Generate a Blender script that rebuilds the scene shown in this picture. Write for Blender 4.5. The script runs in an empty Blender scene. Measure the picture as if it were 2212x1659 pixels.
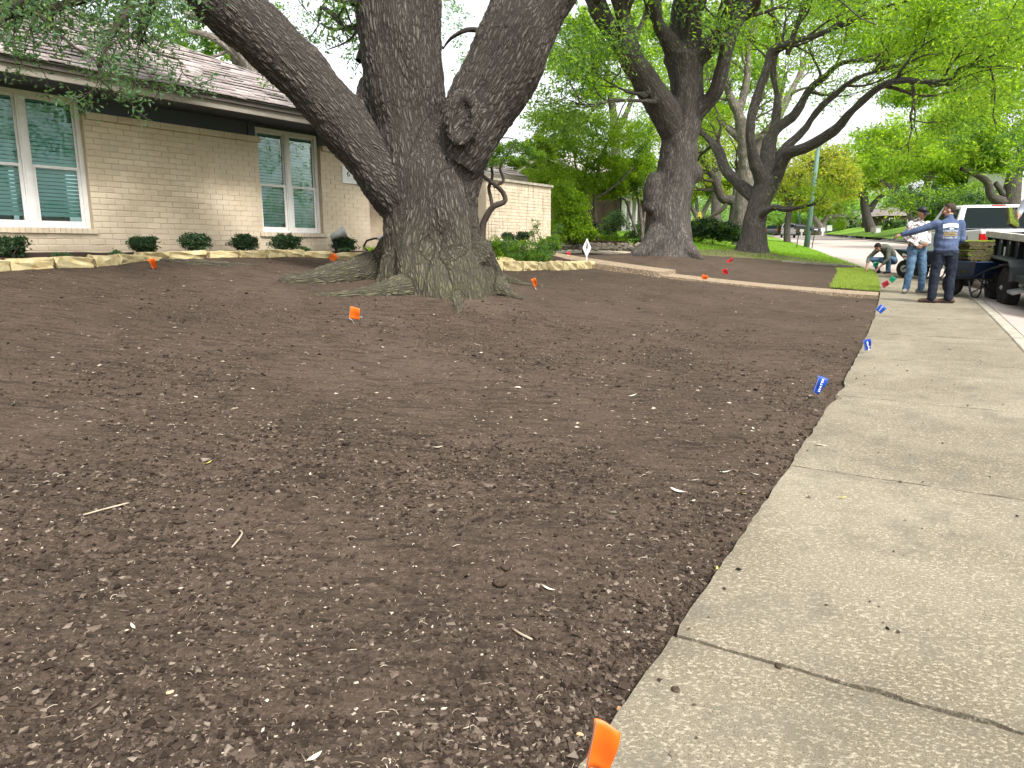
import bpy
import bmesh
import math
import random
import numpy as np
from mathutils import Vector, Matrix, Euler

scene = bpy.context.scene
R = math.radians

# ---------------------------------------------------------------- camera, sky, sun, exposure
cam_data = bpy.data.cameras.new('camera')
cam_data.sensor_width = 36
cam_data.lens = 36 * 1740 / 2500
cam_data.clip_end = 2000
cam_data.clip_start = .05
cam = bpy.data.objects.new('camera', cam_data)
cam.location = (0, 0, 1.35)
cam.rotation_euler = (math.pi / 2 - math.atan(333 / 1740), 0, 0)
scene.collection.objects.link(cam)
scene.camera = cam

SUN_EL, SUN_AZ = 52, 150          # azimuth clockwise from the view direction (+Y)
world = bpy.data.worlds.new('World')
scene.world = world
world.use_nodes = True
wn, wl = world.node_tree.nodes, world.node_tree.links
wn.clear()
w_out = wn.new('ShaderNodeOutputWorld')
w_bg = wn.new('ShaderNodeBackground')
w_sky = wn.new('ShaderNodeTexSky')
w_sky.sky_type = 'NISHITA'
w_sky.sun_disc = False
w_sky.sun_elevation = R(SUN_EL)
w_sky.sun_rotation = R(SUN_AZ)
w_sky.air_density = 1.0
w_sky.dust_density = 4.0
w_sky.ozone_density = 1.0
w_hsv = wn.new('ShaderNodeHueSaturation')      # thin bright overcast: the blue is veiled by cloud
w_hsv.inputs['Saturation'].default_value = .22
wl.new(w_sky.outputs[0], w_hsv.inputs['Color'])
wl.new(w_hsv.outputs[0], w_bg.inputs['Color'])
w_bg.inputs['Strength'].default_value = .125
wl.new(w_bg.outputs[0], w_out.inputs[0])

sun_data = bpy.data.lights.new('sun', 'SUN')
sun_data.energy = 1.5
sun_data.angle = R(10)
sun_data.color = (1, .96, .9)
sun = bpy.data.objects.new('sun', sun_data)
scene.collection.objects.link(sun)
_sd = Vector((math.sin(R(SUN_AZ)) * math.cos(R(SUN_EL)), math.cos(R(SUN_AZ)) * math.cos(R(SUN_EL)), math.sin(R(SUN_EL))))
sun.rotation_euler = (-_sd).to_track_quat('-Z', 'Y').to_euler()
sun.location = _sd * 60

scene.view_settings.view_transform = 'Standard'
scene.view_settings.look = 'None'
scene.view_settings.exposure = 1.68
scene.view_settings.gamma = 1
scene.view_settings.use_curve_mapping = False
scene.cycles.max_bounces = 7
scene.cycles.diffuse_bounces = 4
scene.cycles.glossy_bounces = 3
scene.cycles.transmission_bounces = 5
scene.cycles.transparent_max_bounces = 8
scene.cycles.use_denoising = True
scene.cycles.caustics_reflective = False
scene.cycles.caustics_refractive = False
# ---------------------------------------------------------------- camera model and terrain
CAM_Z = 1.35
PITCH = math.atan(333 / 1740)
K = 2500 / 2212
F = 1740 / K
_c, _s = math.cos(PITCH), math.sin(PITCH)


def ray(x, y):
    r = (x - 1106) / F
    d = (y - 829.5) / F
    v = np.array([r, _c - _s * d, -(_s + _c * d)])
    return v / v[1]


def V(x, y, Y):
    v = ray(x, y)
    return np.array([v[0] * Y, Y, CAM_Z + v[2] * Y])


_ctrl = np.array([(-5.9, -8.4), (-2.9, -3.4), (-1.35, -.89), (.17, 1.61), (1.68, 4.1), (3.62, 7.43), (5.48, 10.81), (7.46, 14.55), (9.3, 18.3),
                  (11.0, 22.0), (12.4, 25.8), (14.95, 33.7), (18.4, 44), (27.7, 73), (46.05, 131), (64, 190), (95, 290), (127, 392)])


def _catmull(P, n=24):
    out = []
    for i in range(1, len(P) - 2):
        p0, p1, p2, p3 = P[i - 1], P[i], P[i + 1], P[i + 2]
        t = np.linspace(0, 1, n, endpoint=False)[:, None]
        out.append(.5 * ((2 * p1) + (-p0 + p2) * t + (2 * p0 - 5 * p1 + 4 * p2 - p3) * t ** 2 + (-p0 + 3 * p1 - 3 * p2 + p3) * t ** 3))
    return np.vstack(out + [P[-2][None]])


_E = _catmull(_ctrl)
_ES = np.concatenate([[0], np.cumsum(np.hypot(*np.diff(_E, axis=0).T))])
_S0 = _ES[np.argmin(np.abs(_E[:, 1] - 1.61))]
_ES = _ES - _S0                       # s = 0 where the pavement edge passes the camera's feet
_T = np.gradient(_E, axis=0)
_T /= np.hypot(*_T.T)[:, None]
_N = np.stack([-_T[:, 1], _T[:, 0]], 1)   # to the left, over the lawn


def E_at(s):
    return np.stack([np.interp(s, _ES, _E[:, 0]), np.interp(s, _ES, _E[:, 1])], -1)


def N_at(s):
    n = np.stack([np.interp(s, _ES, _N[:, 0]), np.interp(s, _ES, _N[:, 1])], -1)
    return n / np.linalg.norm(n, axis=-1, keepdims=True)


def XY(s, d):
    s, d = np.asarray(s, float), np.asarray(d, float)
    return E_at(s) + N_at(s) * d[..., None]


def SD(X, Y):
    P = np.stack([np.ravel(X), np.ravel(Y)], 1).astype(float)
    ss, dd = np.empty(len(P)), np.empty(len(P))
    A, D = _E[:-1], np.diff(_E, axis=0)
    L2 = (D ** 2).sum(1)
    for i in range(0, len(P), 2000):
        p = P[i:i + 2000]
        t = np.clip(((p[:, None] - A) * D).sum(2) / L2, 0, 1)
        q = A + t[..., None] * D
        r = ((p[:, None] - q) ** 2).sum(2)
        k = r.argmin(1)
        a = np.arange(len(p))
        ss[i:i + 2000] = _ES[k] + t[a, k] * np.sqrt(L2[k])
        w = p - q[a, k]
        dd[i:i + 2000] = np.sign(D[k, 0] * w[:, 1] - D[k, 1] * w[:, 0]) * np.sqrt(r[a, k])
    return ss.reshape(np.shape(X)), dd.reshape(np.shape(X))


def sstep(a, b, x):
    t = np.clip((x - a) / (b - a), 0, 1)
    return t * t * (3 - 2 * t)


def curb_in(s):
    """distance from the lawn edge to the near face of the kerb"""
    return 1.57 * (1 - sstep(17, 27, s)) + .02


STREET_W = 8.9
MOUNDS = []            # (X, Y, height, radius)


def Zsd(s, d, X=None, Y=None):
    s, d = np.broadcast_arrays(np.asarray(s, float), np.asarray(d, float))
    ye = E_at(s)[..., 1]
    z = .027 * np.minimum(ye, 135) + .012 * np.maximum(ye - 135, 0)
    k = 1 - .45 * sstep(9, 22, s) + .6 * sstep(27.5, 34, s)
    dl = np.clip(d, 0, 8.3)
    z = z + np.where(d > 0, k * (.05 * dl + .009 * dl ** 2) + .01 * np.clip(d - 8.3, 0, 30), 0)
    c = curb_in(s)
    e0 = -(c + .15)
    z = z - np.where(d < e0, .13 * sstep(0, .02, e0 - d), 0)
    f = e0 - STREET_W
    z = z + np.where(d < f, .13 * sstep(0, .1, f - d) + 1.9 * sstep(0, 14, f - d), 0)
    if MOUNDS:
        if X is None:
            p = XY(s, d)
            X, Y = p[..., 0], p[..., 1]
        for mx, my, mh, mr in MOUNDS:
            z = z + mh * np.exp(-((X - mx) ** 2 + (Y - my) ** 2) / mr ** 2)
    return z


def H(X, Y):
    s, d = SD(X, Y)
    return Zsd(s, d, np.asarray(X, float), np.asarray(Y, float))


def at(x, y, y0=1.0, y1=160):
    """where the ray through a point of the photograph meets the ground"""
    v = ray(x, y)
    Ys = np.geomspace(y0, y1, 600)
    g = CAM_Z + v[2] * Ys - H(v[0] * Ys, Ys)
    k = np.argmax(g < 0)
    if g[k] >= 0:
        k = len(Ys) - 1
    a, b = Ys[max(k - 1, 0)], Ys[k]
    for _ in range(18):
        m = (a + b) / 2
        if CAM_Z + v[2] * m - float(H(np.array([v[0] * m]), np.array([m]))[0]) < 0:
            b = m
        else:
            a = m
    return np.array([v[0] * b, b, CAM_Z + v[2] * b])


# the two big oaks raise the ground round their roots
MOUNDS += [(-.8, 9.9, .17, 1.5), (4.55, 21.0, .36, 1.9), (9.95, 30.0, .2, 1.5)]
# ---------------------------------------------------------------- small helpers
rnd = random.Random(11)
rng = np.random.default_rng(11)


def S(x, y):
    """full-size photograph pixels -> the 2212-wide pixels the other numbers use"""
    return x / K, y / K


class MB:
    """collects geometry for one mesh"""

    def __init__(self):
        self.v, self.f, self.m, self.mi = [], [], [], 0

    def add(self, vs, fs):
        o = len(self.v)
        self.v.extend([tuple(map(float, p)) for p in vs])
        self.f.extend([tuple(i + o for i in q) for q in fs])
        self.m.extend([self.mi] * len(fs))
        return self

    def box(self, c, size, rot=None):
        x, y, z = (q / 2 for q in size)
        vs = [(-x, -y, -z), (x, -y, -z), (x, y, -z), (-x, y, -z), (-x, -y, z), (x, -y, z), (x, y, z), (-x, y, z)]
        if rot is not None:
            vs = [rot @ Vector(p) for p in vs]
        return self.add([(p[0] + c[0], p[1] + c[1], p[2] + c[2]) for p in vs],
                        [(0, 3, 2, 1), (4, 5, 6, 7), (0, 1, 5, 4), (1, 2, 6, 5), (2, 3, 7, 6), (3, 0, 4, 7)])

    def frame_box(self, o, ax, ay, az, lo, hi):
        """box between lo and hi in the frame o + ax, ay, az"""
        vs = []
        for k in (0, 1):
            for (i, j) in ((0, 0), (1, 0), (1, 1), (0, 1)):
                q = ((lo, hi)[i][0], (lo, hi)[j][1], (lo, hi)[k][2])
                vs.append([o[a] + ax[a] * q[0] + ay[a] * q[1] + az[a] * q[2] for a in range(3)])
        return self.add(vs, [(0, 3, 2, 1), (4, 5, 6, 7), (0, 1, 5, 4), (1, 2, 6, 5), (2, 3, 7, 6), (3, 0, 4, 7)])

    def tube(self, pts, rads, seg=8, caps=True, flat=1.0):
        pts = [Vector(p) for p in pts]
        n = len(pts)
        if not hasattr(rads, '__len__'):
            rads = [rads] * n
        t0 = (pts[1] - pts[0]).normalized()
        e1 = t0.orthogonal().normalized()
        vs, fs = [], []
        pt = t0
        for i, p in enumerate(pts):
            t = (pts[min(i + 1, n - 1)] - pts[max(i - 1, 0)])
            if t.length < 1e-9:
                t = pt.copy()
            t.normalize()
            e1 = (e1 - t * e1.dot(t))
            if e1.length < 1e-6:
                e1 = t.orthogonal()
            e1.normalize()
            e2 = t.cross(e1)
            pt = t
            for k in range(seg):
                a = 2 * math.pi * k / seg
                vs.append(p + e1 * (math.cos(a) * rads[i]) + e2 * (math.sin(a) * rads[i] * flat))
        for i in range(n - 1):
            for k in range(seg):
                a, b = i * seg + k, i * seg + (k + 1) % seg
                fs.append((a, b, b + seg, a + seg))
        if caps:
            fs.append(tuple(range(seg - 1, -1, -1)))
            fs.append(tuple(range((n - 1) * seg, n * seg)))
        return self.add(vs, fs)

    def ball(self, c, r, seg=10, rings=6, rot=None):
        if not hasattr(r, '__len__'):
            r = (r, r, r)
        vs, fs = [], []
        for i in range(1, rings):
            a = math.pi * i / rings
            for k in range(seg):
                b = 2 * math.pi * k / seg
                vs.append(Vector((math.sin(a) * math.cos(b) * r[0], math.sin(a) * math.sin(b) * r[1], math.cos(a) * r[2])))
        vs += [Vector((0, 0, r[2])), Vector((0, 0, -r[2]))]
        T, B = len(vs) - 2, len(vs) - 1
        for i in range(rings - 2):
            for k in range(seg):
                a, b = i * seg + k, i * seg + (k + 1) % seg
                fs.append((a, a + seg, b + seg, b))
        for k in range(seg):
            fs.append((T, k, (k + 1) % seg))
            o = (rings - 2) * seg
            fs.append((B, o + (k + 1) % seg, o + k))
        if rot is not None:
            vs = [rot @ p for p in vs]
        return self.add([(p[0] + c[0], p[1] + c[1], p[2] + c[2]) for p in vs], fs)

    def lathe(self, prof, c=(0, 0, 0), axis='Z', seg=20):
        """prof: (radius, height) pairs"""
        vs, fs = [], []
        for r, h in prof:
            for k in range(seg):
                a = 2 * math.pi * k / seg
                x, y = r * math.cos(a), r * math.sin(a)
                vs.append({'Z': (x, y, h), 'X': (h, x, y), 'Y': (x, h, y)}[axis])
        n = len(prof)
        for i in range(n - 1):
            for k in range(seg):
                a, b = i * seg + k, i * seg + (k + 1) % seg
                fs.append((a, b, b + seg, a + seg))
        fs.append(tuple(range(seg - 1, -1, -1)))
        fs.append(tuple(range((n - 1) * seg, n * seg)))
        return self.add([(p[0] + c[0], p[1] + c[1], p[2] + c[2]) for p in vs], fs)

    def prism(self, poly, o, ax, ay, az, h):
        """polygon (2-D) in the plane ax, ay at o, thickness h along az"""
        n = len(poly)
        vs = [[o[a] + ax[a] * p[0] + ay[a] * p[1] + az[a] * t for a in range(3)] for t in (0, h) for p in poly]
        fs = [tuple(range(n - 1, -1, -1)), tuple(range(n, 2 * n))]
        fs += [(i, (i + 1) % n, n + (i + 1) % n, n + i) for i in range(n)]
        return self.add(vs, fs)

    def grid(self, P):
        """P: array (rows, cols, 3)"""
        a, b = P.shape[:2]
        self.add(P.reshape(-1, 3), [(i * b + j, i * b + j + 1, (i + 1) * b + j + 1, (i + 1) * b + j) for i in range(a - 1) for j in range(b - 1)])
        return self


def mesh_of(mb, mats, smooth=False, name='mesh'):
    me = bpy.data.meshes.new(name)
    me.from_pydata(mb.v, [], mb.f)
    mats = mats if isinstance(mats, (list, tuple)) else [mats]
    for m in mats:
        me.materials.append(m)
    if len(mats) > 1:
        me.polygons.foreach_set('material_index', mb.m)
    if smooth:
        me.polygons.foreach_set('use_smooth', [True] * len(me.polygons))
    me.update()
    return me


def fast_mesh(V_, Q, mats, smooth=False, name='mesh', mi=None):
    """numpy vertices (n,3) and faces (m,k) -> mesh"""
    me = bpy.data.meshes.new(name)
    V_ = np.ascontiguousarray(V_, np.float32)
    Q = np.ascontiguousarray(Q, np.int32)
    m, k = Q.shape
    me.vertices.add(len(V_))
    me.vertices.foreach_set('co', V_.ravel())
    me.loops.add(m * k)
    me.loops.foreach_set('vertex_index', Q.ravel())
    me.polygons.add(m)
    me.polygons.foreach_set('loop_start', np.arange(0, m * k, k, dtype=np.int32))
    for x in (mats if isinstance(mats, (list, tuple)) else [mats]):
        me.materials.append(x)
    if mi is not None:
        me.polygons.foreach_set('material_index', np.asarray(mi, np.int32))
    me.polygons.foreach_set('use_smooth', np.full(m, smooth))
    me.update(calc_edges=True)
    me.validate()
    return me


def link(name, me, parent=None, loc=None, rot=None, label=None, cat=None, group=None, kind=None):
    o = bpy.data.objects.new(name, me)
    scene.collection.objects.link(o)
    if parent is not None:
        o.parent = parent
    if loc is not None:
        o.location = loc
    if rot is not None:
        o.rotation_euler = rot
    for k, v in (('label', label), ('category', cat), ('group', group), ('kind', kind)):
        if v:
            o[k] = v
    return o


def part(name, mb, mats, parent, smooth=False, label=None, kind=None, world=False):
    if world and parent is not None:
        l = Vector(parent.location)
        q = parent
        while q.parent is not None:
            q = q.parent
            l = l + Vector(q.location)
        mb.v = [(p[0] - l.x, p[1] - l.y, p[2] - l.z) for p in mb.v]
    return link(name, mesh_of(mb, mats, smooth, name), parent, label=label, kind=kind)


def thing(name, label, cat, loc=(0, 0, 0), rot=(0, 0, 0), group=None):
    return link(name, None, loc=loc, rot=rot, label=label, cat=cat, group=group)


def whole(name, mb, mats, label, cat, smooth=False, group=None, loc=None, rot=None):
    return link(name, mesh_of(mb, mats, smooth, name), None, loc, rot, label, cat, group)


def copy_tree(o, parent=None):
    c = o.copy()
    scene.collection.objects.link(c)
    c.parent = parent
    for ch in list(o.children):
        copy_tree(ch, c)
    return c


def bevel(o, w=.01, seg=2):
    m = o.modifiers.new('bevel', 'BEVEL')
    m.width = w
    m.segments = seg
    m.limit_method = 'ANGLE'
    m.angle_limit = R(40)
    return o


def vnoise(x, y, seed=0):
    """value noise in 2-D, -1..1"""
    r = np.random.default_rng(seed)
    tab = r.uniform(-1, 1, (256, 256))
    xi, yi = np.floor(x).astype(int), np.floor(y).astype(int)
    fx, fy = x - xi, y - yi
    fx, fy = fx * fx * (3 - 2 * fx), fy * fy * (3 - 2 * fy)
    g = lambda i, j: tab[(xi + i) % 256, (yi + j) % 256]
    return (g(0, 0) * (1 - fx) + g(1, 0) * fx) * (1 - fy) + (g(0, 1) * (1 - fx) + g(1, 1) * fx) * fy


# ---------------------------------------------------------------- materials
def mat(name, base=(.5, .5, .5), rough=.8, spec=.3, metal=0):
    m = bpy.data.materials.new(name)
    m.use_nodes = True
    b = m.node_tree.nodes['Principled BSDF']
    b.inputs['Base Color'].default_value = (*base, 1)
    b.inputs['Roughness'].default_value = rough
    b.inputs['Specular IOR Level'].default_value = spec
    b.inputs['Metallic'].default_value = metal
    return m


class N:
    """terse node building"""

    def __init__(self, m):
        self.t = m.node_tree
        self.b = self.t.nodes.get('Principled BSDF')

    def n(self, kind, **kw):
        x = self.t.nodes.new('ShaderNode' + kind)
        for k, v in kw.items():
            if hasattr(x, k):
                setattr(x, k, v)
            else:
                x.inputs[k].default_value = v
        return x

    def l(self, a, b):
        self.t.links.new(a, b)

    def coord(self, kind='Object', scale=(1, 1, 1), rot=(0, 0, 0), attr=None):
        if attr:
            c = self.n('Attribute', attribute_name=attr).outputs['Vector']
        elif kind == 'World':
            c = self.n('NewGeometry').outputs['Position']
        else:
            c = self.n('TexCoord').outputs[kind]
        mp = self.n('Mapping')
        mp.inputs['Scale'].default_value = scale
        mp.inputs['Rotation'].default_value = rot
        self.l(c, mp.inputs['Vector'])
        return mp.outputs[0]

    def noise(self, co, scale, detail=4, rough=.55, dist=0):
        x = self.n('TexNoise')
        x.inputs['Scale'].default_value = scale
        x.inputs['Detail'].default_value = detail
        x.inputs['Roughness'].default_value = rough
        x.inputs['Distortion'].default_value = dist
        self.l(co, x.inputs['Vector'])
        return x.outputs['Fac']

    def ramp(self, fac, stops, interp='LINEAR'):
        x = self.n('ValToRGB')
        e = x.color_ramp
        e.interpolation = interp
        while len(e.elements) < len(stops):
            e.elements.new(.5)
        for el, (p, c) in zip(e.elements, stops):
            el.position = p
            el.color = (*c, 1) if hasattr(c, '__len__') else (c, c, c, 1)
        self.l(fac, x.inputs[0])
        return x.outputs[0]

    def mix(self, fac, a, b, blend='MIX'):
        x = self.n('Mix', data_type='RGBA', blend_type=blend)
        for sock, v in ((x.inputs[0], fac), (x.inputs[6], a), (x.inputs[7], b)):
            if hasattr(v, 'is_output'):
                self.l(v, sock)
            elif hasattr(v, '__len__'):
                sock.default_value = (*v, 1)
            else:
                sock.default_value = v
        return x.outputs[2]

    def math(self, op, a, b=0):
        x = self.n('Math', operation=op)
        for sock, v in ((x.inputs[0], a), (x.inputs[1], b)):
            if hasattr(v, 'is_output'):
                self.l(v, sock)
            else:
                sock.default_value = v
        return x.outputs[0]

    def bump(self, h, strength=.5, dist=.01):
        x = self.n('Bump')
        x.inputs['Strength'].default_value = strength
        x.inputs['Distance'].default_value = dist
        self.l(h, x.inputs['Height'])
        self.l(x.outputs[0], self.b.inputs['Normal'])

    def base(self, c):
        self.l(c, self.b.inputs['Base Color'])


def mottled(name, c1, c2, scale=8, rough=.85, bump=.3, dist=.004, bscale=60, spec=.2, detail=5, coord='Object', per_object=0.0, lo=.3, hi=.7):
    m = mat(name, c1, rough, spec)
    k = N(m)
    co = k.coord(coord)
    col = k.ramp(k.noise(co, scale, detail), [(lo, c1), (hi, c2)])
    if per_object:
        oi = k.n('ObjectInfo').outputs['Random']
        f = k.ramp(oi, [(0, 1 - per_object), (1, 1 + per_object * .6)])
        col = k.mix(1.0, col, f, 'MULTIPLY')
    k.base(col)
    if bump:
        k.bump(k.noise(co, bscale, 4), bump, dist)
    return m


def leaf_mat(name, c_dark, c_light, trans=.5, boost=2.2, rough=.5):
    m = bpy.data.materials.new(name)
    m.use_nodes = True
    k = N(m)
    rp = k.n('NewGeometry').outputs['Random Per Island']
    col = k.ramp(rp, [(0, c_dark), (1, c_light)])
    b = k.b
    k.l(col, b.inputs['Base Color'])
    b.inputs['Roughness'].default_value = rough
    b.inputs['Specular IOR Level'].default_value = .35
    tr = k.n('BsdfTranslucent')
    tc = k.mix(1.0, col, (boost * 1.15, boost, boost * .45), 'MULTIPLY')
    k.l(tc, tr.inputs['Color'])
    mx = k.n('MixShader')
    mx.inputs[0].default_value = trans
    k.l(b.outputs[0], mx.inputs[1])
    k.l(tr.outputs[0], mx.inputs[2])
    k.l(mx.outputs[0], k.t.nodes['Material Output'].inputs['Surface'])
    return m


M = {}


def make_materials():
    # soil: dark humus with drier, paler crumbs
    m = mat('soil', (.06, .04, .03), .95, .15)
    k = N(m)
    co = k.coord('World')
    a = k.noise(co, 1.1, 6, .6, .4)
    b = k.noise(co, 45, 5, .7)
    co2 = k.coord('World', (3.0, 16, 1), (0, 0, .12))
    st = k.noise(co2, 1.3, 5, .65)
    col = k.ramp(b, [(.3, (.020, .014, .010)), (.5, (.066, .047, .034)), (.72, (.150, .113, .085))])
    col = k.mix(k.ramp(a, [(.35, .0), (.68, .75)]), col, (.108, .079, .057))
    col = k.mix(k.ramp(st, [(.36, .65), (.52, 0)]), col, (.026, .018, .013))
    k.base(col)
    h = k.math('ADD', k.noise(co, 70, 5, .7), k.math('MULTIPLY', k.noise(co, 18, 4), 1.4))
    k.bump(h, 1.0, .022)
    M['soil'] = m
    M['bed_soil'] = mottled('bed_soil', (.022, .014, .011), (.06, .035, .027), 30, .95, .8, .02, 60)
    m = mat('clod', (.06, .04, .03), .95, .1)
    k = N(m)
    rp = k.n('NewGeometry').outputs['Random Per Island']
    k.base(k.ramp(rp, [(0, (.018, .0125, .0095)), (.6, (.052, .0375, .028)), (.93, (.11, .084, .064)), (1, (.20, .165, .13))]))
    M['clod'] = m
    m = mat('chip', (.3, .25, .18), .9, .15)
    k = N(m)
    rp = k.n('NewGeometry').outputs['Random Per Island']
    k.base(k.ramp(rp, [(0, (.10, .075, .055)), (.6, (.25, .20, .145)), (1, (.46, .41, .32))]))
    M['chip'] = m
    # pavement concrete
    m = mat('concrete', (.3, .28, .23), .9, .2)
    k = N(m)
    co = k.coord('World')
    a = k.noise(co, .9, 6, .65, .3)
    b = k.noise(k.coord('World', (1, 1.5, 1), (0, 0, .5)), 62, 4, .62)
    c = k.noise(co, 240, 3, .6)
    col = k.ramp(a, [(.3, (.132, .112, .076)), (.5, (.182, .158, .113)), (.72, (.25, .222, .164))])
    col = k.mix(k.ramp(b, [(.52, 0), (.62, .62)]), col, (.42, .375, .28))
    col = k.mix(k.ramp(c, [(.36, .9), (.46, 0)]), col, (.050, .042, .032))
    d = k.noise(co, 5, 5, .6)
    col = k.mix(k.ramp(d, [(.32, .5), (.5, 0)]), col, (.105, .094, .072))
    k.base(col)
    k.bump(k.math('ADD', b, k.math('MULTIPLY', c, .7)), .55, .004)
    M['concrete'] = m
    M['joint'] = mottled('joint', (.02, .016, .012), (.05, .038, .03), 40, .95, .5)
    M['kerb'] = mottled('kerb', (.24, .215, .17), (.40, .37, .30), 6, .9, .5, .004, 90)
    m = mat('street', (.45, .38, .34), .9, .25)
    k = N(m)
    co = k.coord('World')
    col = k.ramp(k.noise(co, .35, 5, .6), [(.3, (.30, .245, .215)), (.7, (.42, .355, .318))])
    col = k.mix(k.ramp(k.noise(co, 30, 4), [(.45, 0), (.75, .35)]), col, (.52, .45, .40))
    col = k.mix(k.ramp(k.noise(k.coord('World', (1, .25, 1), (0, 0, -.33)), 2.2, 4), [(.56, 0), (.7, .35)]), col, (.27, .22, .20))
    k.base(col)
    k.bump(k.noise(co, 90, 3), .3, .003)
    M['street'] = m
    M['grass_base'] = mottled('grass_base', (.085, .165, .012), (.16, .28, .03), 3, .95, .6, .02, 50, coord='World')
    M['grass_dry'] = mottled('grass_dry', (.075, .085, .03), (.17, .14, .08), 2.5, .95, .6, .02, 40, coord='World')
    M['blade'] = leaf_mat('blade', (.10, .21, .012), (.21, .36, .03), .45, 2.2)
    M['sod_blade'] = leaf_mat('sod_blade', (.14, .22, .03), (.32, .42, .10), .4, 2.2)
    M['sod_soil'] = mottled('sod_soil', (.035, .028, .014), (.085, .075, .035), 30, .95, .8, .02, 50)
    # painted brick: warm cream, dirtier towards some courses by chance
    m = mat('painted_brick', (.5, .42, .32), .8, .25)
    k = N(m)
    co = k.coord('World')
    col = k.ramp(k.noise(co, 2.2, 5, .6), [(.3, (.50, .41, .295)), (.7, (.62, .525, .40))])
    oi = k.n('ObjectInfo').outputs['Random']
    col = k.mix(1.0, col, k.ramp(oi, [(0, .9), (1, 1.06)]), 'MULTIPLY')
    col = k.mix(k.ramp(k.noise(k.coord('World', (3, 3, 14)), 1.6, 5), [(.58, 0), (.75, .4)]), col, (.37, .29, .20))
    k.base(col)
    k.bump(k.noise(co, 55, 5, .65), .45, .006)
    M['painted_brick'] = m
    M['mortar'] = mottled('mortar', (.41, .33, .235), (.52, .43, .32), 5, .9, .5, .006, 60, coord='World')
    M['brown_brick'] = mottled('brown_brick', (.055, .038, .026), (.12, .088, .062), 3, .9, .5, .006, 40, coord='World', per_object=.35)
    M['brown_mortar'] = mottled('brown_mortar', (.065, .052, .04), (.095, .078, .062), 4, .9, 0)
    M['frieze'] = mottled('frieze', (.080, .088, .112), (.10, .108, .134), 3, .7, .15)  # blue-grey veil of lens flare mixed into the base colour
    M['taupe'] = mottled('taupe', (.26, .23, .195), (.32, .285, .245), 2, .6, .1)
    M['gutter'] = mottled('gutter', (.085, .07, .065), (.11, .095, .088), 2, .6, .1)
    m = mat('shingle', (.3, .26, .25), .9, .2)
    k = N(m)
    co = k.coord('World')
    oi = k.n('ObjectInfo').outputs['Random']
    rp = k.n('NewGeometry').outputs['Random Per Island']
    col = k.ramp(k.math('FRACT', k.math('ADD', oi, rp)), [(0, (.25, .21, .205)), (.5, (.38, .33, .32)), (1, (.50, .44, .425))])
    col = k.mix(k.ramp(k.noise(co, 150, 2), [(.4, 0), (.7, .5)]), col, (.17, .14, .135))
    k.base(col)
    k.bump(k.noise(co, 200, 2), .4, .003)
    M['shingle'] = m
    M['white_trim'] = mottled('white_trim', (.62, .60, .585), (.72, .70, .68), 5, .5, .1)
    M['blind'] = mottled('blind', (.58, .70, .68), (.64, .75, .73), 4, .5, 0)
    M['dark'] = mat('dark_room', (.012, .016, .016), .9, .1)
    m = bpy.data.materials.new('glass')
    m.use_nodes = True
    k = N(m)
    g = k.n('BsdfGlossy')
    g.inputs['Roughness'].default_value = .015
    g.inputs['Color'].default_value = (.85, .95, .92, 1)
    co = k.coord('World')
    bp = k.n('Bump')
    bp.inputs['Strength'].default_value = .12
    bp.inputs['Distance'].default_value = .02
    k.l(k.noise(co, 3.5, 2), bp.inputs['Height'])
    k.l(bp.outputs[0], g.inputs['Normal'])
    t = k.n('BsdfTransparent')
    t.inputs['Color'].default_value = (.74, .90, .89, 1)
    fr = k.n('Fresnel')
    fr.inputs['IOR'].default_value = 1.5
    mx = k.n('MixShader')
    k.l(fr.outputs[0], mx.inputs[0])
    k.l(t.outputs[0], mx.inputs[1])
    k.l(g.outputs[0], mx.inputs[2])
    k.l(mx.outputs[0], k.t.nodes['Material Output'].inputs['Surface'])
    M['glass'] = m
    m = mat('dark_glass', (.006, .012, .012), .05, .6)
    b_ = m.node_tree.nodes['Principled BSDF']
    b_.inputs['Specular IOR Level'].default_value = .07
    M['dark_glass'] = m
    # limestone edging
    m = mat('limestone', (.6, .5, .3), .9, .2)
    k = N(m)
    co = k.coord('World')
    col = k.ramp(k.noise(co, 7, 6, .65, .5), [(.28, (.30, .21, .09)), (.48, (.48, .39, .205)), (.75, (.60, .52, .33))])
    oi = k.n('ObjectInfo').outputs['Random']
    col = k.mix(1.0, col, k.ramp(oi, [(0, .88), (1, 1.08)]), 'MULTIPLY')
    k.base(col)
    k.bump(k.noise(co, 28, 5, .7), .7, .015)
    M['limestone'] = m
    m = mat('aggregate', (.3, .22, .15), .9, .2)
    k = N(m)
    vo = k.n('TexVoronoi')
    vo.inputs['Scale'].default_value = 55
    k.l(k.coord('World'), vo.inputs['Vector'])
    col = k.ramp(k.math('FRACT', k.math('MULTIPLY', vo.outputs['Color'], 3.7)), [(0, (.12, .078, .05)), (.5, (.26, .195, .125)), (1, (.40, .33, .24))])
    col = k.mix(k.ramp(vo.outputs['Distance'], [(.0, 0), (.55, .0), (.8, .6)]), col, (.20, .15, .10))
    k.base(col)
    k.bump(k.math('SUBTRACT', 1, vo.outputs['Distance']), .8, .008)
    M['aggregate'] = m
    M['river_rock'] = mottled('river_rock', (.30, .24, .18), (.52, .45, .36), 6, .85, .2, per_object=.3)
    M['timber'] = mottled('timber', (.05, .028, .02), (.10, .06, .045), 6, .9, .4)

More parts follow.
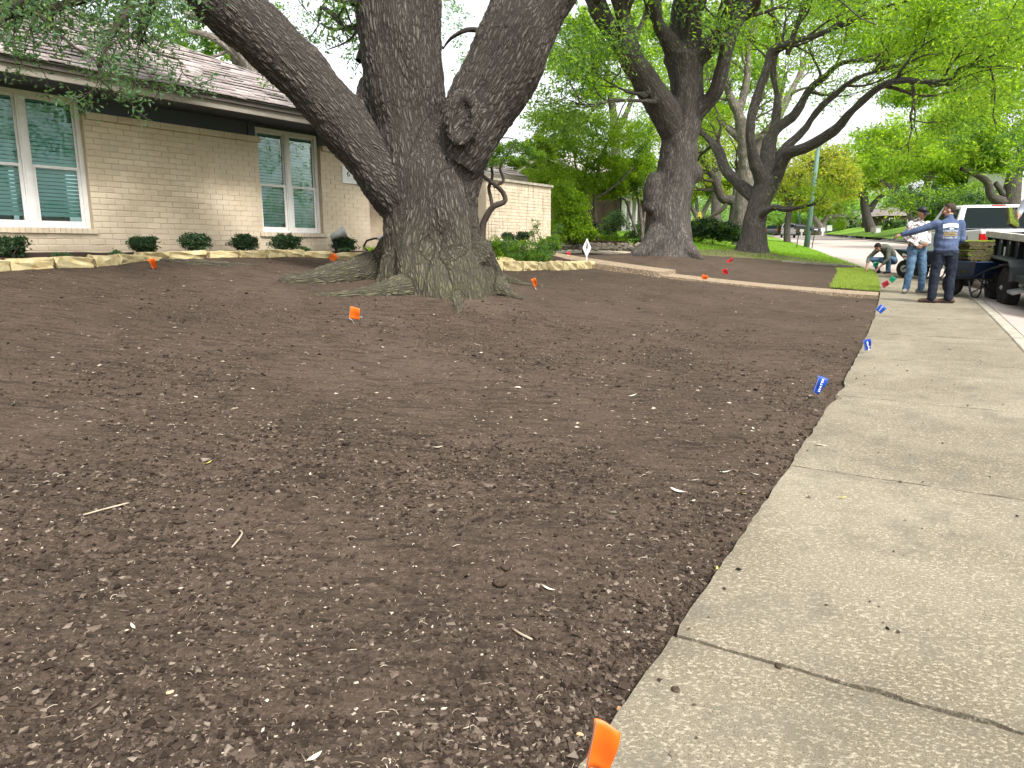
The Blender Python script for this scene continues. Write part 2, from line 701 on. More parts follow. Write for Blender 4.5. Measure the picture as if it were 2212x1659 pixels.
    # bark; attribute «bark» is measured round and along each limb
    def bark(name, c_fur, c_mid, c_top, scale, disp, moss=None, stretch=.3, real=False):
        m = mat(name, c_mid, .95, .15)
        k = N(m)
        co = k.coord(attr='bark', scale=(1, 1, stretch))
        wob = k.n('TexNoise')
        wob.inputs['Scale'].default_value = scale * .22
        wob.inputs['Detail'].default_value = 3
        k.l(co, wob.inputs['Vector'])
        va = k.n('VectorMath', operation='MULTIPLY_ADD')
        k.l(wob.outputs['Color'], va.inputs[0])
        va.inputs[1].default_value = (2.2 / scale,) * 3
        k.l(co, va.inputs[2])
        v1 = k.n('TexVoronoi', feature='DISTANCE_TO_EDGE')
        v1.inputs['Scale'].default_value = scale
        k.l(va.outputs[0], v1.inputs['Vector'])
        fine = k.noise(k.coord(attr='bark', scale=(1, 1, .5)), scale * 3.2, 5, .65)
        h = k.ramp(v1.outputs['Distance'], [(0, 0), (.10, .45), (.32, .9), (.6, 1)])
        va2 = k.n('VectorMath', operation='MULTIPLY_ADD')
        k.l(wob.outputs['Color'], va2.inputs[0])
        va2.inputs[1].default_value = (3.4 / scale,) * 3
        k.l(k.coord(attr='bark', scale=(1, 1, stretch * .55)), va2.inputs[2])
        v2 = k.n('TexVoronoi', feature='DISTANCE_TO_EDGE')
        v2.inputs['Scale'].default_value = scale * .5
        k.l(va2.outputs[0], v2.inputs['Vector'])
        h2 = k.ramp(v2.outputs['Distance'], [(0, 0), (.14, .7), (.4, 1)])
        hh = k.math('ADD', k.math('MULTIPLY', k.math('MULTIPLY', h, h2), .72), k.math('MULTIPLY', fine, .50))
        col = k.ramp(hh, [(.15, c_fur), (.55, c_mid), (.98, c_top)])  # furrows: darker bark tone, deepened further as painted shade
        big = k.noise(k.coord('World'), 1.6, 4)
        col = k.mix(k.ramp(big, [(.35, .5), (.65, 0)]), col, tuple(q * .55 for q in c_mid))
        if moss is not None:
            z0, z1, mc = moss
            sx = k.n('SeparateXYZ')
            k.l(k.coord('Object'), sx.inputs[0])
            up = k.n('MapRange')
            up.inputs['From Min'].default_value = z0
            up.inputs['From Max'].default_value = z1
            up.inputs['To Min'].default_value = 1
            up.inputs['To Max'].default_value = 0
            k.l(sx.outputs['Z'], up.inputs['Value'])
            mm = k.math('MULTIPLY', up.outputs[0], k.ramp(k.noise(k.coord('World'), 9, 5, .7), [(.32, .1), (.62, .85)]))
            col = k.mix(k.math('MULTIPLY', mm, k.ramp(hh, [(.2, .3), (.7, 1)])), col, mc)
        k.base(col)
        if real:
            d = k.n('Displacement')
            d.inputs['Scale'].default_value = disp
            d.inputs['Midlevel'].default_value = .7
            k.l(hh, d.inputs['Height'])
            k.l(d.outputs[0], k.t.nodes['Material Output'].inputs['Displacement'])
            m.displacement_method = 'BOTH'
        else:
            k.bump(hh, .9, disp)
        return m
    M['bark'] = bark('bark', (.016, .014, .0125), (.086, .074, .064), (.185, .165, .146), 30, .038, (.05, 1.15, (.115, .110, .055)), .22, True)
    M['bark_far'] = bark('bark_far', (.028, .025, .0225), (.112, .098, .087), (.205, .185, .165), 22, .03, None, .24)
    M['bark_pale'] = bark('bark_pale', (.07, .06, .052), (.19, .165, .14), (.30, .27, .235), 12, .03, None, .4)
    M['bark_thin'] = mottled('bark_thin', (.035, .027, .022), (.10, .08, .066), 9, .9, .4, .006, 40)
    M['leaf_oak'] = leaf_mat('leaf_oak', (.038, .092, .022), (.10, .20, .050), .5, 2.3)
    M['leaf_teal'] = leaf_mat('leaf_teal', (.045, .105, .050), (.115, .21, .10), .45, 1.9)
    M['leaf_lime'] = leaf_mat('leaf_lime', (.060, .135, .014), (.165, .275, .030), .58, 2.5)
    M['leaf_bright'] = leaf_mat('leaf_bright', (.095, .185, .014), (.235, .36, .032), .58, 2.5)
    M['leaf_olive'] = leaf_mat('leaf_olive', (.12, .155, .022), (.26, .31, .05), .55, 2.4)
    M['leaf_dark'] = leaf_mat('leaf_dark', (.012, .034, .012), (.038, .085, .026), .25, 1.6)
    M['leaf_shrub'] = leaf_mat('leaf_shrub', (.018, .045, .018), (.06, .11, .045), .3, 1.6)
    M['leaf_far'] = leaf_mat('leaf_far', (.08, .18, .04), (.19, .32, .09), .55, 2.4)
    # people, vehicles and small things
    M['skin'] = mottled('skin', (.30, .165, .11), (.37, .215, .15), 12, .6, .1)
    M['hair'] = mottled('hair', (.008, .006, .006), (.02, .016, .014), 40, .8, .4)
    M['short_hair'] = mottled('short_hair', (.03, .02, .016), (.06, .04, .03), 40, .8, .4)
    m = mat('camo', (.5, .5, .5), .9, .1)
    k = N(m)
    co = k.coord('Object')
    c1 = k.noise(co, 8, 3, .6, 1.2)
    col = k.ramp(c1, [(.36, (.10, .085, .085)), (.43, (.33, .28, .27)), (.50, (.62, .60, .58)), (.62, (.75, .74, .73))], 'CONSTANT')
    c2 = k.noise(co, 17, 4, .6, 1.5)
    col = k.mix(k.ramp(c2, [(.60, 0), (.62, 1)]), col, (.16, .13, .13))
    k.base(col)
    M['camo'] = m
    M['denim'] = mottled('denim', (.045, .09, .15), (.12, .20, .30), 7, .9, .3, .004, 200)
    M['dark_denim'] = mottled('dark_denim', (.010, .013, .022), (.022, .028, .045), 6, .9, .3, .004, 200)
    M['navy_shirt'] = mottled('navy_shirt', (.050, .070, .135), (.085, .115, .20), 5, .9, .4, .02, 14)
    M['olive_shirt'] = mottled('olive_shirt', (.085, .095, .075), (.14, .15, .12), 6, .9, .4, .02, 14)
    M['grey_shirt'] = mottled('grey_shirt', (.32, .34, .38), (.42, .44, .48), 6, .9, .3)
    M['dark_camo'] = mottled('dark_camo', (.02, .022, .016), (.14, .13, .09), 14, .9, .2, lo=.45, hi=.55)
    M['boot'] = mottled('boot', (.07, .042, .03), (.12, .08, .06), 12, .8, .3)
    M['grey_shoe'] = mottled('grey_shoe', (.16, .155, .13), (.26, .25, .22), 12, .8, .3)
    M['dark_shoe'] = mottled('dark_shoe', (.018, .015, .02), (.04, .034, .04), 12, .8, .3)
    M['black'] = mottled('black_paint', (.010, .011, .013), (.020, .022, .025), 5, .45, .1)
    M['black_panel'] = mottled('black_panel', (.022, .026, .026), (.055, .062, .06), 3, .55, .2)
    M['rubber'] = mottled('rubber', (.014, .014, .015), (.035, .033, .031), 10, .9, .3)
    M['steel'] = mottled('steel', (.30, .31, .31), (.46, .47, .47), 8, .4, .1)
    M['old_wood'] = mottled('old_wood', (.36, .34, .29), (.56, .53, .46), 9, .9, .4)
    M['blue_tub'] = mottled('blue_tub', (.008, .022, .062), (.015, .034, .085), 5, .4, .1, spec=.5)
    M['teal_tub'] = mottled('teal_tub', (.018, .040, .062), (.032, .06, .085), 5, .45, .1, spec=.5)
    M['white_paint'] = mat('white_paint', (.78, .79, .79), .25, .5)
    M['silver_paint'] = mat('silver_paint', (.42, .44, .46), .3, .5, .3)
    M['dark_paint'] = mat('dark_paint', (.05, .055, .06), .3, .5)
    M['red_lamp'] = mat('red_lamp', (.45, .012, .012), .2, .6)
    M['clear_lamp'] = mat('clear_lamp', (.75, .76, .76), .2, .6)
    M['white_print'] = mat('white_print', (.78, .80, .78), .8, .1)
    M['yellow_print'] = mat('yellow_print', (.75, .55, .12), .8, .1)
    M['pale_print'] = mottled('pale_print', (.55, .60, .58), (.74, .78, .76), 60, .8, 0)
    M['ink'] = mat('ink', (.015, .016, .018), .8, .1)
    M['sign_white'] = mat('sign_white', (.80, .80, .79), .5, .3)
    M['wire'] = mat('wire', (.35, .35, .34), .4, .5, .8)
    M['green_pole'] = mottled('green_pole', (.075, .135, .11), (.115, .18, .15), 3, .7, .1)
    M['yellow_plastic'] = mat('yellow_plastic', (.72, .62, .03), .5, .4)
    M['green_plastic'] = mat('green_plastic', (.02, .28, .15), .5, .4)
    M['dead_leaf'] = mottled('dead_leaf', (.50, .44, .32), (.70, .65, .52), 20, .8, .2, per_object=.25)
    M['yellow_leaf'] = mottled('yellow_leaf', (.50, .46, .08), (.66, .58, .16), 20, .8, .2)
    M['twig'] = mottled('twig', (.24, .19, .13), (.40, .34, .26), 20, .9, .3)
    M['tan_stone'] = mottled('tan_stone', (.48, .27, .13), (.66, .43, .26), 20, .8, .3)

    def flag(name, c, t):
        m = bpy.data.materials.new(name)
        m.use_nodes = True
        k = N(m)
        k.b.inputs['Base Color'].default_value = (*c, 1)
        k.b.inputs['Roughness'].default_value = .45
        tr = k.n('BsdfTranslucent')
        tr.inputs['Color'].default_value = (*t, 1)
        mx = k.n('MixShader')
        mx.inputs[0].default_value = .35
        k.l(k.b.outputs[0], mx.inputs[1])
        k.l(tr.outputs[0], mx.inputs[2])
        k.l(mx.outputs[0], k.t.nodes['Material Output'].inputs['Surface'])
        M[name] = m
    flag('flag_orange', (.85, .17, .01), (.95, .28, .02))
    flag('flag_red', (.75, .04, .05), (.9, .08, .08))
    flag('flag_pink', (.85, .10, .16), (.9, .16, .22))
    flag('flag_blue', (.01, .085, .48), (.02, .14, .6))
    flag('flag_green', (.0, .24, .12), (.0, .36, .18))


make_materials()
# ---------------------------------------------------------------- ground, pavement, street
def soil_disp(X, Y, s, d):
    r = np.hypot(X, Y)
    near = 1 - sstep(6, 16, r)
    h = .020 * vnoise(X * .9, Y * .9, 1) + .014 * vnoise(X * .55 + 9, Y * 3.2 - X * .5, 2)
    h = h + near * (.011 * vnoise(X * 1.6 + 3, Y * 7 - X * .9, 3) + .009 * vnoise(X * 5, Y * 5, 4) + .006 * vnoise(X * 13, Y * 13, 5) + .004 * vnoise(X * 31, Y * 31, 6))
    edge = np.exp(-np.clip(d, 0, 9) / .22)
    h = h + edge * (-.028 + .022 * vnoise(X * 9, Y * 9, 7))
    rough = sstep(.1, .6, vnoise(X * .8 + 20, Y * .8 + 4, 8)) * near
    h = h + rough * .012 * vnoise(X * 22, Y * 22, 9)
    return h


def soil_z(s, d):
    p = XY(s, d)
    X, Y = p[..., 0], p[..., 1]
    return X, Y, Zsd(s, d, X, Y) + soil_disp(X, Y, s, d)


def spacing(a, b, c0, c1, step, grow):
    """fine between c0 and c1, coarser outwards"""
    x = list(np.arange(c0, c1, step))
    q, st = x[-1], step
    while q < b:
        st *= grow
        q += st
        x.append(min(q, b))
    q, st = x[0], step
    while q > a:
        st *= grow
        q -= st
        x.insert(0, max(q, a))
    return np.array(x)


PROP_S = 27.2


def prop_s(d):
    """where the dug lawn ends at the neighbour's grass"""
    return 26.6 + 1.7 * sstep(0, 3, d) - 2.3 * sstep(6, 11, d)


sv = spacing(-4, 1, -1.7, 2.6, .024, 1.035)
sv = np.append(sv[sv < .995 * sv.max()], 1.0)
sg = spacing(-4, 30, -1.7, 2.6, .024, 1.035)
dg_ = spacing(-.02, 14, 0, 2.6, .024, 1.04)
Sg, Dg = np.meshgrid(sg, dg_, indexing='ij')
t_ = (Sg - sg[0]) / (sg[-1] - sg[0])
Sg = np.where(Sg > 20, 20 + (Sg - 20) * (prop_s(Dg) - 20) / 10, Sg)
Xg, Yg, Zg = soil_z(Sg, Dg)
n0, n1 = Sg.shape
idx = np.arange(n0 * n1).reshape(n0, n1)
Q = np.stack([idx[:-1, 1:], idx[:-1, :-1], idx[1:, :-1], idx[1:, 1:]], -1).reshape(-1, 4)
link('bare_soil', fast_mesh(np.stack([Xg, Yg, Zg], -1).reshape(-1, 3), Q, M['soil'], True, 'bare_soil'), kind='structure')


def strip(name, s, dlo, dhi, nd, m, dz=0.0, kind='structure', noise=0.0, smooth=True):
    u = np.linspace(0, 1, nd)
    lo, hi = (dlo(s), dhi(s))
    D = lo[:, None] * (1 - u) + hi[:, None] * u
    S_ = np.broadcast_to(s[:, None], D.shape)
    p = XY(S_, D)
    z = Zsd(S_, D, p[..., 0], p[..., 1]) + dz
    if noise:
        z = z + noise * vnoise(p[..., 0] * .7, p[..., 1] * .7, 12)
    P = np.concatenate([p, z[..., None]], -1)
    a, b = D.shape
    i = np.arange(a * b).reshape(a, b)
    q = np.stack([i[:-1, 1:], i[:-1, :-1], i[1:, :-1], i[1:, 1:]], -1).reshape(-1, 4)
    return link(name, fast_mesh(P.reshape(-1, 3), q, m, smooth, name), kind=kind)


s_long = np.concatenate([np.arange(-8, 60, 1.0), np.arange(60, 200, 4.0), np.arange(200, 390, 15.0)])
F_in = lambda s: -(curb_in(s) + .15 + STREET_W)
strip('street', s_long, F_in, lambda s: -(curb_in(s) + .152), 9, M['street'], -.0)
strip('verge_soil', np.arange(-6, 28, .5), lambda s: -(curb_in(s) + .005), lambda s: 0 * s - .0, 5, M['joint'], -.045)

# kerbs: a top, a street face; cast in lengths
def kerb_run(name, s0, s1, inner, sign, seclen):
    root = None
    s = s0
    k = 0
    while s < s1:
        e = min(s + seclen, s1)
        ss = np.linspace(s + .004, e - .004, max(3, int((e - s) / .5) + 1))
        mb = MB()
        prof = [(0, -.14), (0, -.004), (.012, .004), (.13, .004), (.15, -.012), (.165, -.17)]
        rows = []
        for (o, z) in prof:
            d = inner(ss) + sign * o
            p = XY(ss, d)
            zz = Zsd(ss, inner(ss) + sign * .07, p[:, 0], p[:, 1]) + z
            rows.append(np.concatenate([p, zz[:, None]], 1))
        P = np.stack(rows, 0)
        if sign < 0:
            P = P[::-1]
        mb.grid(P)
        if root is None:
            root = link(name, mesh_of(mb, M['kerb'], False, name), kind='structure')
        else:
            link('kerb_length', mesh_of(mb, M['kerb'], False, 'kerb_length'), root)
        s = e
        k += 1
    return root


kerb_run('kerb', -7, 190, lambda s: -curb_in(s), -1, 6.2)
kerb_run('far_kerb', -7, 190, lambda s: -(curb_in(s) + .15 + STREET_W), -1, 12.0)

# pavement slabs, each its own piece with a worn lawn edge
JOINTS = [-5.4, -3.4, -1.33, .72, 2.77, 4.84, 6.86, 8.9, 10.95, 13.0, 15.05, 17.1, 19.2, 21.3, 23.4]
side = None
for k in range(len(JOINTS) - 1):
    a, b = JOINTS[k] + (.013 if k == 3 else .006), JOINTS[k + 1] - (.013 if k == 2 else .006)
    fine = 36 if -2 < a < 7 else 12
    ss = np.linspace(a, b, fine)
    u = np.linspace(0, 1, fine)
    c = curb_in(ss) - .012
    chip = .004 * vnoise(ss * 2.2, ss * 0 + k, 21) + .003 * vnoise(ss * 9, ss * 0 + 3, 22) + .006 * vnoise(ss * 27, ss * 0 + 5, 23)
    nk = np.exp(-(np.minimum(ss - a, b - ss)) / .06)
    lawn = np.where(True, -.004 + chip - .012 * nk * (.5 + .5 * vnoise(ss * 5, ss * 0 + 8, 24)), 0)
    if k in (4, 5):
        lawn = lawn - .035 * np.exp(-((ss - (5.2 if k == 5 else 4.75)) / .22) ** 2)
    D = lawn[:, None] * (1 - u) + (-c)[:, None] * u
    S_ = np.array(np.broadcast_to(ss[:, None], D.shape))
    amp = .0055 if k in (2, 3) else .004
    S_[0] += amp * (vnoise(D[0] * 11, D[0] * 0 + k, 27) + .7 * vnoise(D[0] * 37, D[0] * 0 + k, 28))
    S_[-1] += amp * (vnoise(D[-1] * 11, D[-1] * 0 + k + 4, 27) + .7 * vnoise(D[-1] * 37, D[-1] * 0 + k + 4, 28))
    p = XY(S_, D)
    tilt = .006 * (rnd.random() - .5)
    z = Zsd(S_, D, p[..., 0], p[..., 1]) + .004 + tilt * (S_ - a) / 2 + .003 * vnoise(p[..., 0] * 2, p[..., 1] * 2, 25)
    rim = np.minimum(np.minimum(S_ - a, b - S_), np.minimum(lawn[:, None] - D, D + c[:, None]))
    z = z - .006 * np.exp(-np.clip(rim, 0, 1) / .008)
    P = np.concatenate([p, z[..., None]], -1)
    lo = P.copy()
    mb = MB()
    mb.grid(P[:, ::-1])
    # skirts
    for edge in (P[0], P[-1][::-1], P[:, 0][::-1], P[:, -1]):
        e2 = edge.copy()
        e2[:, 2] -= .09
        mb.grid(np.stack([edge, e2], 0))
    me = mesh_of(mb, M['concrete'], True, 'slab')
    if side is None:
        side = link('sidewalk', me, kind='structure')
    else:
        link('slab', me, side)
# lawns
s_n = np.concatenate([np.arange(27.6, 60, .8), np.arange(60, 190, 5)])
o_ = 1.6
def grass_strip(name, slo, shi, dlo, dhi, ns, nd, m, dz=0):
    t = np.linspace(0, 1, ns)
    d = np.linspace(dlo, dhi, nd)
    D = np.broadcast_to(d[None, :], (ns, nd))
    S_ = slo(d)[None, :] * (1 - t[:, None]) + shi(d)[None, :] * t[:, None]
    p = XY(S_, D)
    z = Zsd(S_, D, p[..., 0], p[..., 1]) + dz + .015 * vnoise(p[..., 0] * 1.5, p[..., 1] * 1.5, 31)
    P = np.concatenate([p, z[..., None]], -1)
    i = np.arange(ns * nd).reshape(ns, nd)
    q = np.stack([i[:-1, 1:], i[:-1, :-1], i[1:, :-1], i[1:, 1:]], -1).reshape(-1, 4)
    return link(name, fast_mesh(P.reshape(-1, 3), q, m, True, name), kind='structure')


dry_end = lambda d: prop_s(d) + 3.2 - .22 * d + .5 * np.sin(d * 1.7)
grass_strip('thin_lawn', lambda d: prop_s(d) - .02, dry_end, 0.0, 16, 10, 30, M['grass_dry'], .012)
grass_strip('neighbour_lawn', dry_end, lambda d: 0 * d + 190, 0.0, 40, 50, 40, M['grass_base'], .012)
grass_strip('far_lawn', lambda d: 0 * d - 8, lambda d: 0 * d + 190, -60, -10.9, 60, 30, M['grass_base'], .0)
gp_ = MB()
nn = 24
xs = np.linspace(-500, 700, nn)
ys = np.linspace(-250, 900, nn)
GX, GY = np.meshgrid(xs, ys, indexing='ij')
GZ = np.where(GY > 0, np.minimum(GY, 135) * .024 + np.maximum(GY - 135, 0) * .008, GY * .02) - .75
gp_.grid(np.stack([GX, GY, GZ], -1)[:, ::-1])
link('ground', mesh_of(gp_, M['grass_base'], True, 'ground'), kind='structure')


# crumbs, chips and straw lying on the soil: nobody could count them
def polar_points(n, r0, r1, a0=-40, a1=33):
    r = r0 * np.exp(rng.random(n) * math.log(r1 / r0))
    a = np.radians(rng.uniform(a0, a1, n))
    X, Y = r * np.sin(a), r * np.cos(a)
    s, d = SD(X, Y)
    ok = (d > .015) & (d < 8.0) & (s < 26)
    X, Y, s, d = X[ok], Y[ok], s[ok], d[ok]
    return X, Y, s, d, Zsd(s, d, X, Y) + soil_disp(X, Y, s, d)


def rand_rot(n):
    q = rng.normal(size=(n, 4))
    q /= np.linalg.norm(q, axis=1)[:, None]
    w, x, y, z = q.T
    return np.stack([np.stack([1 - 2 * (y * y + z * z), 2 * (x * y - z * w), 2 * (x * z + y * w)], -1),
                     np.stack([2 * (x * y + z * w), 1 - 2 * (x * x + z * z), 2 * (y * z - x * w)], -1),
                     np.stack([2 * (x * z - y * w), 2 * (y * z + x * w), 1 - 2 * (x * x + y * y)], -1)], 1)


def crumbs(name, n, r0, r1, lo, hi, m, flat=.65, patchy=True, label=None, power=2.2):
    X, Y, s, d, Z = polar_points(n, r0, r1)
    if patchy:
        pn = vnoise(X * .8 + 20, Y * .8 + 4, 8) + .5 * vnoise(X * 2.3, Y * 2.3, 41)
        keep = rng.random(len(X)) < np.clip(.30 + .8 * pn, .10, 1) + 1.0 * np.exp(-d / .25)
        X, Y, Z, d = X[keep], Y[keep], Z[keep], d[keep]
    k = len(X)
    size = lo + (hi - lo) * rng.random(k) ** power
    base = np.array([(1, 0, 0), (-1, 0, 0), (0, 1, 0), (0, -1, 0), (0, 0, 1), (0, 0, -1)], float)
    v = base[None] * rng.uniform(.55, 1.25, (k, 6, 1)) + rng.normal(0, .18, (k, 6, 3))
    v = np.einsum('kij,kvj->kvi', rand_rot(k), v)
    sc = size[:, None] * rng.uniform(.6, 1.5, (k, 3))
    sc[:, 2] = size * flat
    v = v * sc[:, None, :]
    v += np.stack([X, Y, Z + size * flat * .35], -1)[:, None]
    f = np.array([(0, 2, 4), (2, 1, 4), (1, 3, 4), (3, 0, 4), (2, 0, 5), (1, 2, 5), (3, 1, 5), (0, 3, 5)])
    q = (f[None] + (np.arange(k) * 6)[:, None, None]).reshape(-1, 3)
    o = link(name, fast_mesh(v.reshape(-1, 3), q, m, False, name), kind='stuff')
    return o


crumbs('soil_crumbs', 90000, 1.5, 9, .0025, .013, M['clod'])
crumbs('gravel_bits', 11000, 1.5, 14, .0016, .0075, M['chip'], .5, False, power=3.5)
crumbs('mulch_chips', 14000, 1.5, 7, .004, .022, M['clod'], .5, True, power=4)

crumbs('scattered_clods', 5200, 5, 16, .006, .030, M['clod'], .5, True, power=4)
crumbs('pale_bits', 2200, 4.5, 17, .004, .022, M['chip'], .3, False, power=3)

# dark bits of soil and leaf dropped on the pavement
k = 420
u = rng.random(k)
s = -1.4 + 15 * u ** 1.8
d = -np.abs(rng.normal(0, 1, k)) * .5 - .01
d = np.where(rng.random(k) < .55, rng.uniform(-1.45, -.05, k), d)
ok = d > -1.5
s, d = s[ok], d[ok]
p = XY(s, d)
k = len(s)
r = .002 + .010 * rng.random(k) ** 4
z = Zsd(s, d, p[:, 0], p[:, 1]) + .008
base = np.array([(1, 0, 0), (-1, 0, 0), (0, 1, 0), (0, -1, 0), (0, 0, 1), (0, 0, -1)], float)
v = base[None] * rng.uniform(.5, 1.5, (k, 6, 1)) * np.array([1, 1, .5]) * r[:, None, None] + np.stack([p[:, 0], p[:, 1], z], -1)[:, None]
f = np.array([(0, 2, 4), (2, 1, 4), (1, 3, 4), (3, 0, 4), (2, 0, 5), (1, 2, 5), (3, 1, 5), (0, 3, 5)])
link('pavement_litter', fast_mesh(v.reshape(-1, 3), (f[None] + (np.arange(k) * 6)[:, None, None]).reshape(-1, 3), M['clod'], False), kind='stuff')

# straw and root fibres
X, Y, s, d, Z = polar_points(3600, 1.5, 10)
k = len(X)
a = rng.uniform(0, 6.28, k)
L = .008 + .034 * rng.random(k) ** 2
bend = rng.normal(0, .5, k)
w = rng.uniform(.0004, .0009, k)
vs = []
for i in range(4):
    t = i / 3
    ang = a + bend * (t - .5) * 2
    px = X + np.cos(ang) * L * (t - .5)
    py = Y + np.sin(ang) * L * (t - .5)
    pz = Z + .004 + .006 * np.sin(t * 3.1)
    for sg_ in (-1, 1):
        vs.append(np.stack([px - np.sin(ang) * w * sg_, py + np.cos(ang) * w * sg_, pz + .0008 * sg_], -1))
v = np.stack(vs, 1)
f = np.array([(0, 1, 3, 2), (2, 3, 5, 4), (4, 5, 7, 6)])
q = (f[None] + (np.arange(k) * 8)[:, None, None]).reshape(-1, 4)
link('straw_litter', fast_mesh(v.reshape(-1, 3), q, M['chip'], False, 'straw_litter'), kind='stuff')


def blades(name, pts, h0, h1, w, m, label=None, lean=.35, kind='stuff'):
    """upright grass blades at pts (n,3)"""
    k = len(pts)
    a = rng.uniform(0, 6.28, k)
    h = rng.uniform(h0, h1, k)
    dx, dy = np.cos(a), np.sin(a)
    ln = rng.normal(0, lean, k) * h
    b = rng.uniform(0, 6.28, k)
    tip = pts + np.stack([np.cos(b) * ln, np.sin(b) * ln, h], -1)
    v = np.stack([pts - np.stack([dx * w, dy * w, 0 * dx], -1), pts + np.stack([dx * w, dy * w, 0 * dx], -1), tip], 1)
    q = np.arange(3 * k).reshape(k, 3)
    return fast_mesh(v.reshape(-1, 3), q, m, False, name)


def lawn_points(n, s0, s1, d0, d1):
    u = rng.random(n)
    s = s0 + (s1 - s0) * u ** 1.6
    d = rng.uniform(d0, d1, n)
    p = XY(s, d)
    return np.concatenate([p, Zsd(s, d, p[:, 0], p[:, 1])[:, None]], 1), s, d


P, s, d = lawn_points(52000, 29.0, 75, 0.05, 15)
ok = s > dry_end(d) - .6 * rng.random(len(s))
link('lawn_grass', blades('lawn_grass', P[ok], .05, .11, .012, M['blade']), kind='stuff')
P, s, d = lawn_points(16000, 26.5, 32, 0.05, 13)
ok = (s > prop_s(d) + .1) & (s < dry_end(d) + .3)
link('thin_grass', blades('thin_grass', P[ok], .03, .08, .010, M['blade']), kind='stuff')
# fallen leaves on the thin grass
P, s, d = lawn_points(2600, 26.5, 32, 0.05, 13)
ok = (s > prop_s(d) + .15) & (s < dry_end(d))
P = P[ok]
k = len(P)
a = rng.uniform(0, 6.28, k)
r = rng.uniform(.02, .055, k)
v = np.stack([P + np.stack([np.cos(a + j * 1.57) * r * (1 if j % 2 else .55), np.sin(a + j * 1.57) * r * (1 if j % 2 else .55), .03 + .02 * rng.random(k)], -1) for j in range(4)], 1)
link('fallen_leaves', fast_mesh(v.reshape(-1, 3), np.arange(4 * k).reshape(k, 4), M['chip'], False), kind='stuff')
# ---------------------------------------------------------------- the brick house on the left
HO = np.array([-5.73, 9.6])
HU = np.array([.576, .817])
HU = HU / np.hypot(*HU)
HN = np.array([HU[1], -HU[0]])             # outwards, to the street
U3, N3, Z3 = (HU[0], HU[1], 0), (HN[0], HN[1], 0), (0, 0, 1)
HB = 1.15                                   # foot of the walls


def HP(t, off, z):
    q = HO + HU * t + HN * off
    return (q[0], q[1], z)


def hbox(mb, t0, t1, o0, o1, z0, z1):
    return mb.frame_box((HO[0], HO[1], 0), U3, N3, Z3, (t0, o0, z0), (t1, o1, z1))


house = thing('brick_house', 'low cream painted brick house with white paired windows and a grey shingled hip roof', 'house', HP(0, 0, HB))
HR = Matrix.Rotation(math.atan2(HU[1], HU[0]), 4, 'Z')


def hpart(name, mb, m, parent=house, **k):
    return part(name, mb, m, parent, world=True, **k)


WINS = [(-1.14, .22), (2.87, 4.13)]
WZ0, WZ1 = 1.60, 3.26
mb = MB()
hbox(mb, -6, 5.25, -.22, -.0045, HB - .4, 1.535)
for a, b in ((-6, WINS[0][0]), (WINS[0][1], WINS[1][0]), (WINS[1][1], 5.25)):
    hbox(mb, a, b, -.22, -.0045, 1.535, 3.05)
hbox(mb, 5.03, 5.25, -3.2, -.22, HB - .4, 3.05)      # return of the wall into the porch
hbox(mb, 5.25, 13.4, -3.4, -3.2, HB - .4, 3.4)       # wall at the back of the porch
hbox(mb, 13.2, 13.4, -8, -3.4, HB - .4, 3.4)
wall = hpart('wall', mb, M['mortar'])


def brick_unit(L, hh, dd, seed):
    r = random.Random(seed)
    bm = bmesh.new()
    bmesh.ops.create_cube(bm, size=1)
    for v in bm.verts:
        v.co = Vector((v.co.x * L + r.uniform(-.0035, .0035), v.co.y * dd, v.co.z * hh + r.uniform(-.003, .003)))
    bmesh.ops.bevel(bm, geom=list(bm.edges), offset=.006, segments=1, affect='EDGES')
    me = bpy.data.meshes.new('brick')
    bm.to_mesh(me)
    bm.free()
    return me


def lay_bricks(regions, parent, m, keep, course=.076, L=.205, dd=.03, face=0.0, at_fn=HP, rotz=None, seed=1, gap=.0055):
    """regions: (t0, t1, z0, z1). The KEEP bricks nearest the camera become parts, the others one joined part"""
    r = random.Random(seed)
    lst = []
    for (t0, t1, z0, z1) in regions:
        n = int(round((z1 - z0) / course))
        h = (z1 - z0) / n
        for i in range(n):
            t = t0
            gi = int(round((z0 + i * h) / h))
            first = L * (.5 if gi % 2 else 1)
            while t < t1 - .02:
                e = min(t + first, t1)
                if t1 - e < .05:
                    e = t1
                lst.append(((t + e) / 2, z0 + (i + .5) * h, e - t - gap, h - gap))
                t = e
                first = L
    def dist(q):
        p = at_fn(q[0], face, q[1])
        return p[0] ** 2 + p[1] ** 2
    lst.sort(key=dist)
    units = {}
    rest = MB()
    proto = None
    loc0 = Vector(parent.location) + (Vector(parent.parent.location) if parent.parent else Vector((0, 0, 0)))
    for k, (t, z, l, h) in enumerate(lst):
        p = Vector(at_fn(t, face - dd / 2 + r.uniform(-.0025, .0035), z))
        if k < keep:
            key = (round(l / .02), r.randrange(3))
            if key not in units:
                units[key] = brick_unit(key[0] * .02 if key[0] * .02 <= l + .004 else l, h, dd, 50 + len(units))
                units[key].materials.append(m)
            o = link('brick', units[key], parent)
            o.location = p - loc0
            o.rotation_euler = (r.uniform(-.006, .006), r.uniform(-.006, .006), rotz if rotz is not None else math.atan2(HU[1], HU[0]))
        else:
            rot = Matrix.Rotation(rotz if rotz is not None else math.atan2(HU[1], HU[0]), 3, 'Z')
            rest.box(p, (l, dd, h), rot)
    if rest.v:
        part('brick', rest, m, parent, world=True, kind='stuff')


regs = [(WINS[0][1], WINS[1][0], 1.535, 3.005), (WINS[1][1], 5.26, 1.535, 3.005), (-1.5, 5.26, HB - .07, 1.535), (-1.6, WINS[0][0], 1.535, 3.005)]
lay_bricks(regs, wall, M['painted_brick'], 300)
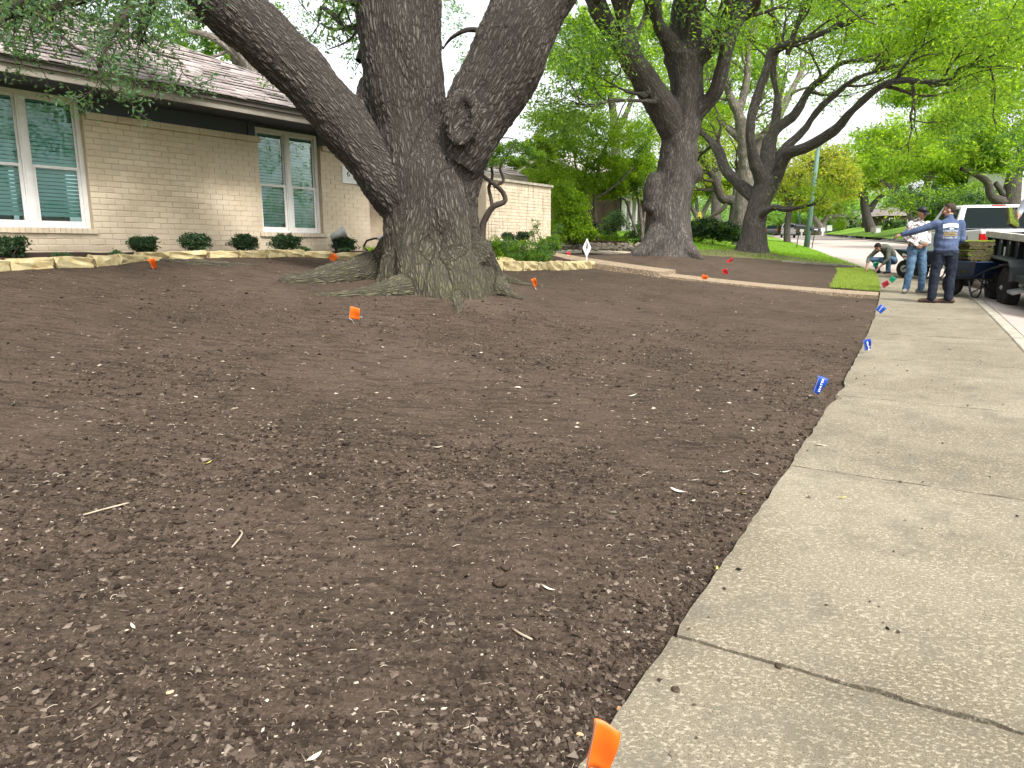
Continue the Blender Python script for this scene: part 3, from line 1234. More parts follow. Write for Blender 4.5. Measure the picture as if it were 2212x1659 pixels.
# rowlock sills and the projecting top course
for a, b in ((-1.22, .27), (2.80, 4.20)):
    mb = MB()
    hbox(mb, a, b, -.06, .026, 1.536, 1.590)
    sill = hpart('window_sill', mb, M['mortar'])
    t = a
    while t < b - .03:
        mb = MB()
        hbox(mb, t + .003, t + .064, -.05, .034 + rnd.uniform(-.003, .003), 1.533, 1.598)
        hpart('brick', mb, M['painted_brick'], sill)
        t += .067
for a, b in ((-1.7, WINS[0][0] - .02), (WINS[0][1] + .03, WINS[1][0] + .03), (WINS[1][1] + .03, 5.28)):
    mb = MB()
    hbox(mb, a, b, -.10, .030, 3.008, 3.086)
    tc = hpart('top_course', mb, M['mortar'])
    t = a
    while t < b - .03:
        e = min(t + .20, b)
        mb = MB()
        hbox(mb, t + .002, e - .002, -.09, .045 + rnd.uniform(-.004, .004), 3.004, 3.09)
        hpart('brick', mb, M['painted_brick'], tc)
        t = e
mb = MB()
hbox(mb, -6, 5.3, -.16, -.13, 3.262, 3.312)
hbox(mb, WINS[0][1] + .01, WINS[1][0] - .14, -.13, -.06, 3.092, 3.31)
hbox(mb, WINS[1][1] + .01, 5.3, -.13, -.06, 3.092, 3.31)
hbox(mb, -6, WINS[0][0] - .01, -.13, -.06, 3.092, 3.31)
hbox(mb, WINS[1][0] - .13, WINS[1][0] - .004, -.13, -.045, 3.092, 3.31)
hpart('frieze', mb, M['frieze'])
mb = MB()
hbox(mb, -6, 6.0, -.2, .70, 3.315, 3.335)
hbox(mb, 5.3, 6.0, -3.2, -.2, 3.315, 3.335)
hpart('soffit', mb, M['frieze'])
mb = MB()
hbox(mb, -6, 6.02, .70, .735, 3.275, 3.375)
hbox(mb, 6.02, 6.05, -2.4, .735, 3.275, 3.375)
hpart('fascia', mb, M['taupe'])
mb = MB()
hbox(mb, -6, 6.06, .69, .77, 3.377, 3.44)
hbox(mb, 6.03, 6.085, -2.4, .77, 3.377, 3.44)
hpart('drip_edge', mb, M['gutter'])

# windows: frame, two pairs of sashes, glass, slatted blind, dark room behind
for wi, (a, b) in enumerate(WINS):
    mid = (a + b) / 2
    mb = MB()
    hbox(mb, a, a + .055, -.16, -.085, WZ0, WZ1)
    hbox(mb, b - .055, b, -.16, -.085, WZ0, WZ1)
    hbox(mb, a + .055, b - .055, -.16, -.085, WZ1 - .05, WZ1)
    hbox(mb, a + .055, b - .055, -.16, -.075, WZ0, WZ0 + .03)
    hbox(mb, mid - .055, mid + .055, -.16, -.082, WZ0 + .03, WZ1 - .05)
    hbox(mb, mid - .035, mid + .035, -.09, -.072, WZ0 + .03, WZ1 - .05)
    win = hpart('window', mb, M['white_trim'])
    for (p, q) in ((a + .055, mid - .055), (mid + .055, b - .055)):
        zm = 2.365
        mb = MB()
        for (z0, z1, o) in ((zm - .02, WZ1 - .05, -.125), (WZ0 + .03, zm + .018, -.105)):
            w_ = .022 if o < -.11 else .04
            hbox(mb, p + .001, p + w_, o - .02, o, z0, z1)
            hbox(mb, q - w_, q - .001, o - .02, o, z0, z1)
            hbox(mb, p + w_, q - w_, o - .02, o, z0, z0 + (.036 if o < -.11 else .06))
            hbox(mb, p + w_, q - w_, o - .02, o, z1 - .036, z1)
        hpart('sash', mb, M['white_trim'], win)
        mb = MB()
        hbox(mb, p + .02, q - .02, -.135, -.132, zm, WZ1 - .06)
        hbox(mb, p + .035, q - .035, -.117, -.114, WZ0 + .06, zm)
        hpart('pane', mb, M['glass'], win)
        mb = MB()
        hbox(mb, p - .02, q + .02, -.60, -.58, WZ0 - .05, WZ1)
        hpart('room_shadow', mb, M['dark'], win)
        bottom = WZ0 + (.16 if wi == 0 else .055)
        n_s = int((WZ1 + .10 - bottom) / .048)
        smb = MB()
        smb.box((0, 0, 0), (q - p + .01, .052, .0028))
        sme = mesh_of(smb, M['blind'], False, 'slat')
        for i in range(n_s):
            z = bottom + .024 + i * .048
            o = link('slat', sme, win)
            lw = Vector(house.location)
            o.location = Vector(HP((p + q) / 2, -.20, z)) - lw
            o.rotation_euler = Euler((R(52 + rnd.uniform(-2, 2)), 0, math.atan2(HU[1], HU[0])))
        mb = MB()
        hbox(mb, p, q, -.215, -.185, bottom - .012, bottom + .012)
        hpart('bottom_rail', mb, M['blind'], win)

# roof: hipped front wing and the main roof behind
RP = .445
EX = .205                                   # exposed length of a shingle, along the slope
mb = MB()
c1, c2 = HP(6.1, .80, 3.445), HP(-6, .80, 3.445)
top = 4.2
za = 3.445 + RP * (.80 + top)
mb.add([c2, c1, HP(6.1 - .8 - top, -top, za), HP(-6, -top, za)], [(0, 1, 2, 3)])
mb.add([c1, HP(6.1, -2.6, 3.445), HP(6.1, -9.2, 3.445), HP(6.1 - .8 - top, -top, za)], [(0, 1, 2, 3)])
mb.add([HP(6.1 - .8 - top, -top, za), HP(-6, -top, za), HP(-6, -9.2, 3.445), HP(6.1, -9.2, 3.445)], [(0, 1, 2, 3)])
# main roof right of the wing
me_, mr_ = -2.3, -7.2
zr = 3.445 + RP * (me_ - mr_)
mb.add([HP(6.0, me_, 3.44), HP(14.0, me_, 3.44), HP(14.0, mr_, zr), HP(1.5, mr_, zr)], [(0, 1, 2, 3)])
mb.add([HP(14.0, mr_, zr), HP(14.0, mr_ - 5, 3.44), HP(1.5, mr_ - 5, 3.44), HP(1.5, mr_, zr)], [(0, 1, 2, 3)])
roof = hpart('roof', mb, M['shingle'])
mb = MB()
hbox(mb, 6.05, 14.0, me_ - .02, me_ + .02, 3.29, 3.43)
hbox(mb, 14.0, 14.04, me_ - 4, me_ + .02, 3.29, 3.43)
hpart('fascia', mb, M['taupe'])
mb = MB()
hbox(mb, 6.05, 13.98, -3.2, me_ - .02, 3.30, 3.32)
hpart('soffit', mb, M['frieze'])
mb = MB()
mb.add([HP(13.45, -3.2, 3.4), HP(13.45, -9.5, 3.4), HP(13.45, mr_, zr - .1)], [(0, 2, 1)])
hpart('gable_wall', mb, M['painted_brick'])

sl = math.sqrt(1 + RP * RP)


def lay_shingles(tfun, o_start, o_end, dirsign, keep, conv, rows_from=0):
    """courses of shingles; conv(t, off) -> point on the roof plane"""
    out = []
    k = 0
    o = o_start
    while o > o_end:
        t0, t1 = tfun(o - EX * .5 / sl)
        t = t0 - rnd.random() * .3
        while t < t1:
            w = rnd.choice((.17, .22, .28, .33))
            a, b = max(t, t0), min(t + w - .006, t1)
            if b - a > .04:
                out.append((a, b, o, rnd.choice((.010, .018, .026))))
            t += w
        o -= EX / sl
        k += 1
    return out


def shingle_geo(a, b, o, lift):
    L = EX * 1.25 / sl
    f = lambda t, of, dz: HP(t, of, 3.447 + RP * (.80 - of) + dz)
    th = .014
    return [f(a, o + .012, lift + .004 + th), f(b, o + .012, lift + .004 + th), f(b, o - L, .004), f(a, o - L, .004),
            f(a, o + .012, lift + .002), f(b, o + .012, lift + .002), f(b, o - L, .001), f(a, o - L, .001)]


sh_f = [(0, 1, 2, 3), (4, 7, 6, 5), (4, 5, 1, 0), (5, 6, 2, 1), (7, 4, 0, 3)]
lst = lay_shingles(lambda o: (-2.0, 6.1 - (.80 - o)), .80, -4.1, 1, 300, None)
lst.sort(key=lambda q: (lambda p: p[0] ** 2 + p[1] ** 2)(HP(q[0], q[2], 0)))
rest = MB()
for i, (a, b, o, lf) in enumerate(lst):
    g = shingle_geo(a, b, o, lf)
    if i < 300:
        mb = MB()
        mb.add(g, sh_f)
        hpart('shingle', mb, M['shingle'], roof)
    else:
        rest.add(g, sh_f)
hpart('shingle', rest, M['shingle'], roof, kind='stuff')
# shingles of the main roof, joined
rest = MB()
o = me_
while o > mr_ + .05:
    t = 4.5 if o < -4 else 6.0
    while t < 14:
        w = rnd.choice((.2, .28, .36))
        b = min(t + w - .006, 14.02)
        lf = rnd.choice((.010, .018, .026))
        L = EX * 1.25 / sl
        f = lambda tt, of, dz: HP(tt, of, 3.442 + RP * (me_ - of) + dz)
        rest.add([f(t, o + .012, lf + .018), f(b, o + .012, lf + .018), f(b, o - L, .004), f(t, o - L, .004),
                  f(t, o + .012, lf), f(b, o + .012, lf), f(b, o - L, .001), f(t, o - L, .001)], sh_f)
        t += w
    o -= EX / sl
hpart('shingle', rest, M['shingle'], roof, kind='stuff')
mb = MB()
for i in range(26):
    q = i / 26 * 4.9
    A = Vector(HP(6.1 - q, .80 - q, 3.45 + RP * q + .012))
    B = Vector(HP(6.1 - q - .25, .80 - q - .25, 3.45 + RP * (q + .25) + .02))
    n_ = Vector((HU[0] - HN[0], HU[1] - HN[1], 0)).normalized() * .13
    lw = Vector((0, 0, -.035))
    mb.add([A - n_ + lw, A, B, B - n_ + lw, A + n_ + lw, B + n_ + lw], [(0, 1, 2, 3), (1, 4, 5, 2)])
hpart('hip_cap', mb, M['shingle'], roof)

# porch: downpipe, door and tall sidelight
mb = MB()
hbox(mb, 5.36, 5.45, -.62, -.54, HB, 3.3)
hpart('downpipe', mb, M['frieze'])
mb = MB()
hbox(mb, 8.30, 8.36, -.40, -.28, 1.45, 3.2)
hbox(mb, 8.86, 8.92, -.40, -.28, 1.45, 3.2)
hbox(mb, 8.36, 8.86, -.40, -.28, 3.12, 3.2)
hbox(mb, 8.36, 8.86, -.40, -.28, 1.45, 1.54)
sd = hpart('sidelight', mb, M['white_trim'])
mb = MB()
hbox(mb, 8.36, 8.86, -.35, -.34, 1.54, 3.12)
hpart('pane', mb, M['glass'], sd)
mb = MB()
hbox(mb, 8.36, 8.86, -.46, -.44, 1.5, 3.15)
hpart('curtain', mb, M['blind'], sd)
mb = MB()
hbox(mb, 8.92, 9.2, -3.2, -.41, HB, 3.3)
hpart('porch_wall', mb, M['painted_brick'])
mb = MB()
hbox(mb, 6.0, 6.95, -3.2, -3.14, HB + .1, 3.1)
hpart('door', mb, M['frieze'])

# house number plaque, mostly behind the leaning limb
t0 = 4.60
plq = thing('number_plaque', 'small white house number plaque on cream brick, half hidden by the leaning limb', 'plaque', HP(t0, .0, 2.62))
mb = MB()
hbox(mb, t0, t0 + .52, .006, .026, 2.50, 2.80)
part('plate', mb, M['sign_white'], plq, world=True)


def text(name, body, size, loc, rotz, m, parent, rx=math.pi / 2, align='LEFT', extr=.001, sx=1.0):
    c = bpy.data.curves.new(name, 'FONT')
    c.body = body
    c.size = size
    c.extrude = extr
    c.align_x = align
    tmp = bpy.data.objects.new(name, c)
    scene.collection.objects.link(tmp)
    me = bpy.data.meshes.new_from_object(tmp.evaluated_get(bpy.context.evaluated_depsgraph_get()))
    bpy.data.objects.remove(tmp)
    me.materials.clear()
    me.materials.append(m)
    o = bpy.data.objects.new(name, me)
    scene.collection.objects.link(o)
    o.parent = parent
    o.location = loc
    o.rotation_euler = (rx, 0, rotz)
    o.scale = (sx, 1, 1)
    return o


RZ = math.atan2(HU[1], HU[0])
pl = Vector(plq.location)
text('lettering', '6', .15, Vector(HP(t0 + .10, .0275, 2.62)) - pl, RZ, M['ink'], plq)
mb = MB()
for i in range(2):
    hbox(mb, t0 + .10, t0 + .42 - i * .04, .026, .0275, 2.575 - i * .03, 2.590 - i * .03)
part('small_print', mb, M['pale_print'], plq, world=True)

# ---------------------------------------------------------------- screen wall by the porch
SB = 1.25
sw = thing('screen_wall', 'tall cream brick screen wall with dark rain streaks beside the porch', 'wall', HP(10, 0, SB))
mb = MB()
hbox(mb, 8.92, 11.70, -.24, -.012, SB, 2.88)
core = part('core', mb, M['mortar'], sw, world=True)
m = M['painted_brick'].copy()
m.name = 'streaked_brick'
k = N(m)
src = k.b.inputs['Base Color'].links[0].from_socket
stv = k.noise(k.coord('World', (4.5, 4.5, .35)), 2.0, 4, .7)
k.base(k.mix(k.ramp(stv, [(.54, 0), (.63, .6)]), src, (.14, .10, .07)))
M['streaked_brick'] = m
lay_bricks([(8.92, 11.71, SB, 2.88)], core, M['streaked_brick'], 300, seed=5)
mb = MB()
hbox(mb, 8.90, 11.76, -.28, .045, 2.882, 2.94)
part('coping', mb, M['kerb'], sw, world=True)

# ---------------------------------------------------------------- planting bed and limestone edging
def edge_line(pts):
    return [at(*p) for p in pts]


L1 = edge_line([(-60, 584), (-20, 579), (60, 577), (150, 574), (230, 570), (320, 561), (430, 558), (560, 556), (630, 552.5), (700, 555), (770, 560), (830, 565), (900, 568)])
L2 = edge_line([(960, 575), (1020, 580), (1060, 581.5), (1120, 583.5), (1200, 582), (1280, 578)])


def resample(P, step):
    P = np.array(P)
    c = np.concatenate([[0], np.cumsum(np.linalg.norm(np.diff(P[:, :2], axis=0), axis=1))])
    s_ = np.arange(0, c[-1], step)
    return np.stack([np.interp(s_, c, P[:, i]) for i in range(3)], 1)


def stone_mesh(L, w, h, seed):
    r = np.random.default_rng(seed)
    bm = bmesh.new()
    bmesh.ops.create_grid(bm, x_segments=1, y_segments=1, size=.5)
    bm.free()
    bm = bmesh.new()
    bmesh.ops.create_cube(bm, size=1)
    bmesh.ops.subdivide_edges(bm, edges=list(bm.edges), cuts=2, use_grid_fill=True)
    for v in bm.verts:
        c = v.co
        c.x = c.x * L + r.normal(0, .011)
        c.y = c.y * w + r.normal(0, .014)
        c.z = c.z * h + r.normal(0, .009)
    bmesh.ops.bevel(bm, geom=[e for e in bm.edges if e.is_manifold and e.calc_face_angle() > .9], offset=.008, segments=1, affect='EDGES')
    me = bpy.data.meshes.new('stone')
    bm.to_mesh(me)
    bm.free()
    me.materials.append(M['limestone'])
    return me


def edging(name, P, label, seed, hs=.15, lift=.018):
    r = random.Random(seed)
    pts = resample(P, .02)
    root = thing(name, label, 'edging', tuple(pts[len(pts) // 2]))
    i = 0
    while i < len(pts) - 8:
        n = r.randrange(15, 30)
        j = min(i + n, len(pts) - 1)
        a, b = pts[i], pts[j]
        mid = (a + b) / 2
        L = np.linalg.norm((b - a)[:2]) - .034
        if L < .1:
            break
        st = link('stone', stone_mesh(L, .17, hs + r.uniform(-.012, .018), seed * 100 + i), root)
        st.location = Vector(mid) - Vector(root.location) + Vector((0, 0, lift + r.uniform(-.006, .006)))
        st.rotation_euler = (r.uniform(-.04, .04), r.uniform(-.03, .03), math.atan2(b[1] - a[1], b[0] - a[0]) + r.uniform(-.04, .04))
        i = j
    return root


edging('stone_edging', L1, 'long row of rough yellow limestone blocks edging the bed under the windows', 3)
edging('stone_edging', L2, 'short curved row of yellow limestone blocks right of the big oak', 4, .19, .055)

# bed soil fills between edging and wall
Lr = resample(L1, .12)
rows = []
for p in Lr:
    q = (p[:2] - HO)
    t = q @ HU
    off = q @ HN
    col = []
    for u in np.linspace(0, 1, 8):
        oo = off - .06 + u * (-.02 - off + .06)
        zz = (p[2] + .072) * (1 - u) + 1.285 * u + .012 * vnoise(np.array([t * 4]), np.array([oo * 4]), 51)[0]
        col.append(HP(t, oo, zz))
    rows.append(col)
mb = MB()
mb.grid(np.array(rows)[:, ::-1])
link('planting_bed', mesh_of(mb, M['bed_soil'], True), kind='structure')
Lr = resample(L2, .15)
rows = []
for p in Lr:
    q = (p[:2] - HO)
    t, off = q @ HU, q @ HN
    tt = t * .72 + 2.9
    rows.append([HP(t * (1 - u) + tt * u, off * (1 - u) + .1 * u - .05, (p[2] + .1) * (1 - u) + 1.33 * u) for u in np.linspace(0, 1, 7)])
mb = MB()
mb.grid(np.array(rows)[:, ::-1])
link('porch_bed', mesh_of(mb, M['bed_soil'], True), kind='structure')

# ---------------------------------------------------------------- walkway of exposed aggregate and its step
def slab_between(mb, s0, s1, d0, d1, top, thick, nd=14, slope=0.0):
    dd = np.linspace(d0, d1, nd)
    rowsT = []
    for s_ in (s0, s1):
        p = XY(np.full(nd, s_), dd)
        base_z = Zsd(np.full(nd, (s0 + s1) / 2), dd)
        rowsT.append(np.concatenate([p, (base_z + top)[:, None]], 1))
    A, B = rowsT
    lo = lambda q: q - np.array([0, 0, thick])
    mb.grid(np.stack([B, A], 0)[:, ::-1][::-1])
    mb.grid(np.stack([A, lo(A)], 0))
    mb.grid(np.stack([lo(B), B], 0))
    for e in (0, -1):
        mb.add([A[e], B[e], lo(B)[e], lo(A)[e]], [(0, 1, 2, 3)])


mb = MB()
slab_between(mb, 14.22, 15.50, .015, 4.45, .035, .14)
walk = link('walkway', mesh_of(mb, M['aggregate'], False), kind='structure')
mb = MB()
A0 = at(1447, 597)
slab_between(mb, 14.05, 15.60, 4.36, 9.2, .12, .28)
link('step_slab', mesh_of(mb, M['aggregate'], False), walk)
# ---------------------------------------------------------------- trees
def smooth_path(P, Rr, step):
    """Catmull-Rom through the joints, resampled"""
    P, Rr = np.array(P, float), np.array(Rr, float)
    A = np.concatenate([P, Rr[:, None]], 1)
    A = np.vstack([2 * A[0] - A[1], A, 2 * A[-1] - A[-2]])
    out = []
    for i in range(1, len(A) - 2):
        n = max(2, int(np.linalg.norm(A[i + 1, :3] - A[i, :3]) / step))
        t = np.linspace(0, 1, n, endpoint=False)[:, None]
        p0, p1, p2, p3 = A[i - 1], A[i], A[i + 1], A[i + 2]
        out.append(.5 * (2 * p1 + (p2 - p0) * t + (2 * p0 - 5 * p1 + 4 * p2 - p3) * t ** 2 + (3 * p1 - p0 - 3 * p2 + p3) * t ** 3))
    out.append(A[-2][None])
    B = np.vstack(out)
    return B[:, :3], np.maximum(B[:, 3], .004)


def limb_px(pts):
    """(x, y, width, depth) read off the photograph -> joints and radii in the world"""
    P, r = [], []
    for x, y, w, Y in pts:
        P.append(V(x, y, Y))
        r.append(w / 2 * Y / F)
    return np.array(P), np.array(r)


def frames_of(P):
    """parallel-transport frames and running length"""
    T = np.gradient(P, axis=0)
    T /= np.linalg.norm(T, axis=1)[:, None]
    e = np.cross(T[0], (0, 1, 0.2))
    e /= np.linalg.norm(e)
    E1 = []
    for t in T:
        e = e - t * (e @ t)
        e /= np.linalg.norm(e)
        E1.append(e.copy())
    E1 = np.array(E1)
    E2 = np.cross(T, E1)
    L = np.concatenate([[0], np.cumsum(np.linalg.norm(np.diff(P, axis=0), axis=1))])
    return T, E1, E2, L


def bark_attr(me, limbs):
    """vector attribute: position measured in the frame of the nearest limb"""
    n = len(me.vertices)
    co = np.empty(n * 3, np.float32)
    me.vertices.foreach_get('co', co)
    co = co.reshape(-1, 3)
    PT, RR, E1s, E2s, TS, LS = [], [], [], [], [], []
    for k, (P, r) in enumerate(limbs):
        T, e1, e2, L = frames_of(P)
        PT.append(P); RR.append(r); E1s.append(e1); E2s.append(e2); TS.append(T); LS.append(L + 7.3 * k)
    PT, RR, E1s, E2s, TS, LS = map(np.concatenate, (PT, RR, E1s, E2s, TS, LS))
    out = np.empty((n, 3), np.float32)
    for i in range(0, n, 4000):
        c = co[i:i + 4000]
        d = np.linalg.norm(c[:, None] - PT[None], axis=2) / (RR[None] + .02)
        j = d.argmin(1)
        w = c - PT[j]
        out[i:i + 4000, 0] = (w * E1s[j]).sum(1)
        out[i:i + 4000, 1] = (w * E2s[j]).sum(1)
        out[i:i + 4000, 2] = LS[j] + (w * TS[j]).sum(1)
    a = me.attributes.new('bark', 'FLOAT_VECTOR', 'POINT')
    a.data.foreach_set('vector', out.ravel())


def remesh(mb, voxel, smooth=3):
    me = bpy.data.meshes.new('tmp')
    me.from_pydata(mb.v, [], mb.f)
    o = bpy.data.objects.new('tmp', me)
    scene.collection.objects.link(o)
    md = o.modifiers.new('r', 'REMESH')
    md.mode = 'VOXEL'
    md.voxel_size = voxel
    md.use_smooth_shade = True
    if smooth:
        m2 = o.modifiers.new('s', 'SMOOTH')
        m2.iterations = smooth
        m2.factor = .5
    dg = bpy.context.evaluated_depsgraph_get()
    new = bpy.data.meshes.new_from_object(o.evaluated_get(dg))
    bpy.data.objects.remove(o)
    bpy.data.meshes.remove(me)
    return new


def tube_mesh(limbs, seg_fn=lambda r: 10 if r > .12 else (7 if r > .04 else (5 if r > .015 else 4))):
    """plain joined tubes with the bark attribute"""
    VV, FF, AA = [], [], []
    o = 0
    for k, (P, r) in enumerate(limbs):
        T, e1, e2, L = frames_of(P)
        sg = seg_fn(r.max())
        a = np.linspace(0, 2 * np.pi, sg, endpoint=False)
        ca, sa = np.cos(a), np.sin(a)
        ring = e1[:, None] * ca[None, :, None] + e2[:, None] * sa[None, :, None]
        v = P[:, None] + ring * r[:, None, None]
        at_ = np.stack([r[:, None] * ca, r[:, None] * sa, np.broadcast_to((L + 7.3 * k)[:, None], (len(P), sg))], -1)
        n = len(P)
        i = np.arange(n * sg).reshape(n, sg)
        q = np.stack([i[:-1], np.roll(i[:-1], -1, 1), np.roll(i[1:], -1, 1), i[1:]], -1).reshape(-1, 4) + o
        VV.append(v.reshape(-1, 3)); FF.append(q); AA.append(at_.reshape(-1, 3))
        o += n * sg
    return np.concatenate(VV), np.concatenate(FF), np.concatenate(AA)


def tubes_to(name, limbs, m, parent, base, kind=None):
    v, f, a = tube_mesh(limbs)
    me = fast_mesh(v - np.array(base), f, m, True, name)
    at_ = me.attributes.new('bark', 'FLOAT_VECTOR', 'POINT')
    if len(me.vertices) == len(a):
        at_.data.foreach_set('vector', a.astype(np.float32).ravel())
    return link(name, me, parent, kind=kind)


def unit(v):
    return v / (np.linalg.norm(v) + 1e-9)


def grow(P, D, L, r, level, out, tips, rs, up=.15, spread=.75, kids=(2, 4), wob=.22, rmin=.006):
    """a twig with side twigs; the ends are collected for the leaves"""
    n = 6
    pts, rad = [np.array(P)], [r]
    d = unit(np.array(D))
    side = []
    for i in range(n):
        d = unit(d + rs.normal(0, wob, 3) + np.array([0, 0, up * .35]))
        pts.append(pts[-1] + d * L / n)
        rad.append(max(r * (1 - .75 * (i + 1) / n), rmin))
        if i >= 1:
            side.append((pts[-1].copy(), d.copy(), rad[-1]))
    out.append(smooth_path(pts, rad, max(L / 9, .05)))
    tips.append((pts[-1], L * .3))
    if level > 0:
        k = rs.integers(kids[0], kids[1] + 1)
        for j in rs.choice(len(side), min(k, len(side)), replace=False):
            p, dd, rr = side[j]
            e = unit(dd + unit(rs.normal(size=3)) * spread + np.array([0, 0, up]))
            grow(p, e, L * rs.uniform(.5, .72), rr * .72, level - 1, out, tips, rs, up, spread, kids, wob, rmin)
    else:
        for p, dd, rr in side[1::2]:
            tips.append((p, L * .25))


def leaves_at(C, rad, per, size, m, name, parent, base, rs, flat=.6, kind='stuff', up=.35):
    """leaf-sized faces spread round the points C"""
    C = np.asarray(C, float)
    n = len(C) * per
    rad = np.broadcast_to(np.asarray(rad, float), (len(C),))
    c = np.repeat(C, per, 0)
    g = rs.normal(size=(n, 3)) * .55
    g[:, 2] *= flat
    c = c + g * np.repeat(rad, per)[:, None]
    nrm = rs.normal(size=(n, 3)) * .8 + np.array([0, 0, up * 2])
    nrm /= np.linalg.norm(nrm, axis=1)[:, None]
    a = np.cross(nrm, rs.normal(size=(n, 3)))
    a /= np.linalg.norm(a, axis=1)[:, None]
    b = np.cross(nrm, a)
    s = size * rs.uniform(.55, 1.35, n)[:, None]
    w = .36
    v = np.stack([c - a * s * .5, c + b * s * w * .5 + nrm * s * .05, c + a * s * .5, c - b * s * w * .5 + nrm * s * .05], 1)
    if base is not None:
        v = v - np.array(base)
    me = fast_mesh(v.reshape(-1, 3), np.arange(4 * n).reshape(n, 4), m, False, name)
    return link(name, me, parent, kind=kind)


def pick(lst, n, rs):
    if len(lst) <= n:
        return lst
    return [lst[i] for i in rs.choice(len(lst), n, replace=False)]


# ---- the big oak in the dug lawn
rs = np.random.default_rng(5)
D0 = 9.9
base1 = (-.85, 9.9, .80)
oak = thing('oak_tree', 'massive old oak with three huge limbs and spreading roots in the bare soil', 'tree', base1)
limbs1 = []
L_ = lambda *p: limbs1.append(smooth_path(*limb_px(p), .07))
L_((955, 660, 250, D0), (948, 610, 228, D0), (940, 550, 206, D0), (933, 495, 198, D0), (930, 430, 190, D0), (932, 375, 180, D0), (938, 320, 150, D0))
L_((938, 470, 160, D0), (868, 405, 142, 9.85), (791, 328, 112, 9.78), (690, 200, 111, 9.6), (588, 95, 116, 9.4), (488, 0, 122, 9.2), (400, -95, 120, 9.0), (280, -190, 105, 8.8), (130, -280, 85, 8.6))
L_((915, 430, 180, D0), (895, 330, 150, D0), (884, 270, 140, D0), (877, 210, 158, D0), (869, 107, 166, D0), (862, 0, 176, D0), (856, -110, 172, D0), (845, -240, 160, D0), (840, -380, 140, D0))
L_((948, 430, 160, D0), (985, 330, 130, D0), (1018, 268, 126, D0), (1046, 195, 130, D0), (1084, 107, 124, D0), (1122, 0, 112, D0), (1160, -110, 104, 10.0), (1200, -230, 90, 10.1))
L_((985, 350, 110, 9.75), (1048, 255, 104, 9.7), (1095, 175, 112, 9.62), (1140, 85, 108, 9.55), (1186, 0, 94, 9.5), (1240, -90, 86, 9.4), (1310, -190, 70, 9.3))
# buttress ridges on the trunk
L_((955, 676, 130, 9.22), (952, 620, 100, 9.30), (948, 570, 80, 9.42), (940, 500, 70, 9.5))
L_((868, 650, 110, 9.6), (872, 590, 90, 9.65), (885, 530, 80, 9.7))
L_((1040, 650, 100, 9.7), (1025, 590, 90, 9.72), (1012, 530, 80, 9.75))
L_((902, 668, 120, 9.32), (905, 600, 98, 9.35), (900, 540, 80, 9.45), (915, 470, 80, 9.5), (930, 400, 70, 9.55))
L_((1006, 672, 130, 9.32), (1000, 600, 102, 9.35), (985, 540, 85, 9.45), (975, 470, 90, 9.5), (965, 400, 80, 9.55))


def root_path(pts):
    """(x, y, width): the lower edge of a root where it meets the soil"""
    P, r = [], []
    for x, y, w in pts:
        g = at(x, y + w * .42, 5, 30)
        rr = w / 2 * g[1] / F
        P.append(g + np.array([0, .6 * rr, rr * (.28 if w > 30 else .05)]))
        r.append(rr)
    return np.array(P), np.array(r)


def root(start, pts):
    P0, r0 = limb_px(start)
    P1, r1 = root_path(pts)
    limbs1.append(smooth_path(np.vstack([P0, P1]), np.concatenate([r0, r1]), .06))


root([(885, 520, 90, 9.8)], [(842, 556, 92), (792, 572, 66), (732, 585, 46), (665, 597, 28), (605, 604, 12)])
root([(925, 545, 100, 9.5)], [(892, 592, 92), (846, 612, 64), (796, 623, 44), (742, 629, 30), (695, 633, 18), (660, 636, 8)])
root([(985, 560, 90, 9.4)], [(985, 606, 60), (987, 632, 36), (989, 648, 26), (991, 660, 20), (990, 670, 14), (988, 680, 6)])
root([(1015, 545, 90, 9.6)], [(1050, 588, 84), (1076, 612, 58), (1098, 627, 38), (1116, 638, 18), (1130, 643, 7)])
root([(1030, 560, 70, 9.9)], [(1075, 592, 48), (1120, 604, 32), (1160, 609, 26), (1200, 612, 16), (1230, 616, 7)])
root([(940, 560, 90, 10.2)], [(900, 575, 60), (860, 572, 40), (800, 570, 24)])
mb = MB()
for P, r in limbs1:
    mb.tube(P, r, 18)
# burls: one on the left of the middle limb, a callused knot on the right one
c = V(800, 212, 9.95)
mb.ball(c, (.20, .25, .30))
c = V(1000, 258, 9.33)
q = Matrix.Rotation(R(12), 3, 'Y')
for i in range(18):
    a = 2 * math.pi * i / 18
    p = Vector((.15 * math.cos(a), -.02, .27 * math.sin(a)))
    mb.ball(Vector(c) + q @ p, .070, 8, 6)
mb.ball(Vector(c) + Vector((0, .18, -.02)), (.26, .22, .42))
me = remesh(mb, .021, 4)
n = len(me.vertices)
co = np.empty(n * 3, np.float32)
me.vertices.foreach_get('co', co)
co = co.reshape(-1, 3)
no = np.empty(n * 3, np.float32)
me.vertices.foreach_get('normal', no)
no = no.reshape(-1, 3)
lump = .030 * vnoise(co[:, 0] * 2.6 + co[:, 1], co[:, 2] * 1.5, 61) + .020 * vnoise(co[:, 0] * 5 + 7, co[:, 2] * 3 + co[:, 1] * 3, 62)
ang = np.arctan2(co[:, 1] - 9.9, co[:, 0] + .85)
low = 1 - sstep(.9, 2.0, co[:, 2])
lump = lump + low * .085 * vnoise(ang * 3.2 + 30, co[:, 2] * .6, 63)
co = co + no * lump[:, None].astype(np.float32)
me.vertices.foreach_set('co', co.ravel())
bark_attr(me, limbs1)
me.transform(Matrix.Translation(-Vector(base1)))
me.materials.clear()
me.materials.append(M['bark'])
me.update()
link('trunk', me, oak)
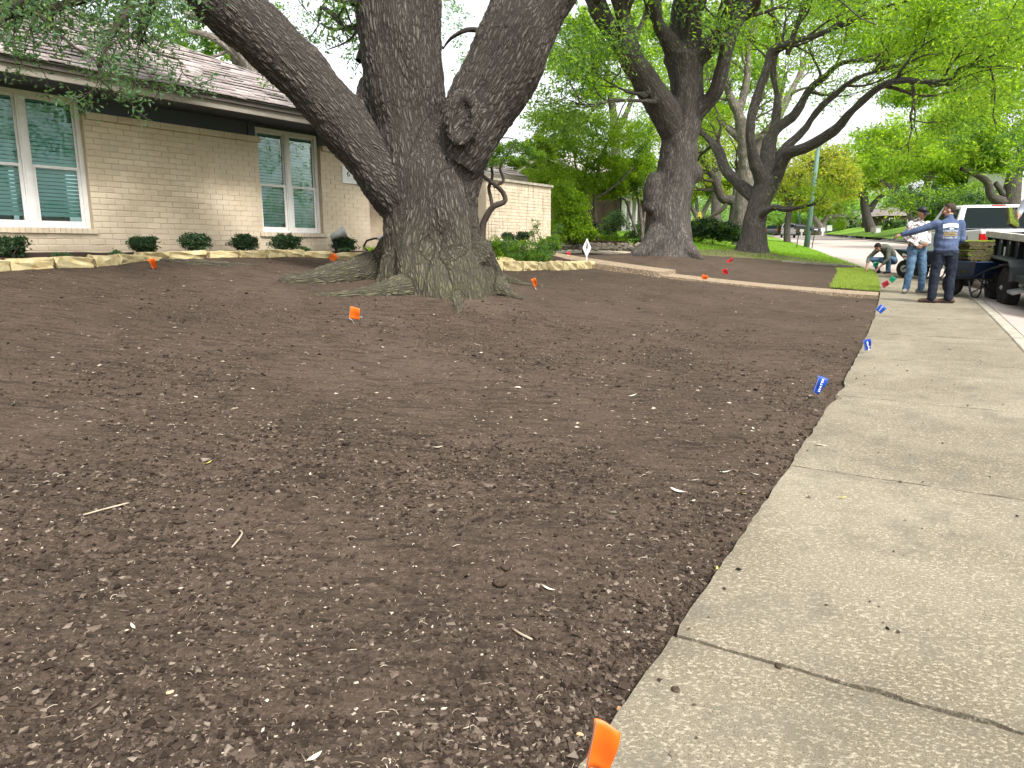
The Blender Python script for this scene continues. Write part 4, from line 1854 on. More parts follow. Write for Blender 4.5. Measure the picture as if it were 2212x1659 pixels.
# a root that surfaces again near the edging
P, r = root_path([(340, 558, 14), (395, 560, 22), (450, 564, 23), (512, 568, 17), (580, 573, 8)])
mb = MB()
P, r = smooth_path(P, r, .05)
mb.tube(P, r * (1 + .15 * vnoise(np.arange(len(r)) * .5, np.arange(len(r)) * 0., 65)), 12, flat=.8)
me = remesh(mb, .012, 2)
bark_attr(me, [(P, r)])
me.transform(Matrix.Translation(-Vector(base1)))
me.materials.append(M['bark'])
link('surface_root', me, oak)

# branches of the oak that show at the top edge
tw, tips = [], []
for pts in [((880, 92, 22, 10.0), (841, 70, 24, 10.2), (814, 34, 20, 10.3), (790, 12, 17, 10.4), (745, 0, 13, 10.5), (690, -14, 9, 10.6)),
            ((782, 132, 17, 10.6), (793, 92, 16, 10.7), (798, 45, 13, 10.8), (818, 0, 15, 10.9), (830, -60, 13, 11)),
            ((793, 97, 15, 10.7), (829, 66, 14, 10.6), (866, 30, 13, 10.4)),
            ((745, 60, 12, 10.9), (735, 40, 12, 10.9), (700, 16, 8, 11), (695, 45, 6, 11)),
            ((793, 52, 8, 10.8), (755, 58, 8, 10.8), (722, 64, 6, 10.9), (700, 50, 4, 11))]:
    pp = [(x * 1.0 - 6, y, w, Y) for x, y, w, Y in pts]
    P, r = limb_px(pp)
    tw.append(smooth_path(P, r, .08))
    for i in range(1, len(P)):
        grow(P[i], rs.normal(size=3) + np.array([-.2, 0, .5]), .8, r[i] * .4, 1, tw, tips, rs, .2, .9)
# the right side twig and others near the gaps of sky
for pts in [((1040, 66, 12, 10.2), (1010, 64, 10, 10.3), (975, 82, 7, 10.4), (958, 104, 3, 10.5))]:
    P, r = limb_px(pts)
    tw.append(smooth_path(P, r, .08))
    grow(P[-1], (-.3, .2, .3), .7, .02, 1, tw, tips, rs)
# limbs go on above the frame and carry the crown
crown_tw = []
for k, li in enumerate((1, 2, 3, 4)):
    P, r = limbs1[li]
    for j in range(3 if li != 1 else 5):
        i = len(P) - 1 - j * 5
        d = unit(P[i] - P[i - 4])
        grow(P[i], d + rs.normal(size=3) * .6 + np.array([0, 0, .1]), 4.2, max(r[i] * .55, .1), 2, crown_tw, tips if False else [], rs, .12, .9, (2, 4), .2, .01)
ct = [q for P, r in crown_tw for q in (P[-1], P[len(P) // 2])]
# the low leafy spray in front of the roof, from the leaning limb
sp_tw, sp_tips = [], []
for pts in [((150, -120, 40, 7.6), (60, -20, 30, 7.4), (-20, 60, 20, 7.3)),
            ((300, -120, 30, 7.9), (210, -20, 22, 7.8), (120, 15, 14, 7.6), (0, 40, 9, 7.5)),
            ((330, -60, 22, 8.0), (280, 20, 16, 7.9), (240, 80, 12, 7.8), (215, 150, 7, 7.7), (235, 190, 4, 7.65), (262, 205, 2.5, 7.6)),
            ((120, -60, 20, 7.6), (75, 10, 12, 7.5), (110, 55, 9, 7.5), (165, 105, 5, 7.5), (205, 125, 3, 7.5)),
            ((350, -80, 24, 8.2), (330, 10, 16, 8.2), (300, 70, 12, 8.2), (330, 110, 7, 8.2), (385, 128, 4, 8.2))]:
    P, r = limb_px(pts)
    a, b = smooth_path(P, r, .07)
    sp_tw.append((a, b))
    for i in range(4, len(a), 3):
        u = i / len(a)
        grow(a[i], unit(a[min(i + 2, len(a) - 1)] - a[i - 2]) * .8 + rs.normal(size=3) * .6 + np.array([0, 0, -.15]), .55 * (1.25 - u * .6), max(b[i] * .35, .006), 1, sp_tw, sp_tips, rs, -.1, .8, (2, 3), .22, .003)
tubes_to('leafy_branch', sp_tw, M['bark_thin'], oak, base1)
leaves_at([p for p, q in sp_tips], .13, 13, .062, M['leaf_teal'], 'low_foliage', oak, base1, rs, .7)
# denser mass at the very corner
cs = []
for x, y, w, Y, n in [(120, -10, 150, 7.8, 40), (280, 0, 120, 8.3, 34), (40, 30, 70, 7.5, 16), (210, 50, 90, 8.0, 10), (330, 40, 60, 8.6, 14), (380, 0, 60, 9.2, 14)]:
    for _ in range(n):
        cs.append(V(x + rs.normal() * w * .45, y + rs.normal() * w * .28, Y + rs.normal() * .5))
leaves_at(cs, .32, 40, .068, M['leaf_teal'], 'low_foliage', oak, base1, rs, .7)
tubes_to('branch', tw, M['bark_far'], oak, base1)
leaves_at([p for p, q in tips], .22, 16, .085, M['leaf_oak'], 'foliage', oak, base1, rs)
tubes_to('upper_branch', crown_tw, M['bark_far'], oak, base1)
leaves_at(pick(ct, 420, rs), .60, 32, .15, M['leaf_oak'], 'crown', oak, base1, rs)


def px_tree(name, label, base_px, Y, limbs, lm, crown_m, bark_m='bark_far', voxel=None, twig=None, per=26, size=.14, clump=.5, limit=900, seed=1, group=None, extra=None, zbase=None, grow_n=2, lvl=2, tL=2.4, up=.12):
    """limbs read off the photograph, twigs and leaves grown from them"""
    rs = np.random.default_rng(seed)
    b = V(base_px[0], base_px[1], Y)
    g = float(H(b[:1], b[1:2])[0])
    b[2] = min(b[2], g) - .02 if zbase is None else zbase
    t = thing(name, label, 'tree', tuple(b), group=group)
    main, tw, tips = [], [], []
    for pts, tr in limbs:
        P, r = limb_px(pts)
        if tr is None:
            P[0][2] = min(P[0][2], b[2] - .1)
        a, bb = smooth_path(P, r, max(.10, r.max() * .3))
        main.append((a, bb))
        if tr:
            n_, lv, LL = tr
            for i in np.linspace(len(a) * .45, len(a) - 1, n_ + 1).astype(int):
                d = unit(a[min(i + 1, len(a) - 1)] - a[max(i - 2, 0)])
                grow(a[i], d * .7 + unit(rs.normal(size=3)) * .75 + np.array([0, 0, up]), LL * rs.uniform(.7, 1.1), max(bb[i] * .5, .012), lv, tw, tips, rs, up, .8, (2, 4), .2, .006)
    if voxel:
        mb = MB()
        for P, r in main:
            mb.tube(P, r, 12)
        if extra:
            extra(mb)
        me = remesh(mb, voxel, 3)
        n = len(me.vertices)
        co = np.empty(n * 3, np.float32); me.vertices.foreach_get('co', co); co = co.reshape(-1, 3)
        no = np.empty(n * 3, np.float32); me.vertices.foreach_get('normal', no); no = no.reshape(-1, 3)
        co = co + no * (.035 * vnoise(co[:, 0] * 2.2 + co[:, 1] * 1.3, co[:, 2] * 1.3, 71) + .02 * vnoise(co[:, 0] * 6 + 3, co[:, 2] * 4, 72))[:, None].astype(np.float32)
        me.vertices.foreach_set('co', co.ravel())
        bark_attr(me, main)
        me.transform(Matrix.Translation(-Vector(b)))
        me.materials.append(M[bark_m])
        link('trunk', me, t)
    else:
        tubes_to('trunk', main, M[bark_m], t, b)
    if tw:
        tubes_to('branch', tw, M['bark_thin' if bark_m != 'bark_pale' else 'bark_pale'], t, b)
    cl = [p for p, q in tips]
    if cl:
        cl = pick(cl, limit, rs)
        mats = crown_m if isinstance(crown_m, (list, tuple)) else [crown_m]
        for i, m_ in enumerate(mats):
            leaves_at(cl[i::len(mats)], clump, per, size, M[m_], 'crown', t, b, rs)
    return t, b


def blob_leaves(parent, base, blobs, m, seed, size=.3, n_cl=60, per=60, rc=.28, flat=.65):
    """a crown as many small leaf clumps inside the volume of blobs: (x, y, half width, half height, depth) in the photograph"""
    rs = np.random.default_rng(seed)
    C, Rr = [], []
    for x, y, w, h, Y in blobs:
        c = V(x, y, Y)
        a, b = w * Y / F, h * Y / F
        k = int(n_cl)
        g = rs.normal(size=(k, 3))
        g /= np.linalg.norm(g, axis=1)[:, None]
        g *= (rs.random(k) ** .45)[:, None]
        C.append(c + g * np.array([a, a, b]))
        Rr.append(np.full(k, rc * (a * b) ** .5))
    C, Rr = np.concatenate(C), np.concatenate(Rr)
    return leaves_at(C, Rr, per, size, M[m], 'crown', parent, base, rs, flat)


# ---- second oak, at the far edge of the dug lawn
W2 = 21.0
T2 = lambda *p: [(x, y, w, W2 + dy) for x, y, w, dy in p]
limbs2 = [
    (T2((1440, 575, 150, 0), (1441, 550, 122, 0), (1444, 515, 98, 0), (1443, 450, 92, 0), (1455, 400, 86, 0), (1466, 340, 78, 0), (1468, 295, 74, 0), (1486, 235, 68, 0), (1482, 168, 68, 0), (1476, 118, 84, 0)), None),
    (T2((1470, 130, 50, 0), (1446, 91, 36, -.3), (1420, 48, 25, -.6), (1413, 0, 23, -.8), (1408, -70, 20, -1)), (3, 2, 2.6)),
    (T2((1472, 120, 48, 0), (1462, 82, 36, .3), (1464, 36, 30, .5), (1467, 0, 27, .7), (1470, -70, 22, 1)), (3, 2, 2.6)),
    (T2((1482, 130, 52, 0), (1492, 84, 44, 0), (1493, 36, 40, -.3), (1501, 0, 46, -.5), (1512, -90, 40, -.8)), (3, 2, 2.6)),
    (T2((1490, 135, 50, 0), (1527, 103, 40, -.3), (1556, 78, 34, -.5), (1580, 26, 30, -.8), (1598, -5, 28, -1), (1625, -70, 24, -1.2)), (4, 2, 2.6)),
    (T2((1466, 290, 66, 0), (1426, 228, 60, -.3), (1390, 168, 52, -.7), (1349, 106, 46, -1.1), (1318, 60, 40, -1.4), (1286, 12, 34, -1.7), (1262, -40, 30, -2)), (5, 2, 2.8)),
    (T2((1370, 115, 34, -.9), (1349, 48, 26, -1.0), (1333, 0, 24, -1.1), (1322, -50, 20, -1.2)), (3, 2, 2.4)),
    (T2((1372, 90, 16, -.9), (1390, 43, 14, -.7), (1409, 0, 12, -.5), (1418, -40, 9, -.4)), (2, 1, 1.8)),
    (T2((1490, 262, 40, 0), (1512, 238, 34, -.2), (1544, 202, 34, -.5), (1560, 144, 30, -.8), (1577, 84, 28, -1), (1601, 24, 26, -1.2), (1612, 0, 24, -1.3), (1640, -70, 20, -1.5)), (4, 2, 2.6)),
    (T2((1420, 222, 12, -.6), (1390, 218, 9, -1.3), (1313, 217, 8, -1.8), (1270, 227, 7, -2.1), (1222, 211, 6, -2.3), (1200, 175, 4, -2.4)), (5, 1, 1.5)),
    (T2((1395, 208, 11, -.8), (1342, 192, 8, -1.5), (1294, 163, 6, -1.9), (1251, 115, 4, -2.1)), (5, 1, 1.5)),
    (T2((1375, 172, 9, -.8), (1340, 165, 7, -1.2), (1305, 150, 5, -1.6), (1270, 150, 3, -1.9)), (4, 1, 1.4)),
]


def burl2(mb):
    c = V(1411, 418, W2 - .25)
    mb.ball(c, (.30, .30, .62))
    mb.ball(V(1500, 375, W2), (.22, .28, .30))
    mb.ball(V(1404, 445, W2 - .3), (.2, .2, .22))
    for a, dx in ((-1, 70), (1, 62), (-.4, 30)):
        mb.tube([V(1441 + dx * a * .2, 500, W2 - .3), V(1441 + dx * a * .7, 545, W2 - .45), V(1441 + dx * a * 1.25, 562, W2 - .6)], [.35, .28, .06], 10)


px_tree('oak_tree', 'thick knobbly oak with a burl on its trunk at the far edge of the soil', (1441, 552), W2, limbs2, 1, ['leaf_lime', 'leaf_oak'], 'bark_far', .045, per=34, size=.125, clump=.6, limit=1100, seed=12, extra=burl2)

# ---- third oak, on the neighbour's grass, with the long bough over the street
W3 = 30.0
T3 = lambda *p: [(x, y, w, W3 + dy) for x, y, w, dy in p]
limbs3 = [
    (T3((1622, 560, 84, 0), (1625, 535, 66, 0), (1628, 510, 54, 0), (1631, 475, 46, 0), (1648, 418, 48, 0), (1661, 385, 50, 0)), None),
    (T3((1665, 395, 40, 0), (1680, 374, 26, -.3), (1701, 334, 22, -.8), (1745, 317, 22, -1.6), (1802, 282, 20, -2.6), (1842, 238, 18, -3.4), (1899, 189, 17, -4.4), (1943, 174, 16, -5.2), (1987, 176, 14, -6), (2044, 176, 12, -7), (2075, 150, 11, -7.5), (2141, 123, 9, -8.6), (2207, 79, 6, -9.6), (2260, 50, 4, -10.4)), (11, 2, 2.6)),
    (T3((1668, 390, 34, 0), (1680, 362, 22, 0), (1692, 326, 18, .2), (1736, 282, 15, 0), (1767, 238, 13, -.4), (1815, 194, 12, -1), (1855, 167, 11, -1.6), (1925, 145, 9, -2.6), (1965, 136, 8, -3.2), (2031, 119, 7, -4.2), (2097, 112, 5, -5.2), (2160, 90, 4, -6)), (9, 2, 2.4)),
    (T3((1654, 400, 40, 0), (1646, 385, 34, -.1), (1626, 334, 22, -.3), (1621, 273, 20, -.5), (1635, 211, 18, -.6), (1657, 150, 17, -.7), (1667, 108, 16, -.8), (1705, 92, 13, -1.2), (1767, 75, 11, -1.8), (1824, 48, 10, -2.6), (1877, 26, 8, -3.4), (1943, 6, 6, -4.4), (2010, -10, 4, -5.4)), (9, 2, 2.4)),
    (T3((1657, 390, 42, 0), (1659, 350, 34, .4), (1662, 308, 28, .8), (1676, 280, 22, 1), (1718, 246, 17, 1), (1745, 198, 15, .8), (1780, 167, 12, .4), (1820, 136, 11, 0), (1899, 130, 9, -.8), (1960, 119, 8, -1.6), (2050, 95, 5, -2.8)), (8, 2, 2.4)),
    (T3((1666, 300, 22, .8), (1674, 264, 18, 1.2), (1679, 211, 15, 1.4), (1670, 154, 13, 1.5), (1679, 88, 11, 1.6), (1670, 26, 9, 1.7), (1665, -40, 8, 1.8)), (6, 2, 2.2)),
    (T3((1640, 440, 32, 0), (1622, 420, 27, .3), (1573, 374, 22, 1), (1547, 317, 18, 1.6), (1511, 282, 14, 2.2), (1486, 262, 11, 2.6), (1450, 230, 8, 3)), (6, 2, 2.2)),
    (T3((1700, 120, 12, -1), (1720, 60, 11, -1.4), (1740, 10, 9, -1.8), (1765, -40, 7, -2.2)), (4, 2, 2.2)),
    (T3((1645, 462, 14, -.4), (1672, 447, 13, -.8), (1700, 452, 10, -1.2), (1738, 446, 8, -1.7), (1768, 438, 5, -2.2)), (3, 1, 1.2)),
]
px_tree('oak_tree', 'oak on the grass whose long dark bough reaches right over the street', (1625, 535), W3, limbs3, 1, ['leaf_lime', 'leaf_bright', 'leaf_lime'], 'bark_far', .05, per=34, size=.15, clump=.8, limit=1900, seed=23)

# ---- the pale oak just behind it and a dark leaning one
W4 = 38
T4 = lambda *p: [(x, y, w, W4 + dy) for x, y, w, dy in p]
px_tree('oak_tree', 'pale grey oak standing close behind the oak with the long bough', (1603, 520), W4,
        [(T4((1603, 545, 50, 0), (1603, 520, 40, 0), (1605, 440, 36, 0), (1612, 374, 32, 0), (1606, 290, 26, 0), (1591, 238, 20, 0), (1577, 207, 14, 0), (1564, 163, 10, 0), (1555, 110, 7, 0)), (5, 2, 3)),
         (T4((1595, 250, 18, 0), (1612, 180, 14, 0), (1617, 110, 10, 0), (1625, 50, 8, 0)), (5, 2, 3)),
         (T4((1612, 370, 26, 0), (1640, 310, 22, .5), (1672, 268, 20, 1), (1700, 215, 15, 1.5), (1725, 165, 11, 2), (1740, 120, 7, 2)), (5, 2, 3)),
         (T4((1600, 300, 16, 0), (1560, 265, 12, .5), (1530, 240, 9, 1)), (3, 2, 2.6))],
        1, ['leaf_lime', 'leaf_oak'], 'bark_pale', .06, per=16, size=.22, clump=.8, limit=520, seed=31)
W5 = 44
T5 = lambda *p: [(x, y, w, W5 + dy) for x, y, w, dy in p]
px_tree('oak_tree', 'dark slender oak with a bent limb between the hedge and the pale oak', (1580, 505), W5,
        [(T5((1578, 530, 30, 0), (1580, 505, 24, 0), (1588, 440, 22, 0), (1560, 428, 19, 0), (1545, 392, 15, 0), (1520, 352, 11, 0), (1500, 330, 8, 0)), (5, 2, 2.6)),
         (T5((1588, 445, 20, 0), (1592, 400, 14, 1), (1596, 350, 10, 1.5)), (4, 2, 2.6)),
         (T5((1545, 388, 8, 0), (1525, 372, 7, 0), (1502, 378, 5, 0)), (2, 1, 1.6))],
        1, ['leaf_olive', 'leaf_lime'], 'bark_far', None, per=16, size=.22, clump=.8, limit=420, seed=37)

# ---- trees beyond: (name, label, base, depth, limbs, crown blobs, leaf, bark)
def far_tree(label, base, Y, trunk, blobs, leaf, seed, bark='bark_far', size=None, n_cl=46, per=60, rc=.30, name='oak_tree', group=None):
    b = V(base[0], base[1], Y)
    g = float(H(b[:1], b[1:2])[0])
    t = thing(name, label, 'tree', (b[0], b[1], min(b[2], g + .05)), group=group)
    sh = Y - blobs[0][4]
    if abs(sh) > 8:
        blobs = [(x, y, w, h, q + sh) for x, y, w, h, q in blobs]
    L = []
    for k, pts in enumerate(trunk):
        P, r = limb_px([(x, y, w, Y + dy) for x, y, w, dy in pts])
        if k == 0:
            P[0][2] = min(P[0][2], g - .3)
        L.append(smooth_path(P, r, .3))
    tubes_to('trunk', L, M[bark], t, t.location)
    if blobs:
        leaves = leaf if isinstance(leaf, (list, tuple)) else [leaf]
        for i, m_ in enumerate(leaves):
            blob_leaves(t, t.location, blobs, m_, seed + i, size or max(.16, Y * .0052), n_cl // len(leaves), per, rc)
    return t


far_tree('stout grey oak across the street whose trunk forks above the grass', (1884, 506), 112,
         [[(1886, 520, 34, 0), (1884, 505, 26, 0), (1873, 470, 19, 0), (1867, 436, 17, 0), (1868, 424, 14, 0)], [(1878, 455, 14, 0), (1898, 428, 9, 0), (1925, 412, 7, 0), (1955, 392, 5, 0)], [(1866, 430, 10, 0), (1845, 400, 7, 0), (1820, 380, 4, 0)]],
         [(1845, 400, 70, 30, 78), (1880, 370, 90, 36, 80), (1810, 350, 70, 40, 80), (1935, 385, 60, 26, 79)], ['leaf_lime', 'leaf_olive'], 101)
far_tree('pale oak with two trunks in a V across the street behind the pole', (1773, 499), 135,
         [[(1774, 512, 20, 0), (1773, 498, 16, 0), (1766, 480, 12, 0), (1753, 466, 9, 0), (1742, 455, 6, 0)], [(1774, 497, 15, 0), (1780, 482, 11, 0), (1788, 466, 9, 0), (1792, 450, 6, 0)]],
         [(1772, 425, 60, 36, 95), (1735, 440, 40, 20, 94), (1800, 400, 55, 30, 97)], ['leaf_lime', 'leaf_olive'], 103, 'bark_pale')
far_tree('many stemmed oak across the street behind the man in the patterned hoodie', (1974, 505), 82,
         [[(1975, 520, 30, 0), (1974, 500, 24, 0), (1971, 462, 21, 0), (1948, 428, 14, 0), (1918, 398, 9, 0), (1895, 385, 6, 0)], [(1974, 470, 18, 0), (1992, 428, 14, 0), (2006, 385, 11, 0), (2018, 350, 8, 0)], [(1985, 440, 10, 0), (2012, 410, 8, 0), (2030, 380, 6, 0)], [(1965, 440, 9, 0), (1966, 400, 7, 0)]],
         [(1960, 340, 90, 40, 62), (1900, 355, 60, 32, 62), (2040, 330, 90, 46, 62), (1980, 290, 90, 46, 64), (2060, 270, 80, 46, 64), (1890, 310, 60, 36, 65), (2050, 385, 60, 34, 62), (2105, 395, 50, 30, 62), (2060, 350, 70, 34, 64)], ['leaf_bright', 'leaf_lime', 'leaf_bright'], 107, 'bark_pale', n_cl=66)
far_tree('big oak with a long low limb across the street behind the white pickup', (2184, 500), 53,
         [[(2186, 520, 50, 0), (2184, 480, 42, 0), (2184, 430, 36, 0), (2190, 385, 30, 0), (2195, 340, 22, 0)], [(2178, 440, 26, 0), (2142, 425, 18, 0), (2133, 394, 15, 0), (2105, 375, 12, 0), (2076, 364, 9, 0)], [(2196, 370, 16, 0), (2225, 350, 12, 0)], [(2172, 425, 14, 0), (2150, 395, 10, 0)]],
         [(2180, 260, 110, 70, 48), (2120, 310, 70, 40, 47), (2240, 320, 70, 60, 48), (2090, 250, 70, 50, 50), (2200, 180, 110, 60, 50), (2150, 350, 50, 20, 47)], ['leaf_bright', 'leaf_lime', 'leaf_oak'], 113, n_cl=72, size=.26)
far_tree('olive toned drooping oak whose twigs hang behind the leaning green pole', (1700, 512), 66,
         [[(1702, 520, 16, 0), (1700, 500, 14, 0), (1706, 450, 12, 0), (1720, 400, 10, 0), (1750, 360, 8, 0), (1800, 340, 6, 0)], [(1706, 450, 10, 0), (1690, 400, 8, 0), (1680, 360, 6, 0)], [(1718, 405, 8, 0), (1770, 385, 6, 0), (1810, 395, 4, 0)], [(1735, 375, 6, 0), (1760, 345, 6, 0), (1830, 330, 4, 0)]],
         [(1740, 375, 70, 44, 66), (1790, 365, 60, 46, 66), (1700, 390, 50, 44, 67), (1820, 400, 36, 40, 66), (1745, 430, 60, 24, 66)], 'leaf_olive', 127, n_cl=60, per=46)
far_tree('low spreading pale green tree at the bend of the street beyond the cars', (1672, 503), 150,
         [[(1673, 507, 6, 0), (1672, 495, 5, 0), (1680, 480, 4, 0), (1700, 470, 3, 0)], [(1672, 492, 4, 0), (1660, 478, 3, 0)]],
         [(1690, 462, 60, 20, 150), (1740, 462, 45, 18, 152), (1650, 470, 35, 20, 150)], 'leaf_far', 131, name='spreading_tree')
far_tree('pale oak with three stems behind the dark hedge', (1510, 498), 70,
         [[(1512, 510, 18, 0), (1510, 490, 15, 0), (1506, 470, 12, 0), (1488, 440, 8, 0), (1465, 425, 5, 0)], [(1510, 480, 13, 0), (1524, 450, 10, 0), (1535, 430, 8, 0), (1550, 400, 5, 0)], [(1508, 470, 9, 0), (1504, 430, 7, 0), (1500, 400, 5, 0)]],
         [(1500, 380, 60, 40, 70), (1540, 330, 60, 50, 71), (1475, 420, 40, 24, 70), (1560, 400, 36, 30, 70), (1470, 330, 40, 40, 72), (1520, 270, 60, 40, 73)], ['leaf_lime', 'leaf_olive'], 137, 'bark_pale')

# trees behind the house
far_tree('grey limbed oak rising behind the hip of the grey roof', (560, 540), 24,
         [[(610, 420, 60, 0), (590, 300, 54, 0), (560, 170, 44, 0), (530, 120, 34, 0), (490, 80, 26, 0), (450, 45, 20, 0), (400, 30, 14, 0)], [(560, 165, 30, 0), (535, 95, 26, 0), (500, 60, 20, 0), (470, 20, 16, 0), (450, -30, 12, 0)], [(548, 150, 20, 0), (500, 108, 18, 0), (455, 78, 14, 0), (410, 68, 9, 0)], [(575, 170, 26, 0), (560, 120, 18, 0), (530, 60, 12, 0)], [(520, 160, 22, .5), (505, 120, 16, .5), (495, 90, 12, .5)], [(500, 105, 8, 0), (470, 120, 6, 0), (440, 128, 4, 0)]],
         [(440, 40, 90, 40, 25), (520, 90, 60, 40, 27), (380, 90, 50, 36, 26), (560, 40, 70, 40, 28), (600, 150, 40, 30, 27), (450, 110, 60, 22, 25)], ['leaf_lime', 'leaf_oak'], 141, 'bark_pale', size=.13, n_cl=40, per=44, rc=.24)
far_tree('leafy oak behind the house between the leaning limb and the middle limb', (700, 540), 30,
         [[(700, 400, 20, 0), (740, 260, 16, 0), (760, 215, 12, 0)]],
         [(680, 40, 60, 30, 30), (740, 20, 50, 26, 30), (650, 90, 40, 24, 30), (770, 110, 40, 26, 31), (760, 60, 30, 24, 30)], 'leaf_oak', 149, size=.13, n_cl=16, per=26, rc=.30)
far_tree('leafy oak behind the house glimpsed between the middle and right limbs', (985, 540), 34,
         [[(990, 400, 14, 0), (978, 300, 11, 0), (975, 240, 8, 0)]],
         [(985, 60, 32, 40, 34), (1000, 130, 30, 36, 34), (975, 10, 34, 30, 35)], 'leaf_oak', 151, size=.13, n_cl=13, per=24, rc=.34)

# small trees between the house and the neighbour
far_tree('twisted small tree with bare crooked stems in front of the screen wall', (1043, 512), 13.6,
         [[(1040, 520, 17, 0), (1042, 500, 15, 0), (1050, 470, 14, 0), (1066, 446, 13, 0), (1082, 440, 12, 0), (1092, 432, 11, 0), (1086, 415, 10, 0), (1068, 398, 9, 0), (1050, 385, 8, 0), (1035, 370, 7, 0), (1030, 350, 6, 0)],
          [(1064, 445, 9, 0), (1060, 425, 8, .1), (1056, 405, 8, .1), (1062, 390, 7, .1), (1064, 375, 6, .1), (1060, 350, 5, .1), (1058, 320, 4, .1)],
          [(1066, 405, 7, 0), (1078, 398, 7, 0), (1087, 392, 7, 0), (1086, 380, 6, 0), (1080, 365, 5, 0), (1090, 345, 4, 0), (1110, 310, 3, 0)],
          [(1056, 340, 4, .1), (1062, 315, 4, .1), (1085, 298, 3, .1), (1110, 300, 2, .1)]],
         [(1050, 350, 34, 18, 13.6), (1090, 345, 44, 16, 13.8), (1075, 325, 34, 16, 13.7), (1115, 350, 24, 12, 13.8), (1150, 340, 26, 16, 14.2), (1120, 318, 30, 14, 14)], ['leaf_oak', 'leaf_lime'], 157, 'bark_thin', size=.055, n_cl=34, per=34, rc=.36, name='small_tree')
far_tree('tall airy small tree with thin pale stems left of the knobbly oak', (1290, 520), 24,
         [[(1262, 520, 7, 0), (1258, 430, 6, 0), (1248, 380, 5, 0), (1240, 330, 4, 0), (1250, 260, 3, 0)], [(1290, 520, 7, 0), (1284, 420, 6, 0), (1300, 340, 5, 0), (1330, 270, 4, 0)], [(1262, 400, 5, 0), (1270, 340, 4, 0), (1290, 280, 3, 0)], [(1320, 300, 3, 0), (1345, 230, 3, 0), (1370, 200, 2, 0)], [(1285, 430, 4, 0), (1330, 400, 4, 0), (1370, 360, 3, 0)]],
         [(1190, 270, 60, 44, 22), (1250, 260, 60, 40, 24), (1320, 290, 70, 44, 24), (1380, 300, 44, 44, 25), (1230, 320, 60, 30, 23), (1300, 350, 60, 28, 24), (1370, 360, 50, 30, 25), (1170, 320, 40, 26, 21), (1190, 385, 60, 34, 23), (1255, 395, 60, 34, 24), (1230, 430, 50, 24, 25), (1310, 400, 50, 30, 25)], ['leaf_lime', 'leaf_bright'], 163, 'bark_pale', size=.10, n_cl=96, per=44, rc=.26, name='small_tree')
far_tree('small tree with white bare stems hard against the trunk of the knobbly oak', (1385, 520), 26,
         [[(1392, 530, 9, 0), (1385, 470, 7, 0), (1378, 430, 6, 0), (1370, 390, 5, 0)], [(1376, 505, 5, 0), (1360, 460, 5, 0), (1350, 432, 4, 0), (1330, 420, 3, 0)], [(1390, 480, 6, 0), (1395, 430, 5, 0), (1390, 390, 4, 0)]],
         [(1370, 400, 44, 30, 26), (1340, 390, 40, 24, 26), (1395, 360, 30, 30, 27), (1310, 415, 30, 16, 25)], ['leaf_oak', 'leaf_lime'], 167, 'bark_pale', size=.11, n_cl=64, per=44, rc=.28, name='small_tree')
far_tree('tall bright tree filling the gap between the right limb and the knobbly oak', (1330, 500), 46,
         [[(1330, 520, 24, 0), (1332, 400, 20, 0), (1325, 250, 16, 0), (1310, 150, 10, 0)], [(1330, 300, 12, 0), (1370, 200, 9, 0), (1390, 120, 6, 0)]],
         [(1250, 130, 70, 40, 46), (1330, 100, 80, 50, 46), (1300, 190, 70, 36, 46), (1400, 160, 60, 50, 47), (1260, 60, 50, 40, 46), (1380, 40, 70, 44, 48), (1440, 80, 50, 50, 48)], ['leaf_bright', 'leaf_lime'], 173, n_cl=84, per=50, size=.22, rc=.26)
far_tree('tall tree with green crown behind the pale oak', (1545, 500), 60,
         [[(1545, 520, 24, 0), (1548, 400, 20, 0), (1545, 250, 14, 0)]],
         [(1530, 160, 60, 50, 60), (1590, 120, 60, 50, 60), (1640, 170, 50, 40, 61), (1540, 60, 60, 50, 62), (1640, 60, 50, 50, 62), (1560, 230, 50, 30, 60)], ['leaf_lime', 'leaf_bright'], 179, n_cl=56, per=46, rc=.28)
far_tree('tall tree with bright crown beyond the long bough on the right', (2080, 480), 90,
         [[(2080, 500, 22, 0), (2080, 400, 18, 0), (2075, 250, 14, 0)]],
         [(2040, 170, 90, 50, 90), (2120, 130, 90, 60, 90), (1960, 190, 60, 40, 90), (2180, 80, 80, 60, 92), (2060, 80, 80, 50, 92), (1940, 110, 60, 50, 93), (1860, 80, 60, 50, 94), (1980, 30, 70, 50, 94), (1800, 20, 60, 40, 94), (2100, 220, 80, 50, 90)], ['leaf_bright', 'leaf_lime'], 181, n_cl=84, per=52, rc=.28)

# shrubs and hedges
def shrub(label, base, Y, blobs, leaf, seed, name='shrub', size=.05, n_cl=26, per=50, rc=.34, stems=True, group=None):
    b = V(base[0], base[1], Y)
    if abs(Y - blobs[0][4]) > 8:
        blobs = [(x, y, w, h, q + Y - blobs[0][4]) for x, y, w, h, q in blobs]
    t = thing(name, label, 'shrub', tuple(b), group=group)
    rs = np.random.default_rng(seed)
    if stems:
        L = []
        for k in range(7):
            q = blobs[k % len(blobs)]
            c = V(q[0] + rs.normal() * q[2] * .4, q[1] + rs.normal() * q[3] * .3, q[4] + rs.normal() * .1)
            mid = (b + c) / 2 + rs.normal(size=3) * .03
            L.append(smooth_path([b - np.array([0, 0, .05]), mid, c], [.012, .009, .004], .05))
        tubes_to('stem', L, M['bark_thin'], t, b)
    mats = leaf if isinstance(leaf, (list, tuple)) else [leaf]
    for i, m_ in enumerate(mats):
        o = blob_leaves(t, b, blobs, m_, seed + i, size, n_cl // len(mats), per, rc)
        o.name = 'foliage'
    return t


